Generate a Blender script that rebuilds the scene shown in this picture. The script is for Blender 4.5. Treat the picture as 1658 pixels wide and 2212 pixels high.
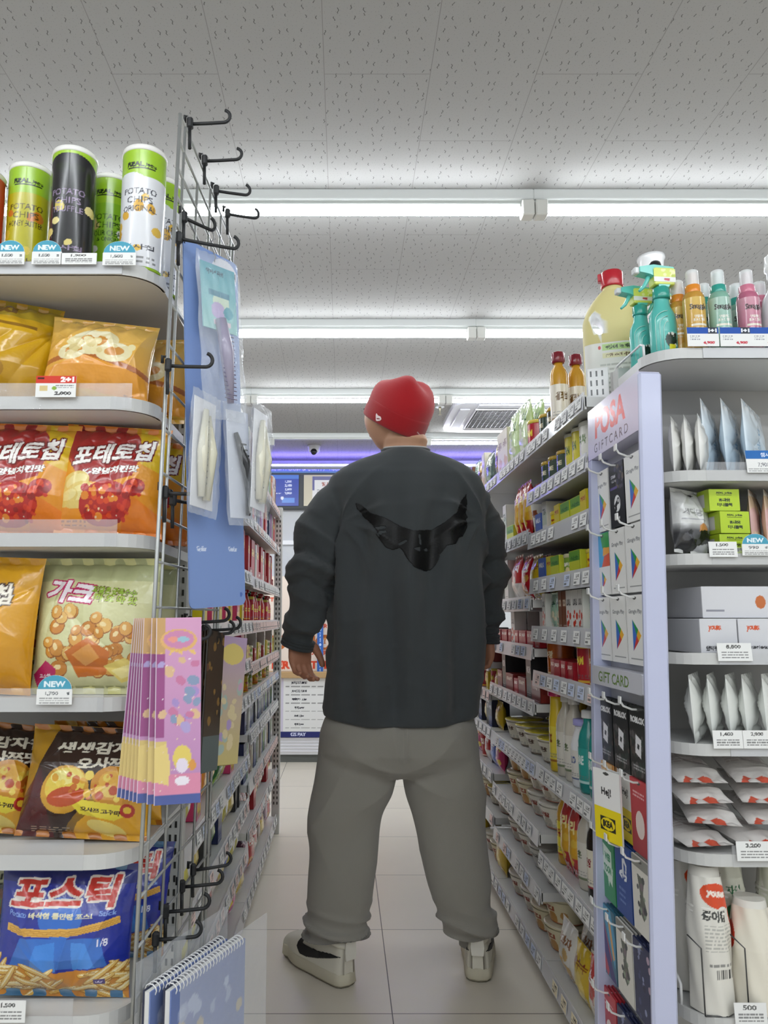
import bpy, bmesh, math, random
import numpy as np
from mathutils import Vector, Matrix
from mathutils.bvhtree import BVHTree
random.seed(7); RNG = np.random.default_rng(7)
PI = math.pi
for o in list(bpy.data.objects): bpy.data.objects.remove(o, do_unlink=True)
SC = bpy.context.scene
COL = SC.collection

# ------------------------------------------------------------ camera, light, exposure
FPX, PX0, PITCH, CAMH = 1620.0, 742.0, math.atan(229/1620), 1.05
cam_d = bpy.data.cameras.new('camera'); cam = bpy.data.objects.new('camera', cam_d); COL.objects.link(cam)
cam.location = (0, 0, CAMH); cam.rotation_euler = (PI/2 + PITCH, 0, 0)
cam_d.sensor_fit = 'VERTICAL'; cam_d.sensor_height = 24.0; cam_d.sensor_width = 18.0
cam_d.lens = 24.0*FPX/2212.0; cam_d.shift_x = (829-PX0)/2212.0
cam_d.clip_start = 0.02; cam_d.clip_end = 60
SC.camera = cam
vs = SC.view_settings
vs.view_transform = 'Standard'; vs.look = 'None'; vs.gamma = 1.0; vs.use_curve_mapping = False
vs.exposure = 0.0
w = bpy.data.worlds.new('world'); SC.world = w; w.use_nodes = True
w.node_tree.nodes['Background'].inputs[0].default_value = (0.80, 0.86, 1.0, 1)
w.node_tree.nodes['Background'].inputs[1].default_value = 0.05
TUBE_POWER = 41.0         # emission strength of the ceiling tubes
LAVENDER_POWER = 28.0     # light strip above the menu board
SC.cycles.max_bounces = 7; SC.cycles.diffuse_bounces = 4; SC.cycles.glossy_bounces = 3
SC.cycles.transmission_bounces = 4; SC.cycles.transparent_max_bounces = 12
SC.cycles.caustics_reflective = False; SC.cycles.caustics_refractive = False
SC.cycles.sample_clamp_indirect = 4.0

# pixel of the photograph -> point of the room lying in the plane Y = const (or X = const)
def ray(x, y):
    u = (x-PX0)/FPX; v = (1106-y)/FPX
    return u, math.cos(PITCH)-v*math.sin(PITCH), math.sin(PITCH)+v*math.cos(PITCH)
def atY(x, y, Y):
    a, b, c = ray(x, y); return Vector((a*Y/b, Y, CAMH+c*Y/b))
def atX(x, y, X):
    a, b, c = ray(x, y); return Vector((X, b*X/a, CAMH+c*X/a))

# ------------------------------------------------------------ colour and materials
def lin(c):
    c = np.asarray(c, float); return np.where(c <= 0.04045, c/12.92, ((c+0.055)/1.055)**2.4)
def hx(s):
    if not isinstance(s, str): return tuple(s)
    return tuple(int(s[i:i+2], 16)/255 for i in (0, 2, 4))
def lhx(s): return tuple(lin(hx(s)))+(1.0,)
def nodes(name):
    m = bpy.data.materials.new(name); m.use_nodes = True
    nt = m.node_tree; return m, nt, nt.nodes, nt.links, nt.nodes['Principled BSDF']
FIN = {}
def finish(name, rough, metal=0.0, coat=0.0, spec=0.5, bump=None, alpha=1.0, trans=0.0, sheen=0.0):
    m, nt, N, L, B = nodes(name)
    a = N.new('ShaderNodeVertexColor'); a.layer_name = 'Col'
    L.new(a.outputs['Color'], B.inputs['Base Color'])
    B.inputs['Roughness'].default_value = rough; B.inputs['Metallic'].default_value = metal
    B.inputs['Coat Weight'].default_value = coat; B.inputs['Coat Roughness'].default_value = 0.12
    B.inputs['Specular IOR Level'].default_value = spec
    B.inputs['Alpha'].default_value = alpha; B.inputs['Transmission Weight'].default_value = trans
    if sheen: B.inputs['Sheen Weight'].default_value = sheen; B.inputs['Sheen Roughness'].default_value = 0.6
    if bump:
        sc, st, dist = bump
        tc = N.new('ShaderNodeTexCoord'); n = N.new('ShaderNodeTexNoise'); b = N.new('ShaderNodeBump')
        n.inputs['Scale'].default_value = sc; n.inputs['Detail'].default_value = 3
        b.inputs['Strength'].default_value = st; b.inputs['Distance'].default_value = dist
        L.new(tc.outputs['Object'], n.inputs['Vector']); L.new(n.outputs['Fac'], b.inputs['Height'])
        L.new(b.outputs['Normal'], B.inputs['Normal'])
    FIN[name] = m
finish('matte_plastic', 0.55)
finish('gloss_plastic', 0.22, coat=0.3)
finish('paper', 0.7, spec=0.3)
finish('card', 0.38, coat=0.15)
finish('foil', 0.2, coat=0.6, bump=(26, 0.55, 0.007))
finish('painted_metal', 0.38, spec=0.4)
finish('wire_metal', 0.35, metal=0.6)
finish('fabric', 0.95, spec=0.1, sheen=0.15, bump=(700, 0.25, 0.001))
finish('fleece', 0.97, spec=0.05, sheen=0.3, bump=(900, 0.5, 0.0015))
finish('knit', 0.9, spec=0.1, sheen=0.3, bump=(600, 0.6, 0.0015))
finish('skin', 0.5, spec=0.35, bump=(260, 0.15, 0.001))
finish('leather', 0.5, spec=0.4, bump=(300, 0.1, 0.001))
finish('rubber', 0.7, spec=0.3)
finish('clear_plastic', 0.08, alpha=0.2, coat=0.8, spec=0.8, bump=(60, 0.6, 0.004))
finish('frosted_plastic', 0.25, alpha=0.7, coat=0.2)
finish('liquid_bottle', 0.15, alpha=0.88, coat=0.5)
finish('velvet', 0.55, spec=0.35, bump=(200, 0.35, 0.002))
def emis(name, col, st):
    m, nt, N, L, B = nodes(name)
    B.inputs['Base Color'].default_value = lhx(col)
    B.inputs['Emission Color'].default_value = lhx(col); B.inputs['Emission Strength'].default_value = st
    FIN[name] = m
emis('tube_light', 'f4faff', TUBE_POWER)
emis('lavender_light', '8f80ff', LAVENDER_POWER)
emis('menu_screen', '4a78c8', 0.25)

# ------------------------------------------------------------ lettering and painted panels
_tc = {}
def glyphs(s, bold=0.0, shear=0.0):
    k = (s, bold, shear)
    if k in _tc: return _tc[k]
    c = bpy.data.curves.new('t', 'FONT'); c.body = s; c.size = 1; c.offset = bold; c.shear = shear
    c.resolution_u = 3; c.align_x = 'CENTER'
    o = bpy.data.objects.new('t', c); COL.objects.link(o)
    dg = bpy.context.evaluated_depsgraph_get()
    me = o.evaluated_get(dg).to_mesh(); me.calc_loop_triangles()
    v = np.array([x.co[:2] for x in me.vertices]).reshape(-1, 2)
    t = np.array([x.vertices[:] for x in me.loop_triangles]).reshape(-1, 3)
    bpy.data.objects.remove(o, do_unlink=True); bpy.data.curves.remove(c)
    if len(v):
        lo, hi = v.min(0), v.max(0); v = (v-(lo+hi)/2)/max(hi[1]-lo[1], 1e-6); asp = (hi[0]-lo[0])/(hi[1]-lo[1])
    else: asp = 1
    _tc[k] = (v, t, asp); return _tc[k]

class Art:
    """a painted panel: w x h metres, colours sampled on a fine vertex grid"""
    def __init__(s, w, h, res, bg):
        s.w, s.h = w, h
        s.nx = max(2, int(round(w/res))); s.ny = max(2, int(round(h/res)))
        s.X, s.Y = np.meshgrid(np.linspace(0, w, s.nx+1), np.linspace(0, h, s.ny+1))
        s.C = np.empty(s.X.shape+(3,)); s.C[:] = hx(bg)
    def put(s, m, c, a=1.0):
        c = np.array(hx(c)); s.C[m] = s.C[m]*(1-a)+c*a; return s
    def rect(s, x0, y0, x1, y1, c, a=1.0):
        return s.put((s.X >= x0*s.w) & (s.X <= x1*s.w) & (s.Y >= y0*s.h) & (s.Y <= y1*s.h), c, a)
    def ell(s, cx, cy, rx, ry, c, rot=0, a=1.0, hole=0):
        X = s.X-cx*s.w; Y = s.Y-cy*s.h; r = math.radians(rot)
        x = (X*math.cos(r)+Y*math.sin(r))/(rx*s.w); y = (-X*math.sin(r)+Y*math.cos(r))/(ry*s.w)
        d = x*x+y*y; return s.put((d <= 1) & (d >= hole*hole), c, a)
    def tri(s, P, c):
        (ax, ay), (bx, by), (cx, cy) = P
        j0 = int(max(0, min(ax, bx, cx)/s.w*s.nx)); j1 = int(min(s.nx, max(ax, bx, cx)/s.w*s.nx+1))+1
        i0 = int(max(0, min(ay, by, cy)/s.h*s.ny)); i1 = int(min(s.ny, max(ay, by, cy)/s.h*s.ny+1))+1
        if j1 <= j0 or i1 <= i0: return
        X = s.X[i0:i1, j0:j1]; Y = s.Y[i0:i1, j0:j1]
        e = s.w/s.nx*0.12
        d = (bx-ax)*(cy-ay)-(by-ay)*(cx-ax)
        if abs(d) < 1e-14: return
        sg = 1 if d > 0 else -1
        def side(x0, y0, x1, y1):
            L = math.hypot(x1-x0, y1-y0)+1e-12
            return sg*((x1-x0)*(Y-y0)-(y1-y0)*(X-x0))/L >= -e
        m = side(ax, ay, bx, by) & side(bx, by, cx, cy) & side(cx, cy, ax, ay)
        s.C[i0:i1, j0:j1][m] = hx(c)
    def poly(s, pts, c, a=1.0):
        X, Y = s.X/s.w, s.Y/s.h; m = np.zeros(X.shape, bool); n = len(pts)
        for i in range(n):
            x0, y0 = pts[i]; x1, y1 = pts[(i+1) % n]
            if y0 == y1: continue
            m ^= ((y0 > Y) != (y1 > Y)) & (X < (x1-x0)*(Y-y0)/(y1-y0)+x0)
        return s.put(m, c, a)
    def text(s, t, cx, cy, h, c, bold=0.0, shear=0.0, rot=0, out=None, ow=0.03, wide=None, mirror=False):
        """h: letter height as a share of panel height; wide: width as a share of panel width"""
        v, tr, asp0 = glyphs(t, bold, shear)
        if not len(v): return s
        k = h*s.h; kx = k if wide is None else wide*s.w/asp0
        q = v*np.array([kx, k])
        if mirror: q[:, 0] *= -1
        r = math.radians(rot); q = np.stack([q[:, 0]*math.cos(r)-q[:, 1]*math.sin(r), q[:, 0]*math.sin(r)+q[:, 1]*math.cos(r)], 1)+np.array([cx*s.w, cy*s.h])
        if out is not None:
            for i in range(10):
                a = i*PI/5; Q = q+np.array([math.cos(a), math.sin(a)])*ow*1.3*k
                for T in tr: s.tri(Q[T], out)
        for T in tr: s.tri(q[T], c)
        return s
    def grad(s, c0, c1, y0=0, y1=1, a=1.0):     # printed blend between two inks
        t = np.clip((s.Y/s.h-y0)/(y1-y0), 0, 1)[..., None]
        s.C[:] = s.C*(1-a)+a*(np.array(hx(c0))*(1-t)+np.array(hx(c1))*t); return s
    def speck(s, n, box, cols, r=(0.01, 0.03), seed=1, flat=1.0):
        g = random.Random(seed)
        for _ in range(n):
            rr = g.uniform(*r)
            s.ell(g.uniform(box[0], box[2]), g.uniform(box[1], box[3]), rr, rr*flat, g.choice(cols), g.uniform(0, 180))
        return s
    def lines(s, box, n, c='555555', a=0.6, seed=1):   # rows of small print
        g = random.Random(seed); dy = (box[3]-box[1])/n
        for i in range(n):
            x = box[0]
            while x < box[2]:
                l = g.uniform(0.03, 0.12)*(box[2]-box[0])*2
                s.rect(x, box[1]+dy*(i+0.25), min(x+l, box[2]), box[1]+dy*(i+0.7), c, a); x += l+0.02
        return s

# ------------------------------------------------------------ mesh builder
class MB:
    def __init__(s): s.v = []; s.c = []; s.f = []; s.m = []; s.sm = []; s.n = 0
    def add(s, V, F, col='ffffff', mat=0, smooth=False, M=None):
        V = np.asarray(V, float).reshape(-1, 3)
        if M is not None: A = np.array(M); V = V@A[:3, :3].T+A[:3, 3]
        C = np.asarray(col, float) if not isinstance(col, (str, tuple)) else np.tile(hx(col), (len(V), 1))
        s.v.append(V); s.c.append(C.reshape(-1, 3))
        k = s.n
        for f in F: s.f.append([i+k for i in f])
        s.m += [mat]*len(F); s.sm += [smooth]*len(F); s.n += len(V); return s
    def box(s, x0, y0, z0, x1, y1, z1, col='ffffff', mat=0, b=0.0, M=None):
        if b <= 0:
            V = [(x, y, z) for z in (z0, z1) for y in (y0, y1) for x in (x0, x1)]
            F = [(0, 2, 3, 1), (4, 5, 7, 6), (0, 1, 5, 4), (2, 6, 7, 3), (0, 4, 6, 2), (1, 3, 7, 5)]
            return s.add(V, F, col, mat, False, M)
        b = min(b, (x1-x0)*.49, (y1-y0)*.49, (z1-z0)*.49)
        V = []; idx = {}
        for i, (X, sx) in enumerate(((x0, 1), (x1, -1))):
            for j, (Y, sy) in enumerate(((y0, 1), (y1, -1))):
                for k, (Z, sz) in enumerate(((z0, 1), (z1, -1))):
                    for ax, q in enumerate(((X, Y+sy*b, Z+sz*b), (X+sx*b, Y, Z+sz*b), (X+sx*b, Y+sy*b, Z))):
                        idx[i, j, k, ax] = len(V); V.append(q)
        F = []
        for i in (0, 1): F.append([idx[i, j, k, 0] for j, k in ((0, 0), (0, 1), (1, 1), (1, 0))][::(1 if i == 0 else -1)])
        for j in (0, 1): F.append([idx[i, j, k, 1] for i, k in ((0, 0), (1, 0), (1, 1), (0, 1))][::(1 if j == 0 else -1)])
        for k in (0, 1): F.append([idx[i, j, k, 2] for i, j in ((0, 0), (0, 1), (1, 1), (1, 0))][::(1 if k == 0 else -1)])
        for j in (0, 1):
            for k in (0, 1): F.append([idx[0, j, k, 1], idx[0, j, k, 2], idx[1, j, k, 2], idx[1, j, k, 1]][::(1 if j == k else -1)])
        for i in (0, 1):
            for k in (0, 1): F.append([idx[i, 0, k, 0], idx[i, 1, k, 0], idx[i, 1, k, 2], idx[i, 0, k, 2]][::(1 if i == k else -1)])
        for i in (0, 1):
            for j in (0, 1): F.append([idx[i, j, 0, 0], idx[i, j, 0, 1], idx[i, j, 1, 1], idx[i, j, 1, 0]][::(1 if i == j else -1)])
        for i in (0, 1):
            for j in (0, 1):
                for k in (0, 1): F.append([idx[i, j, k, a] for a in range(3)][::(1 if (i+j+k) % 2 == 0 else -1)])
        return s.add(V, F, col, mat, False, M)
    def grid(s, P, col, mat=0, smooth=True, flip=False, wrap=False, M=None):
        P = np.asarray(P); ny, nx = P.shape[:2]
        F = []
        for i in range(ny-1):
            for j in range(nx-1 if not wrap else nx):
                q = (i*nx+j, i*nx+(j+1) % nx, (i+1)*nx+(j+1) % nx, (i+1)*nx+j)
                F.append(q[::-1] if flip else q)
        C = col.reshape(-1, 3) if isinstance(col, np.ndarray) and col.ndim == 3 else col
        return s.add(P.reshape(-1, 3), F, C, mat, smooth, M)
    def lathe(s, prof, n=24, col='ffffff', mat=0, c=(0, 0), M=None, art=None, cap=True):
        """prof: (r, z[, col]) from bottom up; art wraps its width around starting behind"""
        R = []; Cc = []
        for p in prof:
            a = np.arange(n)/n*2*PI
            R.append(np.stack([c[0]+p[0]*np.cos(a), c[1]+p[0]*np.sin(a), np.full(n, p[1])], 1))
            Cc.append(np.tile(hx(p[2] if len(p) > 2 else col), (n, 1)))
        s.grid(np.array(R), np.array(Cc), mat, True, wrap=True, M=M)
        if cap:
            k = s.n-len(prof)*n
            for base, rv in ((k, True), (s.n-n, False)):
                f = list(range(base, base+n)); s.f.append(f[::-1] if rv else f); s.m.append(mat); s.sm.append(False)
        return s
    def wrap(s, art, r, z0, mat=0, a0=-PI, a1=PI, r2=None, c=(0, 0)):
        """paints an art round a cylinder (or cone); panel centre faces -Y"""
        A = -PI/2+a0+(a1-a0)*art.X/art.w; t = art.Y/art.h
        rr = r if r2 is None else r+(r2-r)*t
        P = np.stack([c[0]+rr*np.cos(A), c[1]+rr*np.sin(A), z0+art.Y], -1)
        return s.grid(P, art.C, mat, True)
    def panel(s, art, o, ux, uz, mat=0, flip=False):
        o, ux, uz = map(np.array, (o, ux, uz))
        P = o+art.X[..., None]*ux+art.Y[..., None]*uz
        return s.grid(P, art.C, mat, False, flip)
    def tube(s, pts, r, n=8, col='ffffff', mat=0, closed=False, M=None, cap=True):
        P = [Vector(p) for p in pts]; m = len(P)
        rs = r if isinstance(r, (list, tuple)) else [r]*m
        R = []; up = None
        for i in range(m):
            a = P[(i-1) % m] if (i > 0 or closed) else P[i]; b = P[(i+1) % m] if (i < m-1 or closed) else P[i]
            d = (b-a).normalized() if (b-a).length > 1e-9 else Vector((0, 0, 1))
            if up is None: up = d.orthogonal().normalized()
            up = (up-d*up.dot(d)); up = up.normalized() if up.length > 1e-6 else d.orthogonal().normalized()
            q = d.cross(up)
            R.append([tuple(P[i]+(up*math.cos(2*PI*k/n)+q*math.sin(2*PI*k/n))*rs[i]) for k in range(n)])
        if closed: R.append(R[0])
        s.grid(np.array(R), col, mat, True, wrap=True, M=M)
        if cap and not closed:
            for base, rv in ((s.n-m*n, True), (s.n-n, False)):
                f = list(range(base, base+n)); s.f.append(f[::-1] if rv else f); s.m.append(mat); s.sm.append(False)
        return s
    def prism(s, pts, n, t, col='ffffff', mat=0, M=None):
        """outline pts (3D) extruded by vector n*t"""
        P = np.array(pts, float); k = len(P); Q = P+np.array(n)*t
        V = np.concatenate([P, Q]); F = [list(range(k))[::-1], list(range(k, 2*k))]
        F += [(i, (i+1) % k, k+(i+1) % k, k+i) for i in range(k)]
        return s.add(V, F, col, mat, False, M)
    def build(s, name, mats='matte_plastic', parent=None, loc=None, rz=None):
        me = bpy.data.meshes.new(name)
        V = np.concatenate(s.v); me.from_pydata(V.tolist(), [], s.f)
        for x in ([mats] if isinstance(mats, str) else mats): me.materials.append(FIN[x] if isinstance(x, str) else x)
        me.polygons.foreach_set('material_index', s.m); me.polygons.foreach_set('use_smooth', s.sm)
        ca = me.color_attributes.new('Col', 'FLOAT_COLOR', 'POINT')
        C = np.concatenate([lin(np.concatenate(s.c)), np.ones((len(V), 1))], 1)
        ca.data.foreach_set('color', C.astype(np.float32).ravel())
        me.update()
        o = bpy.data.objects.new(name, me); COL.objects.link(o)
        if parent: o.parent = parent
        if loc: o.location = loc
        if rz is not None: o.rotation_euler = (0, 0, rz)
        return o
def tag(o, label=None, cat=None, group=None, kind=None):
    if label: o['label'] = label
    if cat: o['category'] = cat
    if group: o['group'] = group
    if kind: o['kind'] = kind
    return o
def empty(name, loc=(0, 0, 0), rz=0):
    o = bpy.data.objects.new(name, None); COL.objects.link(o); o.location = loc; o.rotation_euler = (0, 0, rz)
    o.empty_display_size = 0.05; return o
KIDS = {}
def copy_tree(o, loc=None, rz=None, label=None, group=None, rot=None, scale=None, depth=0):
    c = o.copy(); COL.objects.link(c)
    for ch in [x for x in o.children]:
        d = copy_tree(ch, depth=depth+1); d.parent = c; d.matrix_parent_inverse = ch.matrix_parent_inverse.copy()
    if loc is not None: c.location = loc
    if rz is not None: c.rotation_euler = (0, 0, rz)
    if rot is not None: c.rotation_euler = rot
    if scale is not None: c.scale = scale
    if label: c['label'] = label
    if group: c['group'] = group
    return c
class Proto:
    """the first placing moves the built thing itself, later ones copy it"""
    def __init__(s, o, w=0.08, d=0.08, h=0.1, desc='item', cat='packet'): s.o = o; s.used = False; s.w, s.d, s.h, s.desc, s.cat = w, d, h, desc, cat; s.o['category'] = cat
    def place(s, loc, rz=0, label=None, group=None, rot=None, scale=None):
        if s.used: return copy_tree(s.o, loc, rz, label, group, rot, scale)
        s.used = True; o = s.o; o.location = loc; o.rotation_euler = rot if rot is not None else (0, 0, rz)
        if scale is not None: o.scale = scale
        if label: o['label'] = label
        if group: o['group'] = group
        return o
ORD = ['first', 'second', 'third', 'fourth', 'fifth', 'sixth', 'seventh', 'eighth', 'ninth', 'tenth', 'eleventh', 'twelfth', 'thirteenth', 'fourteenth', 'fifteenth', 'sixteenth', 'seventeenth', 'eighteenth', 'nineteenth', 'twentieth'] + ['%d-th' % i for i in range(21, 60)]
# ============================================================ THE SETTING
CEIL = 2.575
def ceiling_material():
    m, nt, N, L, B = nodes('ceiling_tiles')
    def mth(op, a, b=None, c=None):
        n = N.new('ShaderNodeMath'); n.operation = op
        for i, v in enumerate((a, b, c)):
            if v is None: continue
            if isinstance(v, (int, float)): n.inputs[i].default_value = v
            else: L.new(v, n.inputs[i])
        return n.outputs[0]
    tc = N.new('ShaderNodeTexCoord'); sp = N.new('ShaderNodeSeparateXYZ'); L.new(tc.outputs['Object'], sp.inputs[0])
    X, Y = sp.outputs['X'], sp.outputs['Y']
    cb = N.new('ShaderNodeCombineXYZ'); L.new(mth('ADD', Y, 60-1.929), cb.inputs[0]); L.new(mth('ADD', X, 30+0.055+0.3), cb.inputs[1])
    br = N.new('ShaderNodeTexBrick'); br.offset = 0.5; br.squash = 1
    br.inputs['Scale'].default_value = 1; br.inputs['Brick Width'].default_value = 0.6; br.inputs['Row Height'].default_value = 0.3
    br.inputs['Mortar Size'].default_value = 0.0011; br.inputs['Mortar Smooth'].default_value = 0.0
    L.new(cb.outputs[0], br.inputs['Vector'])
    def marks(cell, wd, ln, wig, seed):
        mp = N.new('ShaderNodeCombineXYZ'); L.new(mth('ADD', X, seed), mp.inputs[0]); L.new(Y, mp.inputs[1])
        vo = N.new('ShaderNodeTexVoronoi'); vo.voronoi_dimensions = '2D'; vo.inputs['Scale'].default_value = 1/cell; vo.inputs['Randomness'].default_value = 0.75
        L.new(mp.outputs[0], vo.inputs['Vector'])
        sb = N.new('ShaderNodeVectorMath'); sb.operation = 'SUBTRACT'; L.new(mp.outputs[0], sb.inputs[0]); L.new(vo.outputs['Position'], sb.inputs[1])
        s2 = N.new('ShaderNodeSeparateXYZ'); L.new(sb.outputs[0], s2.inputs[0])
        sc = N.new('ShaderNodeSeparateXYZ'); L.new(vo.outputs['Color'], sc.inputs[0])
        ph = mth('MULTIPLY', sc.outputs['X'], 6.28)
        tilt = mth('MULTIPLY', mth('SUBTRACT', sc.outputs['Z'], 0.5), 0.5)
        wv = mth('MULTIPLY', mth('SINE', mth('ADD', mth('MULTIPLY', s2.outputs['Y'], 420.0), ph)), wig)
        dx = mth('ABSOLUTE', mth('ADD', mth('ADD', s2.outputs['X'], wv), mth('MULTIPLY', s2.outputs['Y'], tilt)))
        lim = mth('MULTIPLY', mth('ADD', mth('MULTIPLY', sc.outputs['Y'], 0.7), 0.45), ln)
        return mth('MULTIPLY', mth('LESS_THAN', dx, wd), mth('LESS_THAN', mth('ABSOLUTE', s2.outputs['Y']), lim))
    mk = mth('MAXIMUM', marks(0.039, 0.0012, 0.0084, 0.0015, 0), mth('MULTIPLY', marks(0.0125, 0.0006, 0.0012, 0.0, 3.3), 0.45))
    c1 = N.new('ShaderNodeMix'); c1.data_type = 'RGBA'; c1.inputs[6].default_value = (0.43, 0.425, 0.415, 1); c1.inputs[7].default_value = (0.16, 0.155, 0.15, 1)
    L.new(mk, c1.inputs[0])
    c2 = N.new('ShaderNodeMix'); c2.data_type = 'RGBA'; c2.inputs[7].default_value = (0.30, 0.29, 0.28, 1)
    L.new(br.outputs['Fac'], c2.inputs[0]); L.new(c1.outputs[2], c2.inputs[6]); L.new(c2.outputs[2], B.inputs['Base Color'])
    B.inputs['Roughness'].default_value = 0.92; B.inputs['Specular IOR Level'].default_value = 0.15
    return m
def floor_material():
    m, nt, N, L, B = nodes('floor_tiles')
    tc = N.new('ShaderNodeTexCoord'); mp = N.new('ShaderNodeMapping'); L.new(tc.outputs['Object'], mp.inputs[0])
    mp.inputs['Location'].default_value = (54.8-0.13, 54.8-2.179+0.0008, 0)
    br = N.new('ShaderNodeTexBrick'); br.offset = 0.0
    br.inputs['Scale'].default_value = 1; br.inputs['Brick Width'].default_value = 0.548; br.inputs['Row Height'].default_value = 0.548
    br.inputs['Mortar Size'].default_value = 0.0016; br.inputs['Mortar Smooth'].default_value = 0.1; br.inputs['Bias'].default_value = 0
    br.inputs['Color1'].default_value = (0.76, 0.70, 0.60, 1); br.inputs['Color2'].default_value = (0.79, 0.73, 0.63, 1); br.inputs['Mortar'].default_value = (0.09, 0.075, 0.06, 1)
    L.new(mp.outputs[0], br.inputs['Vector'])
    no = N.new('ShaderNodeTexNoise'); no.inputs['Scale'].default_value = 5; no.inputs['Detail'].default_value = 6; L.new(tc.outputs['Object'], no.inputs['Vector'])
    mx = N.new('ShaderNodeMix'); mx.data_type = 'RGBA'; mx.blend_type = 'MULTIPLY'; mx.inputs[0].default_value = 0.25
    cr = N.new('ShaderNodeValToRGB'); cr.color_ramp.elements[0].color = (0.7, 0.68, 0.64, 1); cr.color_ramp.elements[1].color = (1, 1, 1, 1)
    L.new(no.outputs['Fac'], cr.inputs[0]); L.new(br.outputs['Color'], mx.inputs[6]); L.new(cr.outputs[0], mx.inputs[7]); L.new(mx.outputs[2], B.inputs['Base Color'])
    B.inputs['Roughness'].default_value = 0.3; B.inputs['Specular IOR Level'].default_value = 0.45
    return m
def wall_material():
    m, nt, N, L, B = nodes('painted_wall')
    tc = N.new('ShaderNodeTexCoord'); n = N.new('ShaderNodeTexNoise'); n.inputs['Scale'].default_value = 3; L.new(tc.outputs['Object'], n.inputs['Vector'])
    cr = N.new('ShaderNodeValToRGB'); cr.color_ramp.elements[0].color = (0.66, 0.67, 0.68, 1); cr.color_ramp.elements[1].color = (0.74, 0.75, 0.76, 1)
    L.new(n.outputs['Fac'], cr.inputs[0]); L.new(cr.outputs[0], B.inputs['Base Color']); B.inputs['Roughness'].default_value = 0.7
    return m
FIN['ceiling'] = ceiling_material(); FIN['floor'] = floor_material(); FIN['wall'] = wall_material()
XW, YB, YF = 3.4, 7.2, -3.0
def slab(name, a, b, mat):
    m = MB(); m.box(*a, *b); o = m.build(name, mat); o['kind'] = 'structure'; return o
slab('floor', (-XW-.1, YF-.1, -0.1), (XW+.1, YB+.1, 0), 'floor')
slab('ceiling', (-XW-.1, YF-.1, CEIL), (XW+.1, YB+.1, CEIL+.1), 'ceiling')
slab('wall_left', (-XW-.1, YF-.1, 0), (-XW, YB+.1, CEIL), 'wall')
slab('wall_right', (XW, YF-.1, 0), (XW+.1, YB+.1, CEIL), 'wall')
slab('wall_back', (-XW, YB, 0), (XW, YB+.1, CEIL), 'wall')
slab('wall_front', (-XW, YF-.1, 0), (XW, YF, CEIL), 'wall')
zt = atY(600, 1173, YB).z
slab('trim_1', (-XW, YB-0.05, zt-0.02), (XW, YB, zt+0.02), 'painted_metal')

# ceiling lights: a white channel with one bare tube each
def make_light(lit=True):
    L_ = 1.30
    m = MB(); m.box(-L_/2, 0.0, -0.040, L_/2, 0.075, 0, 'dde0de', b=0.003); m.box(-L_/2, 0.012, -0.052, L_/2, 0.05, -0.038, 'cfd2ce', b=0.002)
    h = m.build('ceiling_light', 'painted_metal')
    for s in (-1, 1):
        m = MB(); m.box(s*(L_/2-0.024)-0.022, -0.018, -0.108, s*(L_/2-0.024)+0.022, 0.032, -0.05, 'e3e3dd', b=0.004); m.build('lamp_holder', 'gloss_plastic', h)
    if lit:
        m = MB(); m.tube([(-L_/2+0.046, 0.006, -0.084), (L_/2-0.046, 0.006, -0.084)], 0.0155, 14, 'ffffff'); tb = m.build('tube', 'tube_light', h)
        k = len(tb.data.vertices); tb.data.materials.append(FIN['matte_plastic'])
        for p_ in tb.data.polygons:      # the tube's aluminium back gives no light
            if p_.normal.z > .62 or abs(p_.normal.x) > .9: p_.material_index = 1
    return h
lp = Proto(make_light(), cat='ceiling light'); up = Proto(make_light(False), cat='ceiling light')
rows = [(-2.2, 'last row behind the camera'), (-1.0, 'row behind the camera'), (0.16, 'row over the camera'), (2.50, 'nearest visible row'), (3.68, 'second visible row'), (4.86, 'third visible row'), (6.08, 'farthest row by the menu board')]
cols = [(-2, 'second left of the aisle'), (-1, 'just left of the aisle'), (0, 'over the aisle'), (1, 'just right of the aisle'), (2, 'second right of the aisle')]
for y, d in rows:
    for k, cdesc in cols:
        off = (y > 6 and k <= 0)
        (up if off else lp).place((0.03+1.3*k, y, CEIL), 0, ('unlit light' if off else 'bare tube light')+', %s, %s' % (d, cdesc), 'ceiling light channels')

# air conditioner, cameras, sprinkler
ac = empty('air_conditioner', (1.22, 5.5, CEIL)); tag(ac, 'square white ceiling air conditioner with a grey grille', 'air conditioner')
m = MB(); m.prism([(math.copysign(abs(math.cos(t))**0.35, math.cos(t))*0.44, math.copysign(abs(math.sin(t))**0.35, math.sin(t))*0.44, -0.035) for t in np.linspace(0, 2*PI, 48, endpoint=False)], (0, 0, 1), 0.035, 'e2e2ea'); m.build('panel', 'gloss_plastic', ac)
m = MB()
for i in range(15):
    x = -0.25+i*0.5/14; m.tube([(x, -0.25, -0.043), (x, 0.25, -0.043)], 0.003, 5, 'c9c9cf'); m.tube([(-0.25, x, -0.043), (0.25, x, -0.043)], 0.003, 5, 'c9c9cf')
m.tube([(-.27, -.27, -.043), (.27, -.27, -.043), (.27, .27, -.043), (-.27, .27, -.043)], 0.007, 6, 'ededf0', closed=True)
m.box(-0.26, -0.26, -0.037, 0.26, 0.26, -0.034, '77777c'); m.build('grille', 'matte_plastic', ac)
for i in range(4):
    a = i*PI/2; m = MB(); m.box(-0.27, -0.385, -0.046, 0.27, -0.31, -0.034, 'cfcfd6', b=0.005, M=Matrix.Rotation(a, 4, 'Z')); m.build('louvre', 'gloss_plastic', ac)
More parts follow.
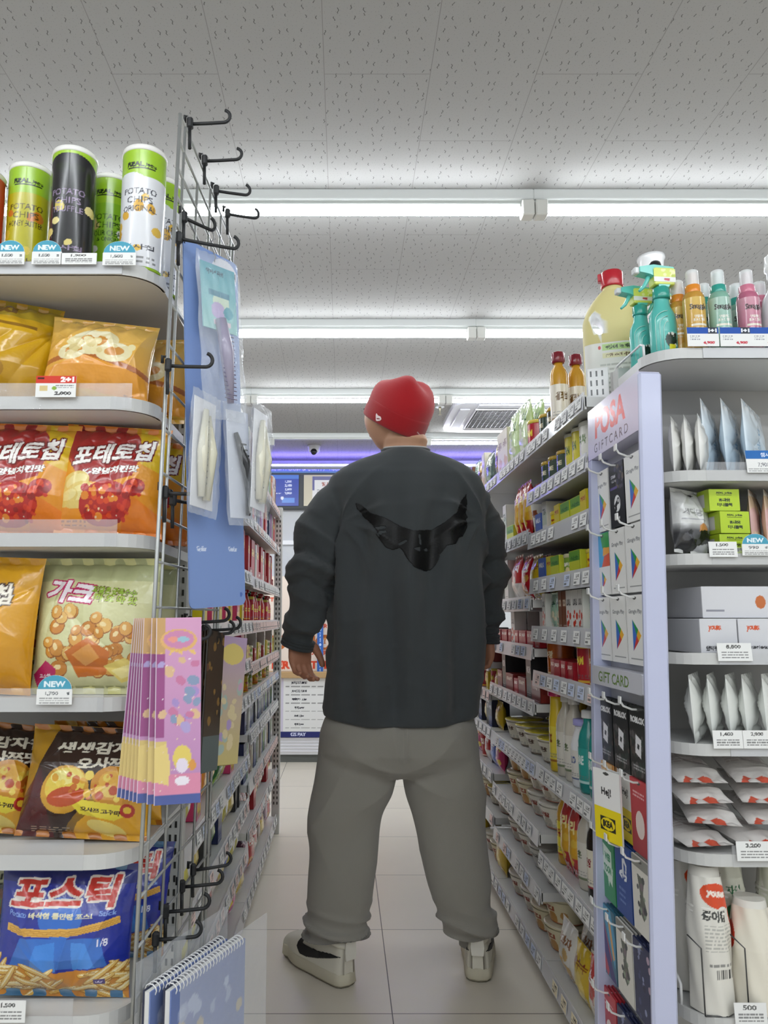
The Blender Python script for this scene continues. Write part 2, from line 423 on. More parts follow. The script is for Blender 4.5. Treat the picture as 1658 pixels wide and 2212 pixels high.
def dome_camera(loc, label, s=1.0):
    r = empty('security_camera', loc); tag(r, label, 'security camera')
    m = MB(); m.lathe([(0.0, -0.062*s), (0.034*s, -0.058*s), (0.044*s, -0.045*s), (0.047*s, -0.02*s), (0.052*s, -0.012*s), (0.052*s, 0)], 24, 'dcdcdc'); m.build('housing', 'gloss_plastic', r)
    m = MB(); m.lathe([(0.0, -0.030*s), (0.014*s, -0.028*s), (0.023*s, -0.018*s), (0.027*s, 0), (0.02*s, 0.02*s)], 20, '0b0c10', M=Matrix.Translation((0, -0.024*s, -0.050*s))@Matrix.Rotation(-0.6, 4, 'X')); m.build('lens', 'gloss_plastic', r)
p = atY(678, 957, 6.55); dome_camera((p.x, p.y, CEIL), 'white dome security camera on the ceiling before the menu board', 1.15)
p = atY(1405, 560, 3.02); dome_camera((p.x, p.y, CEIL), 'white dome security camera above the detergent jug', 1.1)
sp = empty('sprinkler', (0.70, 5.3, CEIL)); tag(sp, 'small chrome sprinkler head on the ceiling', 'sprinkler')
m = MB(); m.lathe([(0.033, -0.006), (0.033, 0)], 18, 'd8d8d8'); m.build('plate', 'wire_metal', sp)
m = MB(); m.lathe([(0.016, -0.062), (0.004, -0.058), (0.004, -0.03), (0.01, -0.02), (0.01, -0.004)], 12, 'b0a890'); m.build('nozzle', 'wire_metal', sp)

# menu board with its lit strip, on the far wall
zb0, zb1, zb2 = atY(600, 1098, 7.08).z, atY(600, 1022, 7.08).z, atY(600, 1003, 7.08).z
mb = empty('menu_board', (0, 7.08, 0)); tag(mb, 'long dark menu board with price panels on the far wall', 'sign')
m = MB(); m.box(-2.6, 0, zb0, 1.9, 0.1195, zb1, '4a4d4d', b=0.004); m.build('backing', 'matte_plastic', mb)
a = Art(4.5, zb2-zb1, 0.006, '5f86a6'); a.text('FRESH FOOD & COFFEE  NICE TO CU', 0.515, 0.5, 0.42, 'dfeaf2')
m = MB(); m.box(-2.6, 0, zb1, 1.9, 0.06, zb2, '5f86a6'); m.panel(a, (-2.6, -0.003, zb1), (1, 0, 0), (0, 0, 1)); m.build('header', 'card', mb)
x0, x1 = atY(597, 1060, 7.08).x, atY(645, 1060, 7.08).x
a = Art(x1-x0+0.1, 0.30, 0.004, '2c46a8'); a.rect(0, .88, 1, 1, '4f7fd0')
for i, t in enumerate(('1,300', '2,100', '2,600', '2,900')): a.text(t, 0.68, 0.78-0.125*i, 0.085, 'e8eeff', bold=0.02)
a.text('HOT 새벽 시작', 0.3, 0.40, 0.05, 'e8eeff'); a.rect(0.5, 0.1, 0.88, 0.26, '5e92e0'); a.ell(0.5, 0.25, .05, .05, 'f4f6ff')
zc = (zb0+zb1)/2-0.15
m = MB(); m.box(0, -0.004, 0, a.w, 0.004, a.h, '2c46a8'); m.panel(a, (0, -0.006, 0), (1, 0, 0), (0, 0, 1)); m.build('price_panel', 'menu_panel' if 'menu_panel' in FIN else 'card', mb, loc=(x0-0.1, -0.01, zc))
x0 = atY(656, 1060, 7.08).x
a = Art(0.42, 0.30, 0.004, 'cfc5a6'); a.rect(.2, .1, .95, .96, 'e8e6e0'); a.rect(.2, .84, .95, .96, '6c6c92'); a.rect(.2, .5, .24, .96, '5c5c92'); a.text('행사상품', .6, .7, .14, 'b06a5a', bold=.02); a.lines((.3, .15, .9, .55), 6)
m = MB(); m.box(0, -0.004, 0, a.w, 0.004, a.h, 'cfc5a6'); m.panel(a, (0, -0.006, 0), (1, 0, 0), (0, 0, 1)); m.build('notice_panel', 'card', mb, loc=(x0, -0.01, zc))
cs = empty('strip_light', (-0.35, 6.90, CEIL-0.125)); tag(cs, 'lavender light strip on top of the menu board', 'strip light')
m = MB(); m.box(-2.2, 0, 0, 2.2, 0.10, 0.012, 'd5dadd')
for x_ in (-2.0, -.7, .7, 2.0): m.box(x_, .04, .01, x_+.012, .06, .124, 'd5dadd')
m.build('channel', 'painted_metal', cs)
m = MB(); m.tube([(-2.1, 0.03, 0.024), (2.1, 0.03, 0.024)], 0.010, 8); m.build('tube', 'lavender_light', cs)

# far counter with its posters
YC = 5.70
zl1 = atY(640, 1450, YC).z; zl0 = atY(640, 1464, YC).z; zk = atY(640, 1630, YC).z; ztop = atY(620, 1245, YC).z
ct = empty('counter', (0, YC, 0)); tag(ct, 'white counter with a grey plinth at the end of the aisle', 'counter')
m = MB(); m.box(-1.7, 0.02, 0, 1.6, 0.6, zk, '5f625f'); m.build('plinth', 'matte_plastic', ct)
m = MB(); m.box(-1.7, 0.0, zk, 1.6, 0.6, zl0, 'dcdcdf')
for i in range(7): m.box(-1.7, -0.004, zk+0.02+i*0.022, 1.6, 0.0, zk+0.032+i*0.022, 'e8e8f0')
m.build('body', 'gloss_plastic', ct)
m = MB(); m.box(-1.7, -0.05, zl0, 1.6, 0.6, zl1, 'bb9a6e', b=0.004); m.build('worktop', 'card', ct)
xa, xb = atY(604, 1400, YC).x, atY(686, 1400, YC).x
ps = Art(1.15, ztop-zl1, 0.0045, 'eeddd0')
def pretzel(a, cx, cy, r):
    a.ell(cx, cy, r*1.25, r, 'c06a2c'); a.ell(cx-r*.5, cy+r*.15, r*.42, r*.5, 'eeddd0'); a.ell(cx+r*.5, cy+r*.15, r*.42, r*.5, 'eeddd0'); a.ell(cx, cy-r*.7, r*.3, r*.25, 'eeddd0'); a.ell(cx-r*.2, cy+r*.75, r*.5, r*.12, 'e2a05c')
for k in range(3):
    for i, cy in enumerate((0.90, 0.62, 0.34)): pretzel(ps, 0.07+.31*k, cy, 0.055); 
    for i, cy in enumerate((0.76, 0.48, 0.2)): ps.text('8', 0.05+.31*k, cy, 0.10, 'dd4a2a', bold=.05); ps.text('BUTTER', .15+.31*k, cy-.01, .045, 'd9522e', bold=.03)
    pretzel(ps, 0.2+.31*k, .3, .05)
    ps.text('BUTTER', 0.15+.31*k, 0.065, 0.085, 'dd4a2a', bold=0.05, wide=.27)
m = MB(); m.box(0, 0, 0, ps.w, 0.03, ps.h, 'eeddd0'); m.panel(ps, (0, -0.003, 0), (1, 0, 0), (0, 0, 1))
tag(m.build('poster', 'card', loc=(xa-0.25, YC+0.01, zl1+0.001)), 'butter pretzel poster standing on the far counter', 'poster')
x0 = atY(685, 1400, YC).x; z0 = atY(685, 1450, YC).z
a = Art(0.045, 0.56, 0.004, '2f62b4')
for i in range(5): a.ell(.5, .95-.2*i, .2, .2, 'cfe0ff'); a.text('GS25 EVENT', .5, .85-.2*i, .016, 'cfe0ff', rot=90)
m = MB(); m.box(0, 0, 0, .045, .01, .56, '2f62b4'); m.panel(a, (0, -0.002, 0), (1, 0, 0), (0, 0, 1))
tag(m.build('banner', 'card', loc=(x0, YC-0.03, z0)), 'narrow blue banner strip beside the pretzel poster', 'banner')
a = Art(0.50, zl0-atY(640, 1592, YC).z, 0.004, 'e6e6e6'); a.rect(0, 0, .12, 1, 'cfc9dc'); a.rect(0, 0, 1, .10, '2a2f6a'); a.text('GS PAY', .35, .05, .06, 'd0d4f0', bold=.03)
for i in range(6): a.text(('MAGGI 3000', 'MACCI 5000', '아메리카노 2,100', '라떼 2,600', '수제 1,500', '카페 5,000')[i], .36, .92-.14*i, .036, '33333c', bold=.02); a.lines((.16, .84-.14*i, .8, .88-.14*i), 1)
m = MB(); m.box(0, 0, 0, a.w, 0.006, a.h, 'e6e6e6'); m.panel(a, (0, -0.002, 0), (1, 0, 0), (0, 0, 1))
tag(m.build('price_list', 'paper', loc=(xa-0.03, YC-0.014, zl0-a.h-0.001)), 'white printed list with a navy foot on the counter front', 'notice')
# tall white cabinet standing behind the counter
m = MB(); m.box(-2.3, 6.55, 0, 1.9, 7.0, 1.28, 'd4d7da', b=0.004); 
tag(m.build('back_cabinet', 'painted_metal'), 'long white cabinet behind the far counter', 'cabinet')

# ============================================================ SHELVING
def shelf_mesh(W, D, corners=(False, False), r=0.07, t=0.024, lip=0.03, col='cfcfcd'):
    """front edge along y=0, corners rounded where asked; top surface at z=0"""
    pts = []
    def arc(cx, cy, a0, a1):
        for i in range(9):
            a = a0+(a1-a0)*i/8; pts.append((cx+r*math.cos(a), cy+r*math.sin(a)))
    if corners[0]: arc(r, r, PI, 1.5*PI)
    else: pts.append((0, 0))
    if corners[1]: arc(W-r, r, 1.5*PI, 2*PI)
    else: pts.append((W, 0))
    back = [(W, D), (0, D)]
    m = MB(); m.prism([(x, y, -t) for x, y in pts+back], (0, 0, 1), t, col)
    n = len(pts); NR = []
    for i in range(n):
        x0, y0 = pts[max(i-1, 0)]; x1, y1 = pts[min(i+1, n-1)]; l = math.hypot(x1-x0, y1-y0); NR.append((-(y1-y0)/l, (x1-x0)/l))
    V, F = [], []
    for (x, y), (a, b) in zip(pts, NR): V += [(x-a*.002, y-b*.002, -lip), (x-a*.002, y-b*.002, .004), (x+a*.003, y+b*.003, .004), (x+a*.003, y+b*.003, -lip)]
    for i in range(n-1):
        for q in range(4): F.append((4*i+q, 4*i+(q+1) % 4, 4*i+4+(q+1) % 4, 4*i+4+q))
    F += [(0, 1, 2, 3), (4*n-4, 4*n-1, 4*n-2, 4*n-3)]
    m.add(V, F, 'c9c9c7'); return m
def shelving(name, label, loc, rz, W, D, H, shelves, corners=(False, False), rail=None, base_h=0.055, upr=(True, True), lip=.03, back='b9b7b3'):
    u = empty(name, loc, rz); tag(u, label, 'shelving')
    m = MB(); m.box(0, D-0.012, 0.0, W, D, H, back); m.build('back_panel', 'painted_metal', u)
    m = MB(); m.box(0.004, 0.03, 0, W-0.03, D-0.013, base_h, 'd3d3d1', b=0.003); m.build('base', 'painted_metal', u)
    for e, on in zip((0.0, W-0.03), upr):
        if not on: continue
        m = MB(); m.box(e, D-0.045, 0, e+0.03, D-0.013, H, 'c6c6c2', b=0.002)
        n = int((H-0.15)/0.025)
        for i in range(n):
            for dx in (0.008, 0.019): m.box(e+dx, D-0.0462, 0.12+i*0.025, e+dx+0.004, D-0.0446, 0.132+i*0.025, '33332f')
        m.build('upright', 'painted_metal', u)
    for i, z in enumerate(shelves):
        d = D-0.014
        s = shelf_mesh(W-0.002, d, corners, t=min(.024, lip), lip=lip); so = s.build('shelf', 'painted_metal', u, loc=(0.001, 0, z))
        if rail and (rail is True or i in rail):
            r = MB(); L0, L1 = (0.07 if corners[0] else 0.002), W-0.004-(0.07 if corners[1] else 0)
            r.add([(L0, -0.006, -0.034), (L1, -0.006, -0.034), (L1, 0.0-0.001, 0.012), (L0, -0.001, 0.012), (L0, -0.0085, -0.034), (L1, -0.0085, -0.034), (L1, -0.0035, 0.012), (L0, -0.0035, 0.012)],
                  [(0, 3, 2, 1), (4, 5, 6, 7), (0, 1, 5, 4), (2, 3, 7, 6), (0, 4, 7, 3), (1, 2, 6, 5)], 'e4e4e8'); r.build('price_rail', 'frosted_plastic', so)
    return u
# ============================================================ SHELVING IN PLACE
YL, YR = 1.20, 1.47
ZL = [atY(200, y, YL).z for y in (2200, 1852, 1512, 1157, 862, 572)]
ZR = [atY(1500, y, YR).z for y in (2205, 1850, 1612, 1415, 1200, 1020, 756)]
LX0, LX1 = -1.22, -0.318
RX0 = 0.628
def end_rack(name, label, x0, x1, y, D, zs, corners, guard, top):
    u = shelving(name, label, (x0, y, 0), 0, x1-x0, D, top, zs, corners, None, base_h=min(0.12, zs[0]-.03), lip=.018)
    sh = [c for c in u.children if c.name.startswith('shelf')]
    for i, so in enumerate(sh):
        if guard[i] is None: continue
        a, b, h = guard[i]
        m = MB(); m.box(a-x0, -0.004, -0.018, b-x0, -0.0015, h, 'd9dadd'); m.build('price_rail', 'clear_plastic' if h > .012 else 'frosted_plastic', so, loc=(0, 0, 0))
    return u
endL = end_rack('end_display', 'grey metal end shelving with potato chip cans and snack bags', LX0, LX1, YL, 0.38, ZL, (False, True),
    [(-1.2, -0.40, .028), (-1.2, -0.395, .026), (-1.2, -0.375, .018), (-1.2, -0.365, .026), (-1.2, -0.35, .026), (-1.2, -0.375, .004)], 1.66)
endR = end_rack('end_display', 'grey metal end shelving with mist bottles, white packs and paper cups', RX0, 1.60, YR, 0.235, ZR, (True, False),
    [(0.72, 1.59, .004), (0.72, 1.59, .02), (0.73, 1.59, .01), (0.72, 1.59, .012), (0.72, 1.59, .016), (0.72, 1.59, .02), (0.73, 1.59, .004)], 1.62)
# wire side guards on the right end rack's shelves
for i, so in enumerate([c for c in endR.children if c.name.startswith('shelf')]):
    h = 0.05 if i < 6 else 0.035
    m = MB(); m.tube([(0.004, 0.05, 0), (0.004, 0.05, h*.8), (0.004, 0.065, h), (0.004, 0.2, h), (0.004, 0.215, h*.8), (0.004, 0.215, 0)], 0.0028, 6, 'e4e4e4')
    m.build('side_guard', 'painted_metal', so)
for i, so in enumerate([c for c in endL.children if c.name.startswith('shelf')]):
    continue
    W_ = LX1-LX0
    m = MB(); m.tube([(W_-0.006, 0.08, 0), (W_-0.006, 0.08, .045), (W_-0.006, 0.095, .055), (W_-0.006, 0.30, .055), (W_-0.006, 0.315, .045), (W_-0.006, 0.315, 0)], 0.0026, 6, 'dedede')
    m.build('side_guard', 'painted_metal', so)
# the long runs either side of the middle aisle
XRF, XLF = 0.57, -0.335
ZA = [0.085, 0.375, 0.62, 0.885, 1.015, 1.155, 1.29, 1.422, 1.568]
ZB = [0.085, 0.265, 0.425, 0.615, 0.795, 0.958, 1.105, 1.308, 1.568]
ZC = [0.085, 0.30, 0.46, 0.62, 0.76, 0.88, 1.105, 1.308, 1.568]
RUN_R = [(1.715, 2.29, ZA, 'nearest'), (2.29, 2.97, ZB, 'middle'), (2.97, 4.10, ZC, 'farthest')]
for y0, y1, zs, d in RUN_R:
    shelving('shelving_unit', 'grey metal shelving on the right of the aisle, %s section' % d, (XRF, y1, 0), -PI/2, y1-y0-.002, 0.42, 1.60, zs, rail=True, upr=(True, False))
ZD = [0.085, 0.265, 0.42, 0.57, 0.78, 0.90, 1.03, 1.20, 1.40, 1.59]
ZE = [0.085, 0.31, 0.47, 0.64, 0.78, 0.88, 1.03, 1.19, 1.40, 1.59]
RUN_L = [(1.60, 2.73, ZD, 'nearest'), (2.73, 3.86, ZE, 'farthest')]
for y0, y1, zs, d in RUN_L:
    shelving('shelving_unit', 'grey metal shelving on the left of the aisle, %s section' % d, (XLF, y0, 0), PI/2, y1-y0-.002, 0.40, 1.62, zs, rail=True, upr=(False, True))
# perforated post closing the far end of the left run
m = MB(); px = -0.322; m.box(px-.035, 3.862, 0, px+.004, 3.90, 1.62, 'cfcfcb', b=0.002)
for i in range(58):
    for dx in (-0.026, -0.010): m.box(px+dx, 3.8608, 0.14+i*0.025, px+dx+0.006, 3.8625, 0.153+i*0.025, '3a3a36')
tag(m.build('end_post', 'painted_metal'), 'white slotted post at the far end of the left shelving', 'post')

# ------------------------------------------------------------ wire grid on the side of the left end rack
G0, G1, GT = Vector((-0.283, 1.19, 1.915)), Vector((-0.259, 1.65, 1.915)), 1.915
def gp(s, z):            # point of the grid plane: s along the grid from the near edge, z height
    d = (G1-G0); lean = (GT-z)*0.018
    return Vector((G0.x+d.x*s/d.length-lean, G0.y+d.y*s/d.length, z))
GL = (G1-G0).length
grid = empty('wire_grid_panel', (-0.30, 1.19, 0)); tag(grid, 'tall grey wire grid panel clipped to the side of the snack rack', 'wire grid')
def gtube(name, pts, r, col='aeb0ae', fin='wire_metal', parent=grid):
    m = MB(); m.tube([p-Vector(parent.location) for p in pts], r, 7, col); return m.build(name, fin, parent)
for s, z in ((0, GT), (0.033, GT), (.13, GT-.05), (.23, GT), (.33, GT), (.43, GT), (GL, GT)): gtube('upright_wire', [gp(s, z), gp(s, 0.12)], 0.0034 if s in (0, GL) else 0.0026)
z = GT; k = 0
while z > 0.2: gtube('cross_wire', [gp(0, z), gp(GL, z)], 0.0024); k += 1; z -= 0.05 if k < 5 else 0.072
def gpix(x, y):          # the spot on the grid plane seen at a pixel
    a, b, c = ray(x, y); o = Vector((0, 0, CAMH)); d = Vector((a, b, c))
    p0, p1, p2 = gp(0, 1.9), gp(GL, 1.9), gp(0, 0.5); n = (p1-p0).cross(p2-p0)
    return o+d*((p0-o).dot(n)/d.dot(n))
def make_hook(L_=0.06):
    m = MB(); m.box(-0.005, -0.006, -0.010, 0.006, 0.006, 0.012, '17181a', b=0.003); m.tube([(0, 0, -.008), (.001, 0, -.048)], .0032, 7, '17181a')
    m.tube([(-0.004, 0, .014), (-0.009, 0, .016), (-0.009, 0, .004)], 0.003, 6, '17181a')
    b = m.build('black_hook', 'matte_plastic')
    m = MB(); m.tube([(0.004, 0, 0), (L_*.5, 0, 0.001), (L_, 0, 0.003)]+[(L_+0.012*math.sin(a), 0, 0.015-0.012*math.cos(a)) for a in np.linspace(0.2, 2.9, 9)], 0.0031, 8, '17181a')
    m.build('arm', 'matte_plastic', b); return b
hook_p = Proto(make_hook(), cat='hook'); hook_l = Proto(make_hook(0.095), cat='hook')
HK = [(405, 268, 0, 0, 'empty black hook at the top near corner of the wire grid'), (437, 348, 0, 0, 'empty black hook second along the top wire of the grid'),
      (462, 412, 0, .35, 'empty black hook third along the top wire of the grid'), (487, 462, 0, .4, 'empty black hook last along the top wire of the grid'),
      (380, 515, 1, -.45, 'long black hook holding the blue card strip'), (392, 470, 0, .9, 'black hook tilted above the blue card strip'),
      (357, 790, 0, .25, 'empty black hook left of the blue card, level with the bagged comb'), (350, 1065, 0, .5, 'empty black hook beside the chip bags with red lettering'),
      (368, 1080, 0, 1.2, 'black hook turned sideways below the blue card bags'), (352, 1385, 0, .25, 'black hook holding the pink sticker sheets'),
      (405, 1345, 0, .25, 'black hook just under the blue card strip'), (418, 1372, 0, .2, 'black hook holding the dark sticker sheets'), (436, 1362, 0, .1, 'black hook holding the pale sticker sheets'),
      (330, 2030, 0, 0.05, 'lowest empty black hook above the spiral notebooks'), (352, 1970, 0, 0.1, 'empty black hook second from the lowest on the grid'),
      (388, 1916, 0, 0.12, 'empty black hook third from the lowest on the grid'), (412, 1880, 0, .3, 'black hook at the far edge of the lower grid'), (398, 2180, 0, .4, 'black hook near the floor in front of the pink bag')]
HOOKS = []
for x, y, lg, tw, lab in HK:
    p = gpix(x, y); HOOKS.append((hook_l if lg else hook_p).place((p.x+0.004, p.y, p.z), -tw if lg else tw, lab, 'black hooks on the wire grid'))

# ------------------------------------------------------------ gift card stand
LEAN = math.radians(1.95)
gs = empty('gift_card_stand', (0.518, 1.394, 0)); gs.rotation_euler = (0, LEAN, 0); tag(gs, 'tall lavender white gift card stand with red lettering on its header', 'display stand')
GC = 'bcc0da'; GW = 0.305
def gz(x, y): return atX(x, y, 0.56).z
zt_, zh, zg1, zg0 = 1.525, 1.408, atX(1340, 1447, .55).z, atX(1340, 1489, .55).z
m = MB(); m.box(-0.002, -0.003, 0.02, 0.042, 0.010, zt_-0.004, GC, b=0.004); m.build('side_panel', 'gloss_plastic', gs)
m = MB(); m.box(-0.002, GW-0.022, 0.02, 0.042, GW, zh, GC, b=0.002); m.build('side_panel', 'gloss_plastic', gs)
m = MB(); m.box(0.036, 0.008, 0.02, 0.042, GW-0.02, zh, 'c4c5cc'); m.build('back_panel', 'gloss_plastic', gs)
a = Art(GW, zt_-zh, 0.0012, 'd2cde2'); a.text('POSA', .46, .60, .50, 'd8382e', bold=0.035, wide=.60); a.text('G I F T C A R D', .47, .17, .17, '3a3444', bold=.0, wide=.66)
m = MB(); pts = [(0, 0.010, zh), (0, GW, zh)]+[(0, GW-0.03+0.03*math.cos(t), zt_-0.03+0.03*math.sin(t)) for t in np.linspace(0, PI/2, 7)]+[(0, 0.010, zt_)]
m.prism(pts, (1, 0, 0), 0.042, 'd0cde2'); keep = (a.Y < a.h-0.03) | (a.X > 0.03) | (np.hypot(a.X-.03, a.Y-a.h+.03) < .03)
m.panel(a, (-0.0012, GW, zh), (0, -1, 0), (0, 0, 1)); hd = m.build('header', 'gloss_plastic', gs)
a = Art(GW-.03, zg1-zg0, 0.0012, 'cfcfd6'); a.text('GIFT CARD', .46, .48, .55, '6f8a45', bold=.01, wide=.62)
m = MB(); m.box(-.004, 0.010, zg0, 0.040, GW-0.02, zg1, 'cfcfd6', b=.002); m.panel(a, (-0.0052, GW-.022, zg0), (0, -1, 0), (0, 0, 1)); m.build('crossbar', 'gloss_plastic', gs)
m = MB(); m.box(-0.01, -0.01, 0.0, 0.06, GW+.01, 0.022, GC, b=.004); m.build('foot', 'gloss_plastic', gs)
CW, CHt = 0.084, 0.135
def gcard(kind):
    bgs = dict(play='f0efec', steam='15161a', roblox='1b1d1c', orange='dd9c58', ikea='f1f0ee', green='2f8f5c', psn='274b96', multi='3c6f86', photo='e6e3da', red='b8323c', rainbow='f0efec', navy='2b3358')
    a = Art(CW, CHt, 0.0011, bgs[kind]); t = kind
    if t in ('play', 'rainbow'):
        if t == 'rainbow':
            a.rect(0, .45, 1, 1, '3ba7d8'); a.poly([(.35, 1), (1, 1), (1, .72), (.5, .75)], '3c9c4c'); a.poly([(.4, .45), (1, .45), (1, .66), (.6, .62)], 'dd5a35'); a.poly([(.5, .62), (1, .66), (1, .75), (.55, .76)], 'f0a83c'); s_, cy = .65, .24
        else: a.text('Google Play', .5, .755, .075, '6a6c70', wide=.78); s_, cy = 1.0, .42; a.rect(.12, .08, .88, .095, '9a9a9a')
        g = lambda x, y: (.5+x*s_, cy+y*s_*CW/CHt)
        a.poly([g(-.2, .36), g(-.2, -.36), g(.03, 0)], '3e6fc4'); a.poly([g(-.2, .36), g(.03, 0), g(.13, .14)], '2f9a52'); a.poly([g(-.2, -.36), g(.03, 0), g(.13, -.14)], 'd2403a'); a.poly([g(.13, .14), g(.03, 0), g(.13, -.14), g(.3, 0)], 'f0b432')
    elif t == 'steam':
        a.speck(30, (.4, .6, 1, 1), ['3d3a52', '51495a', '2a2d3a', '6a5f52'], (.03, .08), 3); a.text('STEAM', .3, .8, .05, 'c8c8d0', bold=.03); a.text('기프트카드', .32, .73, .04, 'c8c8d0'); a.rect(.05, .60, .55, .64, '584a86')
        a.ell(.5, .36, .21, .21, 'e9e9ea'); a.ell(.57, .40, .085, .085, '15161a'); a.ell(.57, .40, .045, .045, 'e9e9ea'); a.ell(.40, .29, .07, .07, '15161a'); a.poly([(.26, .33), (.42, .30), (.56, .36), (.50, .42)], '15161a'); a.text('STEAM', .5, .13, .045, 'e0e0e0', bold=.04)
    elif t == 'roblox':
        a.speck(40, (0, 0, 1, .62), ['3a3134', '4b3f3a', '24312b', '565252'], (.04, .1), 5); a.text('ROBLOX', .5, .82, .085, 'f0f0f0', bold=.05, wide=.8)
        a.poly([(.36, .62), (.68, .56), (.62, .30), (.30, .36)], 'ecebee'); a.poly([(.45, .50), (.56, .48), (.53, .41), (.42, .43)], '24262a'); a.lines((.15, .12, .8, .2), 2, 'dddddd')
    elif t == 'orange':
        a.grad('d98f4e', 'ecc48a'); a.ell(.5, .32, .17, .2, 'c2383a'); a.ell(.5, .12, .26, .25, '33241f'); a.lines((.1, .82, .5, .9), 2, 'ffffff')
    elif t == 'ikea':
        a.rect(0, 0, 1, .46, 'f2da1c'); a.text('Hej!', .48, .68, .14, '2a2a2a', bold=.03); a.rect(.22, .14, .78, .34, '2b2b22'); a.ell(.5, .24, .26, .14, 'f2da1c'); a.text('IKEA', .5, .24, .10, '2b2b22', bold=.05, wide=.38)
    elif t == 'green':
        a.poly([(.22, .80), (.80, .74), (.80, .52), (.86, .5), (.80, .24), (.62, .30), (.56, .20), (.50, .34), (.16, .40), (.18, .62), (.24, .6)], 'dfeee2'); a.text('WEB', .52, .63, .11, '2f8f5c', bold=.05, wide=.4); a.text('TOON', .5, .45, .11, '2f8f5c', bold=.05, wide=.5)
    elif t == 'psn':
        a.poly([(.46, .80), (.46, .56), (.54, .54), (.54, .76), (.66, .72), (.66, .64), (.58, .66), (.70, .6), (.74, .74), (.60, .82)], 'e8ecf4'); a.poly([(.28, .60), (.44, .64), (.44, .59), (.36, .57), (.44, .55), (.44, .51), (.24, .55)], 'e8ecf4'); a.poly([(.56, .60), (.74, .60), (.70, .52), (.56, .50), (.56, .53), (.66, .56), (.56, .57)], 'e8ecf4'); a.lines((.2, .15, .6, .4), 3, '9fb0d8')
    elif t == 'multi':
        a.poly([(0, .9), (0, .1), (.4, 0), (.7, .3), (.35, .6)], 'b8434e'); a.poly([(.1, 1), (.5, .55), (.9, .2), (1, .6), (.7, 1)], '4a9ac0'); a.poly([(.2, .7), (.7, .2), (1, 0), (.6, 0), (.2, .3)], '3e3470'); a.poly([(.5, .8), (.8, .3), (.9, .35), (.65, .85)], 'd8a866')
    elif t == 'photo':
        a.rect(0, .86, 1, 1, '8d8d86'); a.poly([(.3, .78), (.7, .75), (.6, .55), (.8, .35), (.6, .2), (.35, .3), (.45, .5)], '646a60'); a.speck(12, (.3, .25, .7, .75), ['494b50', '7b6b74', '8fa08a'], (.04, .09), 9)
    elif t == 'red':
        a.grad('a02a36', 'c63b42'); a.ell(.5, .4, .25, .3, 'e8d8d0'); a.lines((.15, .75, .8, .85), 2, 'ffffff')
    elif t == 'navy': a.speck(25, (0, 0, 1, 1), ['454e78', '1c2242', 'b8a0b4', '8a92b8'], (.03, .09), 2)
    a.ell(.5, .955, .11, .035, '4a4a48')
    m = MB(); m.box(-CW/2, 0, -CHt, CW/2, 0.0035, 0, bgs[kind]); m.panel(a, (-CW/2, -0.0008, -CHt), (1, 0, 0), (0, 0, 1))
    return m.build('gift_card', 'card')
GCP = {}
GD = dict(play='white four-colour triangle gift card', steam='black gift card with round emblem', roblox='black tilted-square gift card', orange='orange gift card', ikea='white and yellow Hej! card', green='green gift card with pale shape', psn='blue gift card, white emblem', multi='blue, red and purple gift card', photo='pale card with grey picture', red='red gift card', rainbow='gift card with rainbow upper half', navy='speckled navy gift card')
colY = [1.652, 1.562, 1.472]; colN = ['far column', 'middle column', 'near column']
rowsZ = [(gz(1312, 1000), 'top row', ['play', 'steam', 'play']), (gz(1315, 1143), 'second row', ['rainbow', 'play', 'play']), (gz(1318, 1288), 'third row', ['play', 'play', 'play']),
         (gz(1325, 1512), 'first row below crossbar', ['roblox', 'roblox', 'roblox']), (gz(1328, 1655), 'second row below crossbar', ['orange', 'ikea', 'red']),
         (gz(1330, 1805), 'third row below crossbar', ['green', 'psn', 'photo']), (gz(1332, 1965), 'fourth row below crossbar', ['multi', 'photo', 'navy']), (gz(1335, 2140), 'lowest row', ['red', 'navy', 'red'])]
for z, rn, kinds in rowsZ:
    for j, kd in enumerate(kinds):
        lx = 0.012; yl = colY[j]-1.394
        zz = z
        m = MB(); m.tube([(0.038, yl, zz-0.004), (0.002, yl, zz-0.004), (-0.014, yl, zz+0.002), (-0.020, yl, zz+0.012)], 0.0022, 6, 'e8e8e6'); m.box(-.022, yl-.007, zz+.006, -.019, yl+.007, zz+.02, 'e8e8e6', b=.001); m.build('hook', 'gloss_plastic', gs)
        if kd not in GCP: GCP[kd] = Proto(gcard(kd), cat='gift card')
        for q in range(3):
            lxx = lx+q*0.0075
            X = 0.518+math.cos(LEAN)*lxx+math.sin(LEAN)*zz-(.030 if kd == 'ikea' and q == 0 else 0)
            tilt = 0.0
            GCP[kd].place((X, colY[j], zz-lxx*math.sin(LEAN)), None, GD[kd]+', %s, %s, %s' % (('front', 'second', 'rearmost')[q], colN[j], rn), 'gift cards on the stand', rot=(0.0, LEAN*0, -PI/2+(.30 if kd == 'ikea' and q == 0 else 0)))
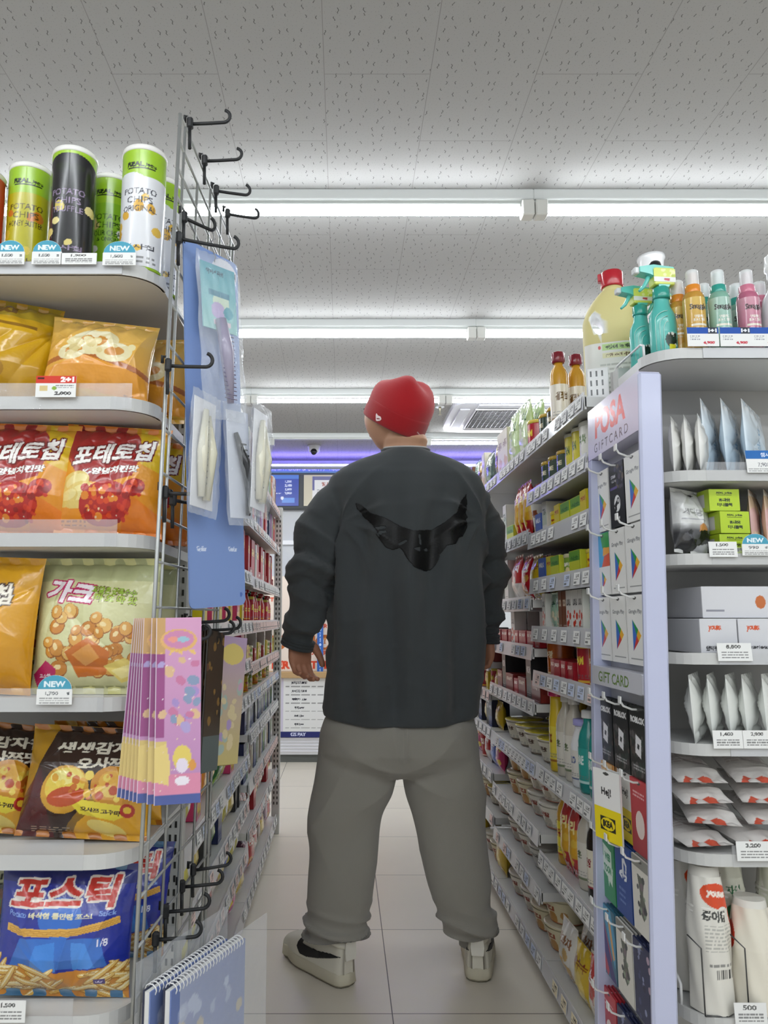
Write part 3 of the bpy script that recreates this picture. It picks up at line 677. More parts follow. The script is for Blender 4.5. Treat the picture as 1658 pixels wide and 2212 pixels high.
# ============================================================ PRODUCTS
def bag(name, art, t, seed=1, fin='foil', pinch=0.05, seal=0.05, back=None, creases=5, amp=0.004, slump=0.0, p=2.4):
    g = random.Random(seed); U = art.X/art.w; V = art.Y/art.h
    def shape(U, V, sgn):
        w, h = art.w, art.h
        s = np.clip((V-seal)/0.34, 0, 1)*np.clip((1-V-seal)/0.34, 0, 1)
        e = np.clip(1-np.abs(2*U-1)**p, 0, 1)
        B = (np.clip(s*1.15, 0, 1)**0.6)*(e**0.62)*(1+0.25*(0.5-V))
        x = (U-.5)*w*(1-pinch*np.sin(PI*V)**0.7)
        y = sgn*t/2*B
        gg = random.Random(seed*7+int(sgn))
        mask = np.clip(e*3, 0, 1)*np.clip(s*2+.15, 0, 1)
        for k in range(creases):
            cx, cy, an = gg.uniform(.1, .9), gg.uniform(.1, .9), gg.uniform(0, PI)
            d = (U-cx)*w/h*math.cos(an)+(V-cy)*math.sin(an); l = -(U-cx)*w/h*math.sin(an)+(V-cy)*math.cos(an)
            y = y+sgn*amp*gg.choice((1, -1, .7))*np.exp(-np.abs(d)/0.05)*np.exp(-(l/0.25)**2)*mask
        y = y+sgn*amp*0.5*np.sin(U*w*170+3*np.sin(V*9+seed))*np.exp(-((1-V-seal)/0.16)**2)*e*np.clip((1-V)*20, 0, 1)
        y = y+sgn*amp*0.5*np.sin(U*w*150+seed)*np.exp(-((V-seal)/0.14)**2)*e*np.clip(V*20, 0, 1)
        z = V*h*(1-slump*B*0.1)
        fx = np.abs(2*U-1)**3*0.0
        return np.stack([x, y+slump*0.03*V**2, z], -1)
    m = MB(); m.grid(shape(U, V, -1), art.C, smooth=True)
    nb = 22; ub, vb = np.meshgrid(np.linspace(0, 1, nb), np.linspace(0, 1, nb))
    m.grid(shape(ub, vb, 1), back or tuple(np.median(art.C.reshape(-1, 3), 0)), smooth=True, flip=True)
    return m.build(name, fin)
def can_obj(name, r, h, art, lid='e9e9e6', body='8db92b', fin='gloss_plastic', lidh=0.008):
    m = MB(); m.lathe([(r*.97, 0), (r, .003), (r, h-.003), (r*.96, h)], 32, body); m.wrap(art, r+.0006, .004) if art else None
    o = m.build(name, fin)
    m = MB(); m.lathe([(r*1.02, h-lidh), (r*1.05, h-lidh+.001), (r*1.05, h-.0015+.002), (r*1.0, h+.003), (r*.9, h+.001)], 32, lid); m.build('lid', 'gloss_plastic', o); return o
def box_obj(name, w, d, h, art, col, fin='card', side=None):
    m = MB(); m.box(-w/2, 0, 0, w/2, d, h, col, b=min(.002, w*.06)); m.panel(art, (-w/2, -.0008, 0), (1, 0, 0), (0, 0, 1))
    if side is not None:
        m.panel(side, (-w/2-.0008, d, 0), (0, -1, 0), (0, 0, 1)); m.panel(side, (w/2+.0008, 0, 0), (0, 1, 0), (0, 0, 1))
    return m.build(name, fin)
def cup_obj(name, rt, rb, h, art, lid, body):
    m = MB(); m.lathe([(rb*.9, 0), (rb, .003), (rt, h-.006), (rt*1.05, h-.004), (rt*1.05, h)], 28, body); m.wrap(art, rb+.0012, .003, r2=rt+.0008) if art else None
    o = m.build(name, 'card')
    m = MB(); m.lathe([(rt*1.055, h-.0005), (rt*1.06, h+.001), (rt*.98, h+.003), (rt*.3, h+.0035)], 28, lid); m.build('lid', 'foil', o); return o
def bottle_obj(name, prof, body, art, ar, az, cap, capcol, fin='gloss_plastic', n=24, arcs=(-PI*.95, PI*.95)):
    m = MB(); m.lathe(prof, n, body)
    if art: m.wrap(art, ar+.0008, az, a0=arcs[0], a1=arcs[1])
    o = m.build(name, fin)
    m = MB(); m.lathe(cap, n, capcol); m.build('cap', 'gloss_plastic', o); return o
def lab(w, h, bg, band=None, txt='', tc='ffffff', seed=0, blobs=None, res=.0022, txt2=None, bold=.03):
    a = Art(w, h, res, bg); g = random.Random(seed)
    if band: y = g.choice((.0, .6, .3)); a.rect(0, y, 1, y+.38, band)
    if blobs: a.speck(7, (.15, .08, .85, .5), blobs, (.08, .2), seed)
    if txt: a.text(txt, .5, .70, .17, tc, bold=bold, wide=.74)
    if txt2: a.text(txt2, .5, .50, .1, tc, wide=.5)
    a.lines((.15, .06, .85, .16), 2, '444444' if sum(hx(bg)) > 1.4 else 'dddddd', .7, seed); return a
PR = {}
def reg(k, o, w, d, h, desc, cat): PR[k] = Proto(o, w, d, h, desc, cat); return PR[k]
# --- jars, tins, cups, boxes, pouches for the long runs
def tin(k, r, h, bg, txt, tc, lid, desc, blobs=None): reg(k, can_obj('food_tin', r, h, lab(2*PI*r, h-.012, bg, None, '', seed=3) if 0 else _wl(r, h-.014, bg, txt, tc, blobs), lid, bg), 2.1*r, 2.1*r, h, desc, 'tin')
def _wl(r, h, bg, txt, tc, blobs=None):
    a = Art(2*PI*r, h, .0024, bg)
    if blobs: a.speck(10, (.3, .05, .7, .5), blobs, (.02, .06), 4)
    if txt: a.text(txt, .5, .66, .24, tc, bold=.03, wide=.2)
    a.rect(0, 0, 1, .06, tc, .8); a.lines((.32, .1, .68, .25), 2, '777777', .6); return a
tin('tin_red', .034, .10, 'b3202e', 'SPAM', 'f4e04a', 'd8c24a', 'red tin with yellow lid')
tin('tin_gold', .036, .05, 'b9a04e', '참치', 'fff4cc', 'c9bd74', 'gold tuna tin', ['7a5c2a'])
tin('tin_yellow', .036, .058, 'e3c81e', '황도', '9c3a1a', 'ddc94a', 'yellow fruit tin', ['d8831c'])
tin('tin_green', .036, .06, '7c9c3c', '골뱅이', 'f2eeda', 'c8c29a', 'green tin', ['e8d8a0'])
tin('tin_dark', .033, .082, '2f4436', 'JOE', 'e8e0c0', 'c2a23c', 'dark green jar with a gold lid')
tin('jar_orange', .042, .105, 'c0601f', '고추장', 'f7e6c0', 'b4501a', 'orange tub of chilli paste')
tin('can_yel', .030, .125, 'd9cc3a', 'CORN', '2c5a24', 'd8d6cc', 'tall yellow can')
tin('can_white', .034, .11, 'e4e2da', '보리차', '5a7a3a', 'd8d8d0', 'white can')
def cup(k, rt, rb, h, bg, txt, tc, lid, desc, blobs=None): reg(k, cup_obj('noodle_cup', rt, rb, h, _wl((rt+rb)/2, h-.012, bg, txt, tc, blobs), lid, bg), 2.15*rt, 2.15*rt, h, desc, 'noodle cup')
cup('cup_white', .047, .036, .105, 'e8e6dc', '우동', 'a0522c', 'eceae4', 'white paper noodle cup', ['c9a46a'])
cup('cup_red', .047, .036, .105, 'bb2a2a', '신컵', 'f8f0e0', 'd8d4cc', 'red noodle cup')
cup('cup_yel', .047, .036, .11, 'c9b44a', '참깨', '7a2a1c', 'ecebe6', 'yellow noodle cup')
cup('bowl_white', .068, .05, .072, 'e2ded2', '큰사발', '8a3a2a', 'dedad0', 'white noodle bowl', ['b8b0a0'])
cup('bowl_yel', .066, .05, .07, 'd8d2c0', '짜장', '4a3020', 'ddcc22', 'noodle bowl with a yellow lid')
cup('bowl_grey', .066, .05, .07, 'bdbbb4', '너구리', '54504c', 'c9c7c0', 'grey noodle bowl')
cup('bowl_cream', .068, .05, .075, 'd9cfae', '튀김', '9a4a2a', 'ddd6c0', 'cream noodle bowl', ['b98a4a'])
def box(k, w, d, h, col, txt, tc, desc, band=None, blobs=None, cat='box'):
    reg(k, box_obj('box', w, d, h, lab(w, h, col, band, txt, tc, hash(k) % 97 if 0 else len(k)*7, blobs), col), w, d, h, desc, cat)
box('bx_red', .085, .05, .16, 'b01f28', '홍삼', 'f4d46a', 'red carton', 'c83038')
box('bx_redlow', .11, .09, .06, '7e2420', 'KRAFT', 'e8d8c8', 'dark red carton')
box('bx_tomato', .045, .045, .12, 'e9e7e2', '토마토', '3a3a3a', 'white carton with a red foot', None, ['cf3a22', 'd8452a'])
box('bx_navy', .07, .10, .145, '20284e', '커피', 'd8d8e8', 'navy carton', '2f3f7a')
box('bx_white', .06, .12, .15, 'e3e1dd', 'TEA', '5a6a5a', 'white carton', 'c9d2c2')
box('bx_cream', .075, .03, .17, 'e3dcc8', '누룽지', '7a5a3a', 'cream carton', None, ['caa86a'])
box('bx_brown', .05, .10, .17, '7a4a34', 'COCOA', 'e8d8c0', 'brown carton')
box('bx_green', .05, .09, .155, '3f7a3a', '녹차', 'f0f4e0', 'green carton', '8ab04a')
box('bx_yelgreen', .085, .05, .065, 'cdd23a', '식초', '2a6a2a', 'yellow and green small carton', '6aa03a')
box('bx_yel', .055, .05, .07, 'dcc81e', '카레', 'b02a1a', 'small yellow carton')
box('bx_blue', .06, .05, .07, '4a66b4', 'MILK', 'f0f0f8', 'small blue carton')
box('bx_pinkthin', .022, .11, .15, 'c59ac4', 'LIP', 'fff0ff', 'slim pink packet', 'e0c0dc')
box('bx_lilac', .03, .10, .14, 'a88fd0', 'PAD', 'fffaff', 'slim lilac packet')
box('bx_orange', .045, .10, .15, 'd88a3a', 'VITA', 'fff4e0', 'orange carton')
box('bx_black', .06, .10, .13, '2a2a2c', 'NOIR', 'd8d8d8', 'black carton', '46443a')
box('bx_redcap', .05, .05, .05, 'a81c2c', 'BEEF', 'f8e0d8', 'small red pack')
box('bx_pink', .07, .06, .10, 'c83a6a', '젤리', 'fff0f4', 'pink candy box', 'e88aa8', ['f4d048'])
def pouch(k, w, h, t, col, txt, tc, desc, blobs=None, band=None, seed=1, fin='foil'):
    a = lab(w, h, col, band, txt, tc, seed, blobs, .003); reg(k, bag('pouch', a, t, seed, fin, .03, .05, None, 3, .003), w, t, h, desc, 'packet')
pouch('po_green', .135, .20, .04, 'b9cf96', '현미', '3c6a3a', 'pale green pouch', ['e2e8c8'], None, 3)
pouch('po_mint', .11, .18, .035, 'a8c8b0', '국수', '2c5a48', 'mint green pouch', ['e8e0c0'], None, 5)
pouch('po_brown', .10, .17, .04, '6a4432', '호두', 'e8d8b8', 'brown pouch', ['caa04a'], 'c9a03a', 7)
pouch('po_dkgreen', .10, .155, .04, '2f4a44', '김', 'dfe6d8', 'dark green pouch', ['8fa38a'], None, 8)
pouch('po_red', .12, .15, .05, 'b8202a', '라면', 'f8f0e0', 'red foil packet', ['e0a04a'], None, 9)
pouch('po_redtall', .06, .19, .04, 'a81e22', '칠리', 'f4e6a0', 'tall red and yellow packet', ['d8b03a'], 'cf9c22', 10)
pouch('po_yel', .12, .14, .05, 'cfae1e', '옥수수', '7a2a14', 'yellow foil packet', ['e8d070'], None, 11)
pouch('po_orange', .13, .17, .06, 'd8881c', '치즈볼', '6a1c10', 'orange snack bag', ['e8b43c', 'c2641a'], None, 12)
pouch('po_blue', .14, .17, .06, '2440b4', 'OREO', 'f0f4ff', 'blue snack bag', ['6a8ae0'], None, 13)
pouch('po_purple', .15, .20, .07, '4a1c44', '고구마', 'd8b0c8', 'dark purple snack bag', ['7a3a6a'], '5a2650', 14)
pouch('po_pink', .14, .17, .06, 'c23a72', '쫀디기', 'f8e850', 'pink snack bag', ['f0d040', 'e87aa8'], None, 15)
pouch('po_white', .12, .15, .05, 'd9d6d0', '쌀과자', '8a5a3a', 'white snack bag', ['c8a468'], None, 16)
pouch('po_candy', .10, .13, .04, 'd8cf6a', '캔디', 'b03040', 'yellow bag of candy', ['c04a4a', 'e0e0e0', '8ab0a8'], None, 17)
pouch('po_redwhite', .13, .16, .05, 'c22a2e', '소시지', 'ffffff', 'red and white packet', ['e8e2da', 'd8d0c4'], 'e6e2dc', 18)
pouch('po_black', .09, .13, .04, '262a26', '초코', 'd8c88a', 'black packet', ['5a7a3a'], None, 19)
pouch('po_greenbag', .10, .14, .04, '2f6a38', '완두', 'e8e8a0', 'green packet', ['9ac04a'], None, 20)
pouch('po_dkred', .13, .17, .06, '5a1216', '양갱', 'd8a88a', 'dark red packet', ['3a0c10'], None, 21)
def bot(k, r, h, col, lbl, txt, tc, cap, desc, neck=.35, fin='gloss_plastic'):
    a = _wl(r, h*.42, lbl, txt, tc)
    o = bottle_obj('bottle', [(r*.9, 0), (r, .006), (r, h*.62), (r*.85, h*.72), (r*neck, h*.84), (r*neck, h*.92)], col, a, r, h*.12, [(r*neck*1.25, h*.90), (r*neck*1.3, h*.905), (r*neck*1.25, h*.99), (r*neck*.9, h)], cap, fin)
    reg(k, o, 2.1*r, 2.1*r, h, desc, 'bottle')
bot('bt_soy', .034, .27, '1c1410', 'e8e2d0', '진간장', '8a1c2a', 'e8d41c', 'dark soy sauce bottle with a yellow cap')
bot('bt_oil', .036, .26, 'c2932c', 'e8d43a', '식용유', '9a2a1a', 'd8c21c', 'golden cooking oil bottle')
bot('bt_pink', .026, .23, 'd8ba2e', 'e0cc4a', 'SHAMPOO', '8a4a1c', 'b8285a', 'yellow bottle with a pink cap', .8)
bot('bt_green', .027, .20, '1f5a34', 'e4d8b0', 'SOJU', '2a6a3a', '2c7a44', 'green glass bottle')
bot('bt_yel', .028, .18, 'd4cc2e', 'e8e04a', 'LEMON', '3a6a2a', 'e8e03a', 'yellow squeeze bottle')
bot('bt_redcan', .030, .14, 'c01c20', 'c82a26', 'COLA', 'f4d84a', 'b01c1c', 'red bottle', .7)
bot('bt_white', .030, .17, 'e2e2e4', 'dcd8d0', 'MILD', '4a5a8a', 'a8a4e0', 'white bottle with a lilac cap', .6)
bot('bt_clear', .030, .22, 'c9c2b4', 'd8d4ca', '식초', '5a6a4a', 'd8d4d0', 'pale vinegar bottle', .4)
bot('bt_teal', .030, .20, '1f8a84', '2a9a92', 'CARE', 'e4f4f0', 'e8e8e8', 'teal bottle with a white cap', .5)
# price tags for the long runs
def tag_obj(kind):
    a = Art(.046, .030, .0013, {'w': 'ececea', 'p': 'ecd2cc', 'b': 'c8d2ea', 'y': 'ece0c2'}[kind]); a.text({'w': '1,500', 'p': '2,000', 'b': '1,200', 'y': '3,800'}[kind], .62, .7, .26, '333333', bold=.01, wide=.5); a.rect(.08, .12, .5, .3, '555555', .75); a.rect(.08, .4, .8, .48, '777777', .6)
    m = MB(); m.box(-.023, -.0008, 0, .023, .0002, .030, 'e6e6e4'); m.panel(a, (-.023, -.0011, 0), (1, 0, 0), (0, 0, 1)); return m.build('price_tag', 'paper')
TG = {k: Proto(tag_obj(k), cat='price tag') for k in 'wpby'}
TD = dict(w='white price tag', p='pinkish price tag', b='pale blue price tag', y='cream price tag')

def fill_run(side, sec, y0, y1, z, shelf_no, items, tags='wwwp', tag_gap=.075, seed=0, depth=2, clear=9):
    g = random.Random(seed*131+shelf_no*17+int(y0*100)); far = side == 'right'
    XF, rz = (XRF, -PI/2) if side == 'right' else (XLF, PI/2); s = 1 if side == 'right' else -1
    sn = '%s shelf up, %s %s section' % (ORD[shelf_no], sec, side)
    y = y0+.008; cnt = {}; i = 0; n = 0
    while True:
        k = items[i % len(items)]; i += 1; stack = 1; reps = 1
        if isinstance(k, tuple): k, reps, stack = k
        for _ in range(reps):
            p = PR[k]
            sc = min(1, clear/(p.h*stack)); 
            if y+p.w*sc > y1-.006: return n
            for dr in range(depth):
                off = .016+dr*(p.d+.006)+g.uniform(0, .006)
                if off+p.d > .39: break
                for st in range(stack):
                    cnt[k] = cnt.get(k, 0)+1; lab_ = '%s, %s along %s' % (p.desc, ORD[cnt[k]-1], sn)
                    # boxes and pouches are built from their front, round things round their axis
                    o = off if p.o.name.split('.')[0] in ('box',) else off+p.d/2
                    tw = g.uniform(-.06, .06) if stack == 1 else 0
                    p.place((XF+s*o, y+p.w*sc/2, z+.001+st*(p.h*sc+.0042)), rz+tw, lab_, p.desc.split(' with')[0]+'s on the aisle shelves', scale=(sc, sc, sc)); n += 1
            y += p.w*sc+g.uniform(.003, .008)
TAGS = []
def rail_tags(side, sec, y0, y1, z, shelf_no, kinds, gap, seed=0, skip=.12):
    g = random.Random(seed+shelf_no*31+int(y0*50)); y = y0+.03; n = 0
    XF, rz = (XRF, -PI/2) if side == 'right' else (XLF, PI/2); s = 1 if side == 'right' else -1
    while y < y1-.03:
        if g.random() > skip:
            k = g.choice(kinds)
            TAGS.append((y, k, (XF-s*.0098, y, z-.026), rz, '%s, %s along %s shelf up, %s %s section' % (TD[k], ORD[n], ORD[shelf_no], sec, side))); n += 1
        y += gap*g.uniform(.95, 1.3)
# right side, nearest section
A_ = RUN_R[0]; Bs = RUN_R[1]; Cs = RUN_R[2]
def R(sec, i, items, depth=2, tags='wwwp', gap=.058, y0=None):
    y_0, y_1, zs, d = sec; fill_run('right', d, y0 or y_0, y_1, zs[i], i, items, seed=11, depth=depth, clear=(zs[i+1]-zs[i]-.034 if i+1 < len(zs) else 9)); rail_tags('right', d, y_0, y_1, zs[i], i, tags, gap)
R(A_, 8, [('tin_dark', 2, 1), ('tin_gold', 2, 2), ('tin_green', 1, 2), ('tin_gold', 1, 2)], 2, 'w', .055, y0=2.08)
R(A_, 7, [('can_white', 2, 1), ('can_yel', 2, 1), ('tin_dark', 1, 1), ('tin_dark', 3, 1)], 2, 'w', .06)
R(A_, 6, ['bx_blue', 'bx_yel', ('bx_yelgreen', 2, 1), 'bx_yel', 'tin_yellow', 'bx_white'], 2, 'ww', .06)
R(A_, 5, ['bx_blue', 'tin_yellow', ('bx_yelgreen', 1, 1), 'tin_green', 'bx_yelgreen', 'bx_yel'], 2, 'wb', .07)
R(A_, 4, [('po_mint', 2, 1), ('bx_tomato', 3, 1), 'bx_brown', 'bx_brown'], 2, 'w', .09)
R(A_, 3, [('jar_orange', 2, 1), ('tin_red', 1, 1), ('bx_redcap', 4, 1)], 2, 'wbp', .06)
R(A_, 2, [('bt_pink', 2, 1), ('bt_teal', 2, 1), ('bt_white', 1, 1), ('bt_clear', 2, 1)], 2, 'w', .052)
R(A_, 1, [('bt_oil', 1, 1), ('bt_soy', 3, 1), ('bt_clear', 1, 1), ('po_redtall', 2, 1)], 1, 'w', .052)
R(A_, 0, ['po_white', 'po_redwhite', 'po_yel', 'po_white', 'po_red'], 2, 'wwy', .07)
R(Bs, 8, [('tin_red', 1, 1), ('po_green', 2, 1), 'bx_cream', 'bx_cream', 'po_brown', 'po_dkgreen', 'po_mint'], 2, 'w', .055)
R(Bs, 7, [('cup_white', 1, 1), ('po_redtall', 3, 1), 'bx_yelgreen', 'bx_white', 'can_white', 'cup_red'], 2, 'w', .06)
R(Bs, 6, ['po_yel', 'po_red', 'po_redwhite', 'bx_white', 'cup_white'], 2, 'wb', .07)
R(Bs, 5, [('bx_redcap', 6, 1), 'bx_tomato', 'bx_redcap'], 2, 'wb', .055)
R(Bs, 4, ['bx_redlow', 'bx_black', 'bx_redlow', 'bx_redcap'], 2, 'w', .07)
R(Bs, 3, [('bowl_yel', 4, 1), 'cup_yel'], 2, 'wwb', .05)
R(Bs, 2, [('bowl_white', 2, 2), ('bowl_cream', 2, 2), ('bowl_white', 1, 2)], 2, 'ww', .055)
R(Bs, 1, [('bowl_grey', 2, 1), ('bowl_white', 2, 1), 'bowl_cream'], 2, 'pwb', .055)
R(Bs, 0, [('bowl_cream', 2, 2), ('bowl_white', 2, 2), ('bowl_grey', 1, 2)], 2, 'wwb', .06)
R(Cs, 8, ['po_dkgreen', 'bx_cream', 'po_brown', 'po_mint', 'bx_brown'], 1, 'w', .09)
R(Cs, 7, ['cup_red', 'bx_white', 'cup_white', 'bx_yel'], 1, 'w', .09)
R(Cs, 6, ['bx_white', 'bx_redcap', 'po_redwhite'], 1, 'w', .09)
R(Cs, 5, ['bx_redlow', 'bx_yel', 'bx_black'], 1, 'w', .08)
R(Cs, 4, ['po_yel', 'tin_red', 'bx_yel'], 1, 'wp', .08)
R(Cs, 3, ['po_yel', 'bx_navy', 'bx_black'], 1, 'w', .08)
R(Cs, 2, ['po_pink', 'po_blue', 'po_redwhite', 'cup_red'], 1, 'w', .08)
R(Cs, 1, ['bowl_white', 'bowl_yel', 'bowl_cream'], 1, 'p', .08)
R(Cs, 0, ['po_yel', 'bowl_cream', 'bowl_white'], 1, 'w', .08)
D_, E_ = RUN_L
def L(sec, i, items, depth=1, tags='wwwp', gap=.058, y0=None):
    y_0, y_1, zs, d = sec; fill_run('left', d, y0 or y_0, y_1, zs[i], i, items, seed=23, depth=depth, clear=(zs[i+1]-zs[i]-.034 if i+1 < len(zs) else 9)); rail_tags('left', d, y0 or y_0, y_1, zs[i], i, tags, gap)
L(D_, 9, ['bx_green', 'bx_orange', 'bx_white', 'bx_cream', 'bx_white', 'bx_brown'], 1, 'w', .07, y0=1.9)
L(D_, 8, ['bx_white', 'bx_pinkthin', 'bx_pinkthin', 'bx_lilac', 'po_candy'], 1, 'w', .08, y0=1.9)
L(D_, 7, ['bx_black', 'bx_white', 'bx_red', 'bt_white'], 1, 'w', .08, y0=1.9)
L(D_, 6, ['bx_yel', 'bt_yel', 'bx_pink', 'bt_green'], 1, 'w', .08, y0=1.9)
L(D_, 5, ['po_candy', 'bx_pink', 'tin_yellow', 'tin_green'], 1, 'pw', .08, y0=1.9)
L(D_, 4, ['bx_blue', 'tin_green', 'bx_yel', 'tin_yellow'], 1, 'w', .08, y0=1.9)
L(D_, 3, ['po_candy', 'bx_pink', 'po_orange', 'po_orange', 'po_greenbag'], 1, 'wb', .06, y0=1.75)
L(D_, 2, ['po_candy', 'po_candy', 'po_yel', 'bx_black', 'bx_black', 'po_greenbag', 'bx_navy'], 1, 'pw', .07, y0=1.7)
L(D_, 1, ['po_blue', 'po_candy', 'po_candy', 'po_black', 'po_red', 'po_redwhite', 'po_yel'], 1, 'wp', .08, y0=1.7)
L(D_, 0, ['po_pink', 'po_red', 'po_blue', 'po_white', 'po_dkred', 'po_purple', 'po_dkred'], 1, 'w', .2, y0=1.7)
L(E_, 9, ['bx_cream', 'bx_brown', 'bx_brown', 'bx_white', 'bx_green', 'bx_yel', 'bx_orange', 'bx_pinkthin', 'bx_lilac'], 1, 'p', .06)
L(E_, 8, ['bx_pinkthin', 'bx_lilac', 'bx_white', 'bx_red', 'bx_pinkthin', 'bt_white', 'bx_navy', 'bt_white'], 1, 'pw', .06)
L(E_, 7, ['bx_red', 'bx_redcap', 'bx_red', 'bx_white'], 1, 'w', .06)
L(E_, 6, ['bt_green', 'bt_redcan', 'bt_redcan', 'bt_clear', 'tin_red'], 1, 'pp', .05)
L(E_, 5, ['bx_white', 'bx_yel', 'tin_yellow', 'tin_green', 'bx_redcap'], 1, 'pp', .05)
L(E_, 4, ['tin_red', 'tin_yellow', 'jar_orange', 'tin_green', 'tin_red'], 1, 'bw', .05)
L(E_, 3, ['bx_navy', 'bx_black', 'bx_white', 'bx_navy', 'bx_green'], 1, 'ww', .05)
L(E_, 2, ['bx_navy', 'bx_green', 'bx_white', 'bx_brown', 'bx_cream'], 1, 'pp', .05)
L(E_, 1, ['po_red', 'po_redwhite', 'po_dkred', 'bx_red', 'po_yel'], 1, 'pw', .05)
L(E_, 0, ['po_yel', 'po_purple', 'po_red', 'po_redwhite', 'po_dkred'], 1, 'w', .08)

# the nearest price tags one by one, the farthest as one object
TAGS.sort(key=lambda t: t[0])
for y, k, loc, rz, lb in TAGS[:262]: TG[k].place(loc, None, lb, 'price tags on the aisle shelves', rot=(-.11, 0, rz))
if TAGS[262:]:
    m = MB()
    for y, k, loc, rz, lb in TAGS[262:]:
        M_ = Matrix.Translation(loc)@Matrix.Rotation(rz, 4, 'Z')@Matrix.Rotation(-.11, 4, 'X')
        m.box(-.023, -.0011, 0, .023, .0002, .030, {'w': 'ececea', 'p': 'ecd2cc', 'b': 'c8d2ea', 'y': 'ece0c2'}[k], M=M_); m.box(-.015, -.0014, .006, .015, -.0010, .010, '777777', M=M_)
    tag(m.build('price_tag', 'paper'), 'all the small price tags on the farthest shelf rails', 'price tag', None, 'stuff')
# ============================================================ LEFT END RACK: cans and snack bags
YB0 = YL+0.012
def put(o, x, y, z, label, cat, rz=0, tilt=0, group=None, roll=0):
    o.location = (x, y, z); o.rotation_euler = (tilt, roll, rz); return tag(o, label, cat, group)
def seat(o, z, ztop=None):
    """let a tilted thing rest on its shelf and keep it under the one above"""
    bpy.context.view_layer.update()
    def zs():
        M_ = o.matrix_basis; A = np.empty(len(o.data.vertices)*3); o.data.vertices.foreach_get('co', A); A = A.reshape(-1, 3)
        w_ = A@np.array(M_)[:3, :3].T; return w_[:, 2].min(), w_[:, 2].max()
    lo, hi = zs()
    if ztop is not None and hi-lo > ztop-z-.001: k = (ztop-z-.001)/(hi-lo); o.scale = (k, k, k); bpy.context.view_layer.update(); lo, hi = zs()
    o.location.z = z-lo+.0006; return o
def chip_can(bg, top, l1, l2, tc, spots, seed, extra=None):
    r, h = .0375, .228; a = Art(2*PI*r, h-.010, .0013, bg)
    a.rect(0, .76, 1, 1, '9bc32c')
    if extra: extra(a)
    a.speck(9, (.28, .04, .72, .60), spots, (.03, .05), seed, .8)
    a.text('REAL', .46, .865, .042, '1f2a14', bold=.06, wide=.13); a.text('Price', .575, .858, .032, '1f2a14', bold=.02, shear=.3, wide=.085); a.rect(.40, .822, .61, .834, '1f2a14')
    a.text('POTATO', .5, .635, .050, tc, wide=.25); a.text('CHIPS', .5, .56, .050, tc, wide=.19); a.text(l1, .5, .485, .045, tc, wide=.26 if len(l1) > 7 else .23)
    if l2: a.text(l2, .5, .43, .035, tc, wide=.16)
    a.text('감자칩', .5, .16, .045, tc, bold=.01, wide=.24); a.lines((.36, .02, .64, .09), 2, '666666', .7)
    return can_obj('chip_can', r, h, a, 'eceae6', '9bc32c')
def blk(a): a.ell(.5, .3, .5, .62, '1c1b1e'); a.rect(0, 0, 1, .70, '1c1b1e')
def wht(a): a.rect(0, 0, 1, .70, 'dfe0e4'); a.ell(.40, .70, .16, .09, 'dfe0e4')
zc = ZL[5]+.001; cd = .0375
def cx(x, Y): return atY(x, 450, Y).x
cans = [(chip_can('b9b21c', 0, 'HONEY BUTTER', '', '4a3c10', ['d9a03c', 'c9781e', 'd9c23c'], 3), 64, YL+.10, .25, 'yellow potato chip can with honey butter lettering'),
        (chip_can('1c1b1e', 0, 'TRUFFLE', '', '8f7f9a', ['d9c878', 'cdbb62', 'e2d390'], 4, blk), 157, YL+.052, .1, 'black potato chip can with truffle lettering at the shelf front'),
        (chip_can('86b52a', 0, 'SOUR CREAM', '& ONION', '2a4a14', ['e8e8e0', 'd9c878'], 5), 240, YL+.135, .2, 'green potato chip can half hidden behind the white one'),
        (chip_can('dfe0e4', 0, 'ORIGINAL', '', '3a3a44', ['d9a83c', 'e0b850'], 6, wht), 309, YL+.050, .1, 'white potato chip can with original lettering at the shelf corner')]
for o, x, Y, rz, lb in cans: put(o, cx(x, Y), Y, zc, lb, 'can', rz, group='chip cans on the top snack shelf')
c2 = copy_tree(cans[3][0], (cx(345, YL+.14), YL+.145, zc), .6, 'white potato chip can at the back, right of the original one')
c3 = copy_tree(cans[1][0], (cx(150, YL+.17)-.012, YL+.19, zc), .5, 'black potato chip can standing behind the truffle can')
c4 = copy_tree(cans[0][0], (cx(60, YL+.2), YL+.22, zc), .5, 'yellow potato chip can in the back row of the top shelf')
c5 = copy_tree(cans[3][0], (cx(290, YL+.2), YL+.21, zc), -.3, 'white potato chip can in the back row of the top shelf')
a = Art(2*PI*cd, .218, .0025, 'b02a22'); a.rect(0, .76, 1, 1, 'c8382a'); a.text('HOT', .5, .5, .1, 'f0e0c0', bold=.04, wide=.2)
o = can_obj('chip_can', cd, .20, Art(2*PI*cd, .19, .0025, 'b02a22').text('HOT', .5, .5, .1, 'f0e0c0', bold=.04, wide=.2), 'd8d0c8', 'b02a22')
put(o, cx(-40, YL+.07), YL+.07, zc, 'red chip can at the left edge of the top shelf', 'can', group='chip cans on the top snack shelf')
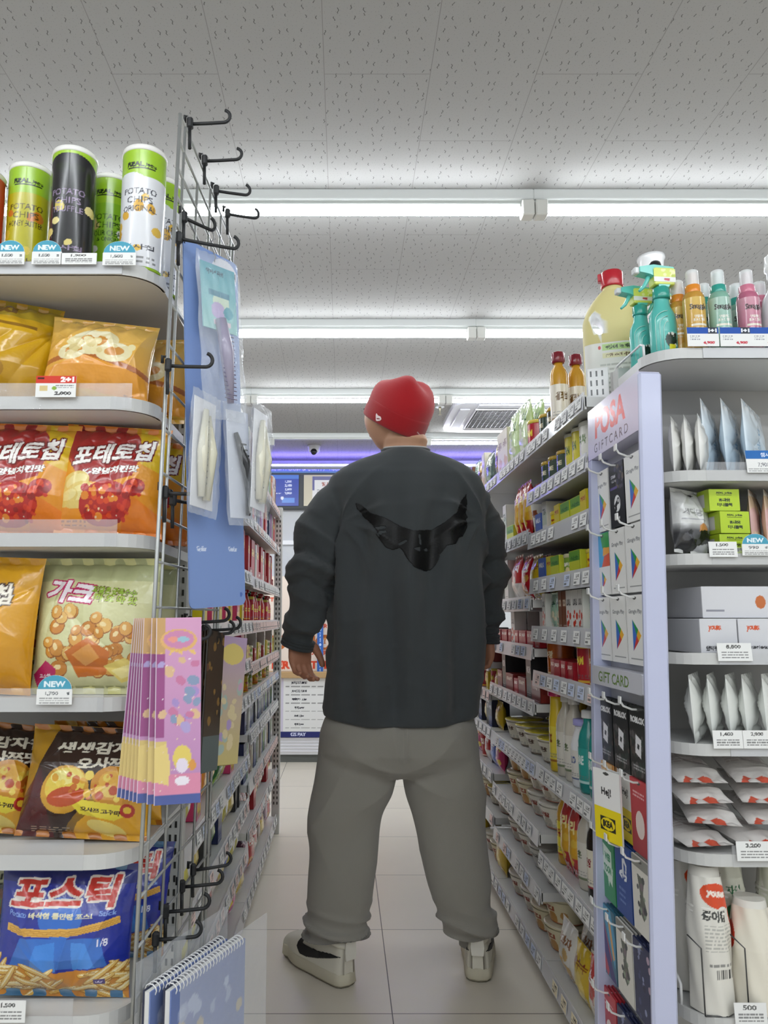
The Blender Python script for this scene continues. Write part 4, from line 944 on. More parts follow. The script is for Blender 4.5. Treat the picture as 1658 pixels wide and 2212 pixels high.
# --- snack bags
def B_(w, h, bg, fn, t, seed, res=.0011, **k):
    a = Art(w, h, res, bg); fn(a); return bag('snack_bag', a, t, seed, **k)
def f_gold(a):
    a.grad('b98a10', 'd6ab1c'); a.rect(0, .80, 1, 1, 'a98f1e'); a.text('KKOXI', .30, .88, .10, '7a5614', bold=.06, wide=.6); a.rect(.1, .70, .8, .735, '8a6212'); a.text('오리지널', .25, .66, .05, '7a4c10'); a.ell(.30, .28, .26, .13, 'a87a14'); a.text('바삭한', .3, .28, .07, '6a4408', bold=.02)
def f_ring(a):
    a.grad('dd9a34', 'd8b25c'); a.poly([(0, .0), (0, .30), (.45, .46), (1, .30), (1, 0)], 'e0982e'); a.poly([(.0, .42), (.4, .50), (1, .36), (1, .30), (.4, .44), (0, .36)], 'a8602a'); a.poly([(0, .18), (1, .06), (1, .0), (0, 0)], 'd9a838')
    a.poly([(.1, .62), (.7, .92), (.9, .72), (.5, .5)], 'e2b45c', .7)
    for cx_, cy_, r in ((.45, .62, .24), (.28, .50, .15), (.66, .52, .17)): a.ell(cx_, cy_, r, r*.62, 'e2d6a8', 12); a.ell(cx_, cy_+.01, r*.55, r*.28, 'c98a3c', 12); a.ell(cx_-r*.1, cy_+r*.45, r*.7, r*.1, 'efe8c8', 12)
    a.speck(20, (.2, .42, .85, .72), ['efe6c4', 'd8c68c', 'e6d9a6'], (.02, .05), 7); a.text('양파링', .25, .92, .05, 'b89a5a', bold=.02); a.text('원조', .82, .1, .05, '7a3c14', bold=.02)
    a.lines((.1, .02, .5, .08), 2, '8a5a20')
def f_chip(a):
    a.grad('e08a1c', 'd99c1c'); a.poly([(.10, 1), (.62, 1), (.80, .80), (.72, .50), (.45, .42), (.22, .45), (.05, .66)], '9c1f1c'); a.poly([(.70, 1), (1, .85), (1, .55), (.78, .62)], 'd9b41e'); a.poly([(.72, .34), (1, .18), (1, 0), (.6, 0)], 'e07a14')
    a.text('포테토칩', .50, .715, .20, 'f4f1ec', bold=.03, shear=.25, rot=8, wide=.80, out='6a1414', ow=.05)
    a.text('K-양념치킨맛', .50, .545, .062, 'f4f1ec', bold=.04, shear=.2, rot=6, wide=.55, out='5a1414', ow=.03)
    for q in ((.16, .42, .16), (.22, .32, .17), (.10, .30, .12)): a.ell(q[0], q[1], q[2], q[2]*.7, 'dcc26a', 20); a.ell(q[0]+.02, q[1]+.02, q[2]*.7, q[2]*.4, 'e8d890', 20)
    a.ell(.48, .26, .25, .20, 'b0201c', 15); a.ell(.74, .40, .11, .08, 'a81c1a', 30)
    a.speck(60, (.28, .12, .70, .42), ['c8321e', '8f1614', 'd84a20', 'e0862c', 'b0201c', 'cf3c22'], (.012, .04), 11); a.speck(14, (.66, .34, .82, .46), ['c8321e', '8f1614', 'd84a20'], (.012, .03), 12); a.speck(10, (.3, .14, .66, .40), ['f0d0a8', 'f2e4c8'], (.005, .012), 14)
    a.lines((.06, .06, .3, .12), 2, '7a3a10')
def f_kak(a):
    a.grad('c9cc98', 'bfc190'); a.rect(0, .0, 1, .82, 'd3d2a0'); a.rect(0, .82, 1, 1, 'b9bd8d')
    a.text('가크', .30, .735, .17, 'f6ecf2', bold=.04, shear=.15, rot=-8, wide=.40, out='b81f5e', ow=.05); a.text('꼬깔콘 군옥수수', .66, .74, .055, '8fae3a', bold=.03, rot=-6, wide=.36, out='5a2e24', ow=.03); a.text('마 요 마 맛', .68, .68, .06, 'a8c24a', bold=.04, rot=-6, wide=.34, out='5a2e24', ow=.03)
    g = random.Random(5)
    for i in range(46):
        x, y = g.uniform(.12, .88), g.uniform(.16, .60); r = g.uniform(.04, .065); c = g.choice(['d9a04e', 'cf8f3e', 'e2b566', 'c9853a']); an = g.uniform(0, 180)
        a.ell(x, y, r*1.1, r, '9a5c28', an); a.ell(x, y+.004, r, r*.9, c, an); a.ell(x-.01, y+.012, r*.45, r*.3, 'f0d9a0', an)
    a.poly([(.30, .30), (.48, .40), (.66, .30), (.62, .14), (.40, .12)], 'c9702c'); a.poly([(.36, .28), (.50, .36), (.58, .26), (.46, .2)], 'e2a058'); a.poly([(.60, .20), (.78, .26), (.92, .14), (.74, .08)], 'e6d070'); a.poly([(.66, .17), (.80, .21), (.88, .15), (.74, .11)], 'f2e49a')
    a.poly([(.02, .14), (.14, .24), (.22, .18), (.20, .05), (.06, .03)], 'b8265e'); a.text('고소함', .125, .13, .03, 'f8e0ea'); a.lines((.3, .03, .8, .07), 1, '8a8a60')
def f_pot(a):
    a.grad('7d5a12', 'b98a16'); a.poly([(.22, 1), (1, 1), (1, .58), (.60, .40), (.40, .12), (.38, 0), (0, 0), (0, .2), (.12, .62)], '2f1a12'); a.poly([(0, .0), (.0, .32), (.14, .60), (.20, .40), (.30, 0)], '4a1216'); a.poly([(.42, 0), (.48, .14), (.70, .36), (1, .50), (1, 0)], 'dba01c')
    a.text('생생감자칩', .60, .80, .115, 'ddd6c4', bold=.035, rot=3, wide=.70, out='1c0e08', ow=.04); a.text('오사쯔맛', .68, .665, .105, 'ddd6c4', bold=.04, rot=3, wide=.50, out='1c0e08', ow=.04)
    a.ell(.36, .42, .19, .17, 'c9962c', 20); a.ell(.36, .46, .16, .12, 'ddc24a', 20); a.ell(.38, .36, .15, .07, 'b5481c', 10); a.ell(.34, .52, .1, .05, 'ece08a'); a.ell(.74, .46, .18, .15, 'c98a24', -10); a.ell(.76, .49, .14, .09, 'dba63a', -10); a.ell(.72, .42, .1, .04, 'e0c060')
    a.speck(34, (.22, .34, .90, .56), ['d8a030', 'e6cc5a', 'c26a20', 'b5481c', 'e0b840'], (.012, .035), 21)
    a.poly([(.44, .29), (.52, .34), (.84, .30), (.86, .22), (.76, .17), (.50, .22)], 'e2cf3a'); a.text('오사쯔 고구마', .66, .25, .04, '3a2410', bold=.03, rot=-5, wide=.30); a.ell(.86, .26, .055, .05, 'b0281c'); a.ell(.86, .265, .03, .025, 'e8c03a')
    a.ell(.70, .10, .15, .05, 'e8d070', -15); a.lines((.12, .04, .42, .10), 3, 'c9b89a', .8)
def f_post(a):
    TY = .05
    a.grad('1a2f9c', '1c2a8c'); a.rect(0, .86, 1, 1, '17226e')
    a.ell(.5, .63, .16, .13, '2f6ac4'); a.text('포스틱', .50, .80, .215, 'c23428', bold=.035, shear=.12, rot=2, wide=.80, out='e6dcd2', ow=.05)
    a.text('Potato', .18, .655, .035, '7a9ad8', wide=.14); a.text('바삭함 풀만땅 포스!', .50, .653, .042, 'd8d2b0', bold=.03, wide=.46); a.text('Stick', .84, .67, .035, '7a9ad8', wide=.12)
    P = [(.10, .58), (.36, .555), (.64, .575), (.92, .64), (.93, .585), (.64, .52), (.36, .50), (.10, .525)]; a.poly(P, 'd9a84a')
    for k in (.0, .014, .028): a.poly([(.12, .535+k), (.40, .512+k), (.66, .532+k), (.92, .597+k), (.92, .591+k), (.66, .526+k), (.40, .506+k), (.12, .529+k)], 'b9822e')
    a.poly([(.22, .49), (.80, .50), (.86, .28), (.14, .26)], '2f6ac0'); a.poly([(.34, .44), (.48, .47), (.5, .25), (.3, .25)], '3a80d4'); a.poly([(.60, .47), (.70, .46), (.78, .28), (.62, .26)], '4488da')
    g = random.Random(9)
    a.poly([(0, .22), (.2, .28), (.5, .24), (.8, .27), (1, .25), (1, 0), (0, 0)], 'c9842e')
    for i in range(38):
        x, y, an = g.uniform(-.02, 1.02), g.uniform(.02, .26), g.choice((20, 35, -20, -35, 10, -8, 60)); l = g.uniform(.10, .17)
        a.ell(x, y, l, .026, 'a8701e', an); a.ell(x, y+.004, l*.96, .020, g.choice(['e2bd6c', 'ecce86', 'd9ad54']), an); a.ell(x, y+.010, l*.8, .006, 'f6e8bc', an)
    a.text('1/8', .82, .46, .05, 'e6e6f4'); a.rect(.76, .13, .84, .175, '4a3a78'); a.text('CRISP', .80, .152, .016, 'd0c8e8')
def f_plainy(a):
    a.grad('c98a12', 'dda41a'); a.text('콘칩', .66, .70, .15, 'efe8d8', bold=.03, rot=10, out='3a1c10', ow=.06); a.ell(.5, .35, .25, .2, 'e2c25a'); a.ell(.5, .35, .16, .12, 'c9862a')
def f_dark(a):
    a.grad('141a14', '1c2418'); a.text('고소미', .5, .7, .12, 'c8c8a8', bold=.03); a.speck(12, (.2, .2, .8, .55), ['2f5a2a', '6a3a1c', '3a6a34'], (.06, .12), 3)
zr = lambda i: ZL[i]+.002
def bx(px, py, Y): return atY(px, py, Y).x
SB = 'snack bags on the left end rack'
# second shelf: gold bag and onion ring bags
put(B_(.195, .205, 'c9a01c', f_gold, .085, 31, amp=.009, creases=8), bx(18, 750, 1.27)-.018, 1.268, zr(4), 'shiny gold snack bag at the left of the second shelf', 'snack bag', .35, -.10, SB, .05)
o_r = B_(.188, .172, 'd8a03c', f_ring, .075, 32, amp=.007, creases=8); put(o_r, bx(213, 750, 1.26)-.008, 1.266, zr(4), 'orange bag picturing pale onion rings beside the 2+1 tag', 'snack bag', .12, -.22, SB, .07)
copy_tree(o_r, (bx(300, 750, 1.36), 1.375, zr(4)), rot=(-.1, .03, -.1), label='orange onion ring bag behind the front one, by the wire grid')
copy_tree(o_r, (bx(60, 700, 1.45), 1.46, zr(4)), rot=(-.1, 0, .1), label='orange onion ring bag at the back behind the gold bag')
# third shelf: two red-lettered chip bags
o_c = B_(.185, .200, 'dd8f1c', f_chip, .080, 33, amp=.006, creases=7); put(o_c, bx(238, 1040, 1.26)-.003, 1.268, zr(3), 'orange chip bag with white lettering on red, beside the wire grid', 'snack bag', .06, -.10, SB, .05)
copy_tree(o_c, (bx(52, 1040, 1.25)-.013, 1.268, zr(3)), rot=(-.04, .03, .02), label='orange chip bag with white lettering on red, left of its twin')
copy_tree(o_c, (bx(300, 1040, 1.38), 1.385, zr(3)), rot=(-.03, .05, .15), label='orange chip bag behind the right-hand one on the third shelf')
copy_tree(o_c, (bx(110, 1040, 1.38)-.03, 1.395, zr(3)), rot=(0, .08, -.1), label='orange chip bag wedged behind the two front chip bags')
# fourth shelf: pale green corn bag and yellow bags
o_k = B_(.210, .228, 'c9cc98', f_kak, .075, 34, amp=.005, creases=7, pinch=.03); put(o_k, bx(196, 1380, 1.26)+.002, 1.278, zr(2), 'pale green corn snack bag with magenta lettering and a NEW tag', 'snack bag', .0, -.07, SB, .0)
copy_tree(o_k, (bx(290, 1380, 1.38)-.035, 1.395, zr(2)), rot=(-.02, 0, .2), label='pale green corn snack bag behind the front one by the grid')
o_y = B_(.20, .225, 'd29616', f_plainy, .085, 35, .0022, amp=.006); put(o_y, bx(-42, 1380, 1.26)-.008, 1.262, zr(2), 'golden corn chip bag cut off by the left picture edge', 'snack bag', -.1, -.05, SB, .04)
# fifth shelf
o_p = B_(.212, .174, '2f1a12', f_pot, .085, 36, amp=.006, creases=7); put(o_p, bx(168, 1730, 1.26)+.004, 1.270, zr(1), 'brown and yellow sweet potato chip bag in front on the fifth shelf', 'snack bag', .05, -.22, SB, .06)
copy_tree(o_p, (bx(-65, 1720, 1.28), 1.275, zr(1)), rot=(-.25, .16, .35), label='brown and yellow chip bag at the left edge of the fifth shelf')
copy_tree(o_p, (bx(230, 1600, 1.38), 1.385, zr(1)), rot=(-.06, 0, -.1), label='brown and yellow chip bag behind the front one, lower lettering hidden')
copy_tree(o_p, (bx(60, 1340, 1.36)-.03, 1.372, zr(2)), rot=(-.05, -.03, .1), label='brown and yellow chip bag between the golden and pale green bags')
# bottom shelf
o_b = B_(.225, .205, '1a2f9c', f_post, .085, 37, .0011, amp=.006, creases=7); put(o_b, bx(148, 2060, 1.25)-.012, 1.254, zr(0), 'royal blue potato stick bag with big red lettering', 'snack bag', .05, -.03, SB, .04)
copy_tree(o_b, (bx(262, 2000, 1.36)-.035, 1.375, zr(0)), rot=(-.05, .08, .25), label='royal blue potato stick bag behind the front one, seen through the grid')
o_d = B_(.20, .23, '161c16', f_dark, .08, 38, .0025); put(o_d, bx(-30, 2030, 1.36), 1.375, zr(0), 'dark snack bag in the shade left of the blue bag', 'snack bag', .1, -.05, SB)
# price cards of the rack
def card(w, h, kind, res=.001):
    a = Art(w, h, res, 'ececea')
    if kind.startswith('new'):
        price = kind[3:]; a.put((a.Y > h*.52), 'ececea'); 
        a.text(price, .42, .36, .13, '5a5e60', bold=.01, wide=.36); a.text('원', .88, .36, .08, '5a5e60'); a.lines((.08, .02, .92, .24), 3, '6a6a6a', .6)
        cut = (((a.X/w-.5)/.48)**2+((a.Y/h-.5)/.47)**2 < 1) & (a.Y > h*.5); a.put(cut, '4f9fb8'); a.text('NEW', .5, .68, .19, 'e8f4f8', bold=.03, wide=.60)
        m = MB(); m.prism([(0, 0, 0), (w, 0, 0), (w, 0, h*.5)]+[(w*(.5+.48*math.cos(t)), 0, h*(.5+.47*math.sin(t))) for t in np.linspace(0, PI, 15)]+[(0, 0, h*.5)], (0, 1, 0), .0008, 'e6e6e6')
        keepY = a.Y; P = np.stack([a.X, np.full(a.X.shape, -.0006), np.where((a.Y > h*.5), np.minimum(a.Y, h*(.5+.47*np.sqrt(np.clip(1-((a.X/w-.5)/.48)**2, 0, 1)))), a.Y)], -1); m.grid(P, a.C, smooth=False)
        return m.build('price_tag', 'paper')
    if kind == '2+1':
        a.rect(0, .66, 1, 1, 'cf4030'); a.text('2+1', .78, .83, .24, 'ffffff', bold=.05, wide=.34); a.rect(.04, .84, .2, .94, '3a2020'); a.text('2,000', .68, .17, .17, '4a4a4a', bold=.04, wide=.42); a.rect(.1, .28, .3, .55, 'd8c48c'); a.ell(.46, .42, .06, .05, '8fb04a'); a.lines((.5, .4, .95, .6), 2)
    elif kind == '1+1':
        a.rect(0, .66, 1, 1, '2f56a8'); a.rect(.66, .66, .96, 1, '3a3f48'); a.text('1+1', .81, .83, .2, 'f0f4ff', bold=.05, wide=.26); a.text('6,900', .68, .18, .16, 'c23a4a', bold=.04, wide=.34); a.lines((.08, .32, .4, .58), 3, '4a4a5a')
    elif kind == 'blue': a.rect(0, .62, 1, 1, '2f6ab0'); a.text('행사', .7, .8, .2, 'e8f0ff'); a.text('7,900', .6, .35, .2, '7a7a80', wide=.4); a.lines((.05, .04, .95, .2), 2, '777777')
    else: a.text(kind, .48, .78, .22, '5a5a58', bold=.02, wide=.42); a.lines((.12, .12, .88, .55), 3, '5a5a5a', .7)
    m = MB(); m.box(0, 0, 0, w, .0008, h, 'e6e6e4'); m.panel(a, (0, -.0006, 0), (1, 0, 0), (0, 0, 1)); return m.build('price_tag', 'paper')
def place_card(o, px, py, Y, lab_, grp=None, tilt=-.10):
    p = atY(px, py, Y); put(o, p.x, Y, p.z, lab_, 'price tag', 0, tilt, grp)
yt = YL-.010
place_card(card(.050, .044, 'new1,500'), -12, 571, yt, 'white price tag with teal NEW dome, leftmost under the chip cans', tilt=0)
place_card(card(.050, .044, 'new1,500'), 68, 571, yt, 'white price tag with teal NEW dome, below the black can', tilt=0)
place_card(card(.060, .020, '1,500'), 131, 571, yt, 'plain white price tag between the NEW tags under the cans', tilt=0)
place_card(card(.056, .044, 'new1,500'), 221, 573, yt, 'white price tag with teal NEW dome, below the white can', tilt=0)
place_card(card(.066, .036, '2+1'), 76, 858, yt, 'white and red 2+1 price tag under the onion ring bag', tilt=0)
place_card(card(.055, .046, 'new1,700'), 78, 1522, yt, 'white price tag with teal NEW dome under the pale green bag', tilt=0)
place_card(card(.05, .03, '1,500'), -20, 2209, yt, 'white price tag at the lower left corner below the blue bag', tilt=0)

# ============================================================ HANGING ON THE GRID
bt, btr = atY(385, 528, 1.262), atY(500, 590, 1.385)
bl = atY(409, 1316, 1.262)
ux = Vector((btr.x-bt.x, btr.y-bt.y, 0)); CWd = ux.length; ux.normalize(); zt2, zb2_ = bt.z-.004, atY(409, 1316, 1.262).z
un = Vector((ux.y, -ux.x, 0))           # towards the aisle and the camera
hgt = zt2-zb2_
a = Art(CWd, hgt, .0014, '7d97cc'); a.rect(0, 0, 1, .0, '7d97cc')
a.ell(.74, .955, .24, .17, 'e6e6f0'); a.text('3,500 원', .75, .952, .026, '3c4058', bold=.04, wide=.42); a.text('시ㅐ51', .76, .885, .045, 'e8ecf8', bold=.05, wide=.42, mirror=True); a.rect(.62, .835, .86, .86, '5b6a9a'); a.text('헤어집게', .74, .848, .014, 'd0d8f0')
a.text('GemStar', .22, .158, .012, 'd8e2f8', bold=.02, wide=.16); a.text('GemStar', .78, .158, .012, 'd8e2f8', bold=.02, wide=.16); a.ell(.92, .03, .025, .03, '4a68b0')
m = MB(); rr = .012
pts = []
for cx_, cz_, a0 in ((rr, hgt-rr, PI/2), (rr, rr, PI), (CWd-rr, rr, 1.5*PI), (CWd-rr, hgt-rr, 0)):
    for i in range(6):
        t = a0+i*PI/10; pts.append((cx_+rr*math.cos(t), 0, cz_+rr*math.sin(t)))
m.prism(pts, (0, 1, 0), .0015, '7d97cc')
ix = np.clip(np.minimum(a.X, CWd-a.X), 0, rr); iz = np.clip(np.minimum(a.Y, hgt-a.Y), 0, rr)
P = np.stack([a.X, np.full(a.X.shape, -.0006), a.Y], -1); inset = rr-np.sqrt(np.clip(rr*rr-(rr-iz)**2, 0, rr*rr))
P[..., 0] = np.clip(P[..., 0], inset, CWd-inset)
m.grid(P, a.C, smooth=False)
strip = m.build('hanging_card', 'card'); RZC = math.atan2(ux.y, ux.x); SM = Matrix.Translation((bl.x, bl.y, zb2_))@Matrix.Rotation(RZC, 4, 'Z')@Matrix.Rotation(-.066, 4, 'Y'); strip.matrix_basis = SM; tag(strip, 'long blue hanging card with a white 3,500 bubble, clipped to the grid', 'display card')
m = MB(); m.tube([(CWd*.55, 0, hgt-.018), (CWd*.55, -.004, hgt-.008), (CWd*.55-.006, 0, hgt+.006), (CWd*.5, 0, hgt+.014)]+[(CWd*.5+.008*math.cos(t), 0, hgt+.03+.010*math.sin(t)) for t in np.linspace(-2, 2.6, 9)], .0009, 6, '888888'); m.build('wire_loop', 'wire_metal', strip)
def sp_(u, v, off):
    return SM@Vector((u*CWd, -off, v*hgt))
def cello(name, w, h, t, seed, inner, fold=True):
    """clear cellophane bag with what it holds as a part"""
    root = empty(name)
    a = Art(w, h, .005, 'eef2f6'); U, V = a.X/w, a.Y/h; g = random.Random(seed)
    e = np.clip(1-np.abs(2*U-1)**2.5, 0, 1)*np.clip(V*6, 0, 1)*np.clip((1-V)*5, 0, 1)
    for sgn in (-1, 1):
        y = sgn*t/2*e**.5
        for k in range(9):
            cx_, an = g.uniform(0, 1), g.uniform(-.5, .5); d = (U-cx_)*math.cos(an)+(V-.5)*math.sin(an); y = y+sgn*.004*np.exp(-np.abs(d)/.03)*e
        y = y+.002*np.sin(U*30+V*20+seed)
        m = MB(); m.grid(np.stack([(U-.5)*w, y, V*h-h], -1), a.C, flip=sgn > 0); m.build('clear_wrap', 'clear_plastic', root)
    inner(root, w, h); return root
def in_clip(root, w, h):      # pale hair clip with a row of teeth on a card
    m = MB(); m.box(-w*.38, .002, -h*.94, w*.38, .0035, -h*.06, 'dfe0e6', b=.001); m.build('backing_card', 'card', root)
    m = MB(); m.tube([(-w*.12, -.004, -h*.86), (-w*.20, -.008, -h*.5), (-w*.10, -.006, -h*.16)], [.006, .009, .005], 8, 'dcd8c4')
    for i in range(11): z = -h*(.24+.05*i); m.tube([(-w*.17, -.006, z), (-w*.05, -.010, z-.004)], .0014, 5, '8a887c')
    m.tube([(w*.05, -.004, -h*.88), (w*.08, -.010, -h*.5), (w*.02, -.005, -h*.2)], [.007, .010, .004], 8, 'd2ceb8'); m.build('hair_clip', 'gloss_plastic', root)
def in_dark(root, w, h):
    m = MB(); m.box(-w*.38, .002, -h*.94, w*.38, .0035, -h*.06, 'd6dbe8', b=.001); m.build('backing_card', 'card', root)
    m = MB(); m.tube([(-w*.16, -.004, -h*.25), (w*.05, -.010, -h*.5), (w*.22, -.008, -h*.72), (w*.10, -.006, -h*.92)], [.004, .009, .010, .004], 8, '1c1d20')
    for i in range(9): x, z = -w*.1+w*.035*i, -h*(.34+.045*i); m.tube([(x, -.008, z), (x+w*.16, -.013, z-.002)], .0016, 5, '26272a')
    m.build('hair_clip', 'gloss_plastic', root)
def in_comb(root, w, h):
    a = Art(w*.8, h*.40, .0018, '7fc0c8'); a.grad('a9d8d4', '5aa8b8'); a.text('헤어브러쉬', .4, .88, .07, '2a5a6a', bold=.02); a.ell(.55, .45, .24, .24, 'd8e8d0'); a.ell(.45, .3, .2, .2, 'c4b0d8'); a.rect(.2, .52, .8, .60, '4a8aa0'); a.ell(.75, .3, .14, .14, '4aa0b0'); a.rect(.3, .08, .8, .16, 'f0dce4')
    m = MB(); m.box(-w*.4, .001, -h*.46, w*.4, .0025, -h*.06, '7fc0c8'); m.panel(a, (-w*.4, .0003, -h*.46), (1, 0, 0), (0, 0, 1)); m.build('backing_card', 'card', root)
    m = MB(); m.tube([(-w*.05, -.006, -h*.40), (0, -.012, -h*.6), (w*.06, -.008, -h*.9)], [.010, .013, .006], 10, '9a94a8')
    for i in range(16): z = -h*(.5+.025*i); m.tube([(-w*.1, -.012, z), (w*.14, -.016, z-.002)], .0012, 5, '77718a')
    m.build('comb', 'gloss_plastic', root)
for (u, v, off, w, h, fn, sd, lb, tw) in ((.42, .97, .024, .10, .30, in_comb, 3, 'clear bag with a teal card and mauve comb at the card top', -.12),
                             (.14, .57, .030, .080, .215, in_clip, 4, 'clear bag with a cream toothed hair clip on the blue card', .10),
                             (.66, .56, .034, .072, .22, in_dark, 5, 'clear bag with a black toothed hair clip beside the cream one', -.10),
                             (1.0, .565, .052, .066, .21, in_clip, 6, 'clear bag with a pale hair clip at the far edge of the card', .15)):
    r = cello('wrapped_hair_clip', w, h, .022, sd, fn); r.location = sp_(u, v, off); r.rotation_euler = (-.03, tw*.6, RZC+tw); tag(r, lb, 'hair clip')
# sticker sheets
def f_stick(a):
    a.grad('b888b8', 'd8a0c4'); a.rect(0, .35, .20, .80, '9a4f86'); a.rect(0, .80, .2, 1, 'c9a06a'); a.rect(0, 0, 1, .05, '4a5a9a'); a.rect(0, .05, 1, .16, 'd88aa8'); a.rect(0, .16, .25, .33, 'd9c07a'); a.rect(0, 0, .02, 1, 'e8dcec'); a.poly([(0, .30), (0, .12), (.3, .10), (.35, .2), (.25, .32)], 'e4cc82')  # the thin pale line down the left edge is a painted highlight
    a.ell(.5, .875, .40, .26, 'e0b070'); a.ell(.5, .88, .34, .20, 'cf8ab0'); a.ell(.38, .88, .12, .06, 'e89a8a'); a.ell(.6, .88, .14, .06, '9ac0d0'); a.speck(16, (.1, .80, .9, .82), ['e8c070'], (.02, .03), 2)
    a.speck(22, (.08, .40, .92, .78), ['a88fc8', 'd8a8a0', 'e8c8b8', '8a9ab8', 'c87aa0', 'dcb890', 'b0a0d0'], (.06, .11), 6, 1.3); a.speck(30, (.08, .06, .95, .78), ['f0dcd0', 'e8d0a8', 'f4e8f0'], (.008, .02), 8)
    a.ell(.60, .24, .20, .28, 'e4cc6a'); a.ell(.6, .20, .13, .16, 'e8dcec'); a.ell(.60, .12, .16, .1, 'f0e8f2'); a.ell(.82, .2, .08, .12, 'd8984a')
def sheet(fn, w, h, edge):
    a = Art(w, h, .0018, edge); fn(a); m = MB(); m.box(0, 0, 0, w, .0035, h, edge, b=.0008); m.panel(a, (0, -.0006, 0), (1, 0, 0), (0, 0, 1))
    b2 = Art(w, h, .004, edge); fn(b2); m.panel(b2, (w, .0041, 0), (-1, 0, 0), (0, 0, 1)); return m.build('sticker_sheet', 'gloss_plastic')
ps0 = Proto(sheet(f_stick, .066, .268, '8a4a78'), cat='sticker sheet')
zst = atY(340, 1722, 1.20).z
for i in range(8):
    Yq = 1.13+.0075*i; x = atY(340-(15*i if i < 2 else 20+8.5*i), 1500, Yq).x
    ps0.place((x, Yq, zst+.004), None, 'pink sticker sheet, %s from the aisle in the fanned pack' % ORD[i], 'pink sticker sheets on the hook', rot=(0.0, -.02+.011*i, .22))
def f_dk(a): a.grad('3a3430', '4a3a2c', 0, .4); a.rect(0, 0, 1, .25, '5a6464'); a.speck(20, (0, .3, 1, 1), ['6a4a3a', '2a2622', '8a6a3a'], (.05, .1), 3)
def f_pl(a): a.grad('c8b87a', 'b8a0c0'); a.ell(.5, .86, .4, .25, 'dcc878'); a.speck(24, (.1, .1, .9, .75), ['b09ac8', 'd8c8a0', 'a8b8b0', 'c8a0b8'], (.06, .11), 4, 1.3)
ps1 = Proto(sheet(f_dk, .084, .25, '3a342e'), cat='sticker sheet'); ps2 = Proto(sheet(f_pl, .084, .25, 'c0b49a'), cat='sticker sheet')
q0 = gpix(418, 1372)
def pack(P_, px, py, Y, rz, n, step, label, grp):
    p = atY(px, py, Y); nn = Vector((math.sin(rz), -math.cos(rz), 0))
    for i in range(n):
        q = p-nn*step*i; P_.place((q.x, q.y, q.z-.001*i), None, label % ORD[i], grp, rot=(0, .10+.006*i, rz))
pack(ps1, 432, 1672, 1.36, 1.38, 6, .0062, 'dark sticker sheet, %s in the pack behind the pink ones', 'dark sticker sheets on the hook')
pack(ps2, 452, 1655, 1.50, 1.02, 5, .0065, 'pale yellow and lilac sticker sheet, %s in the rearmost pack', 'pale sticker sheets on the hook')
# spiral notebooks in a clear pocket at the bottom of the grid
def notebook(cov):
    w, h = .20, .19
    a = Art(w, h, .003, cov); a.grad('8a98c4', cov); a.speck(26, (.1, .15, .95, .8), ['a8b4d8', 'c8b89a', '7c8cc0', 'b8c4e4'], (.03, .08), 5); r = empty('notebook')
    m = MB(); m.box(0, 0, 0, w, .003, h, cov, b=.0008); m.panel(a, (0, -.0006, 0), (1, 0, 0), (0, 0, 1)); m.build('cover', 'card', r)
    m = MB(); m.box(.002, .0032, .002, w-.002, .012, h-.002, 'e4e4e2'); m.build('pages', 'paper', r)
    m = MB(); m.box(0, .0122, 0, w, .015, h, '2a3048', b=.0008); m.build('back_cover', 'card', r)
    m = MB()
    for i in range(22): x = .01+i*.0086; m.tube([(x, .0075+.010*math.cos(t), h-.002+.008*math.sin(t)) for t in np.linspace(0, 2*PI, 11)[:-1]], .0011, 5, 'e8e8e8', closed=True)
    m.build('spiral', 'gloss_plastic', r); return r
nb = Proto(notebook('6f82b8'), cat='notebook')
pn = atY(352, 2142, 1.16)
RN = 1.15
nb.place((pn.x+.012, pn.y, pn.z-.19), None, 'blue spiral notebook in the clear pocket, nearer the aisle', 'notebooks in the clear pocket', rot=(0, 0, RN))
nb.place((pn.x-.018, pn.y+.002, pn.z-.192), None, 'blue spiral notebook in the clear pocket, nearer the snack rack', 'notebooks in the clear pocket', rot=(0, 0, RN))
m = MB(); dN = Vector((math.cos(RN), math.sin(RN), 0)); nN = Vector((dN.y, -dN.x, 0)); b0 = Vector((pn.x+.002, pn.y-.012, pn.z-.21))
for off in (.030, -.048):
    A0 = b0+nN*off; m.prism([A0, A0+dN*.24, A0+dN*.24+Vector((0, 0, .245)), A0+Vector((0, 0, .245))], tuple(nN), .0015, 'e8ecf0')
A0 = b0+nN*-.048; m.prism([A0, A0+dN*.24, A0+dN*.24+nN*.079, A0+nN*.079], (0, 0, 1), .0015, 'e8ecf0')
pk = m.build('clear_pocket', 'clear_plastic'); tag(pk, 'clear plastic pocket holding two spiral notebooks at the grid foot', 'holder')

CLL = {i: (ZL[i+1]-.020 if i < 5 else None) for i in range(6)}
for o in [x for x in COL.objects if x.name.startswith('snack_bag')]:
    i = min(range(6), key=lambda j: abs(zr(j)-o.location.z)); seat(o, ZL[i]+.0005, CLL[i])
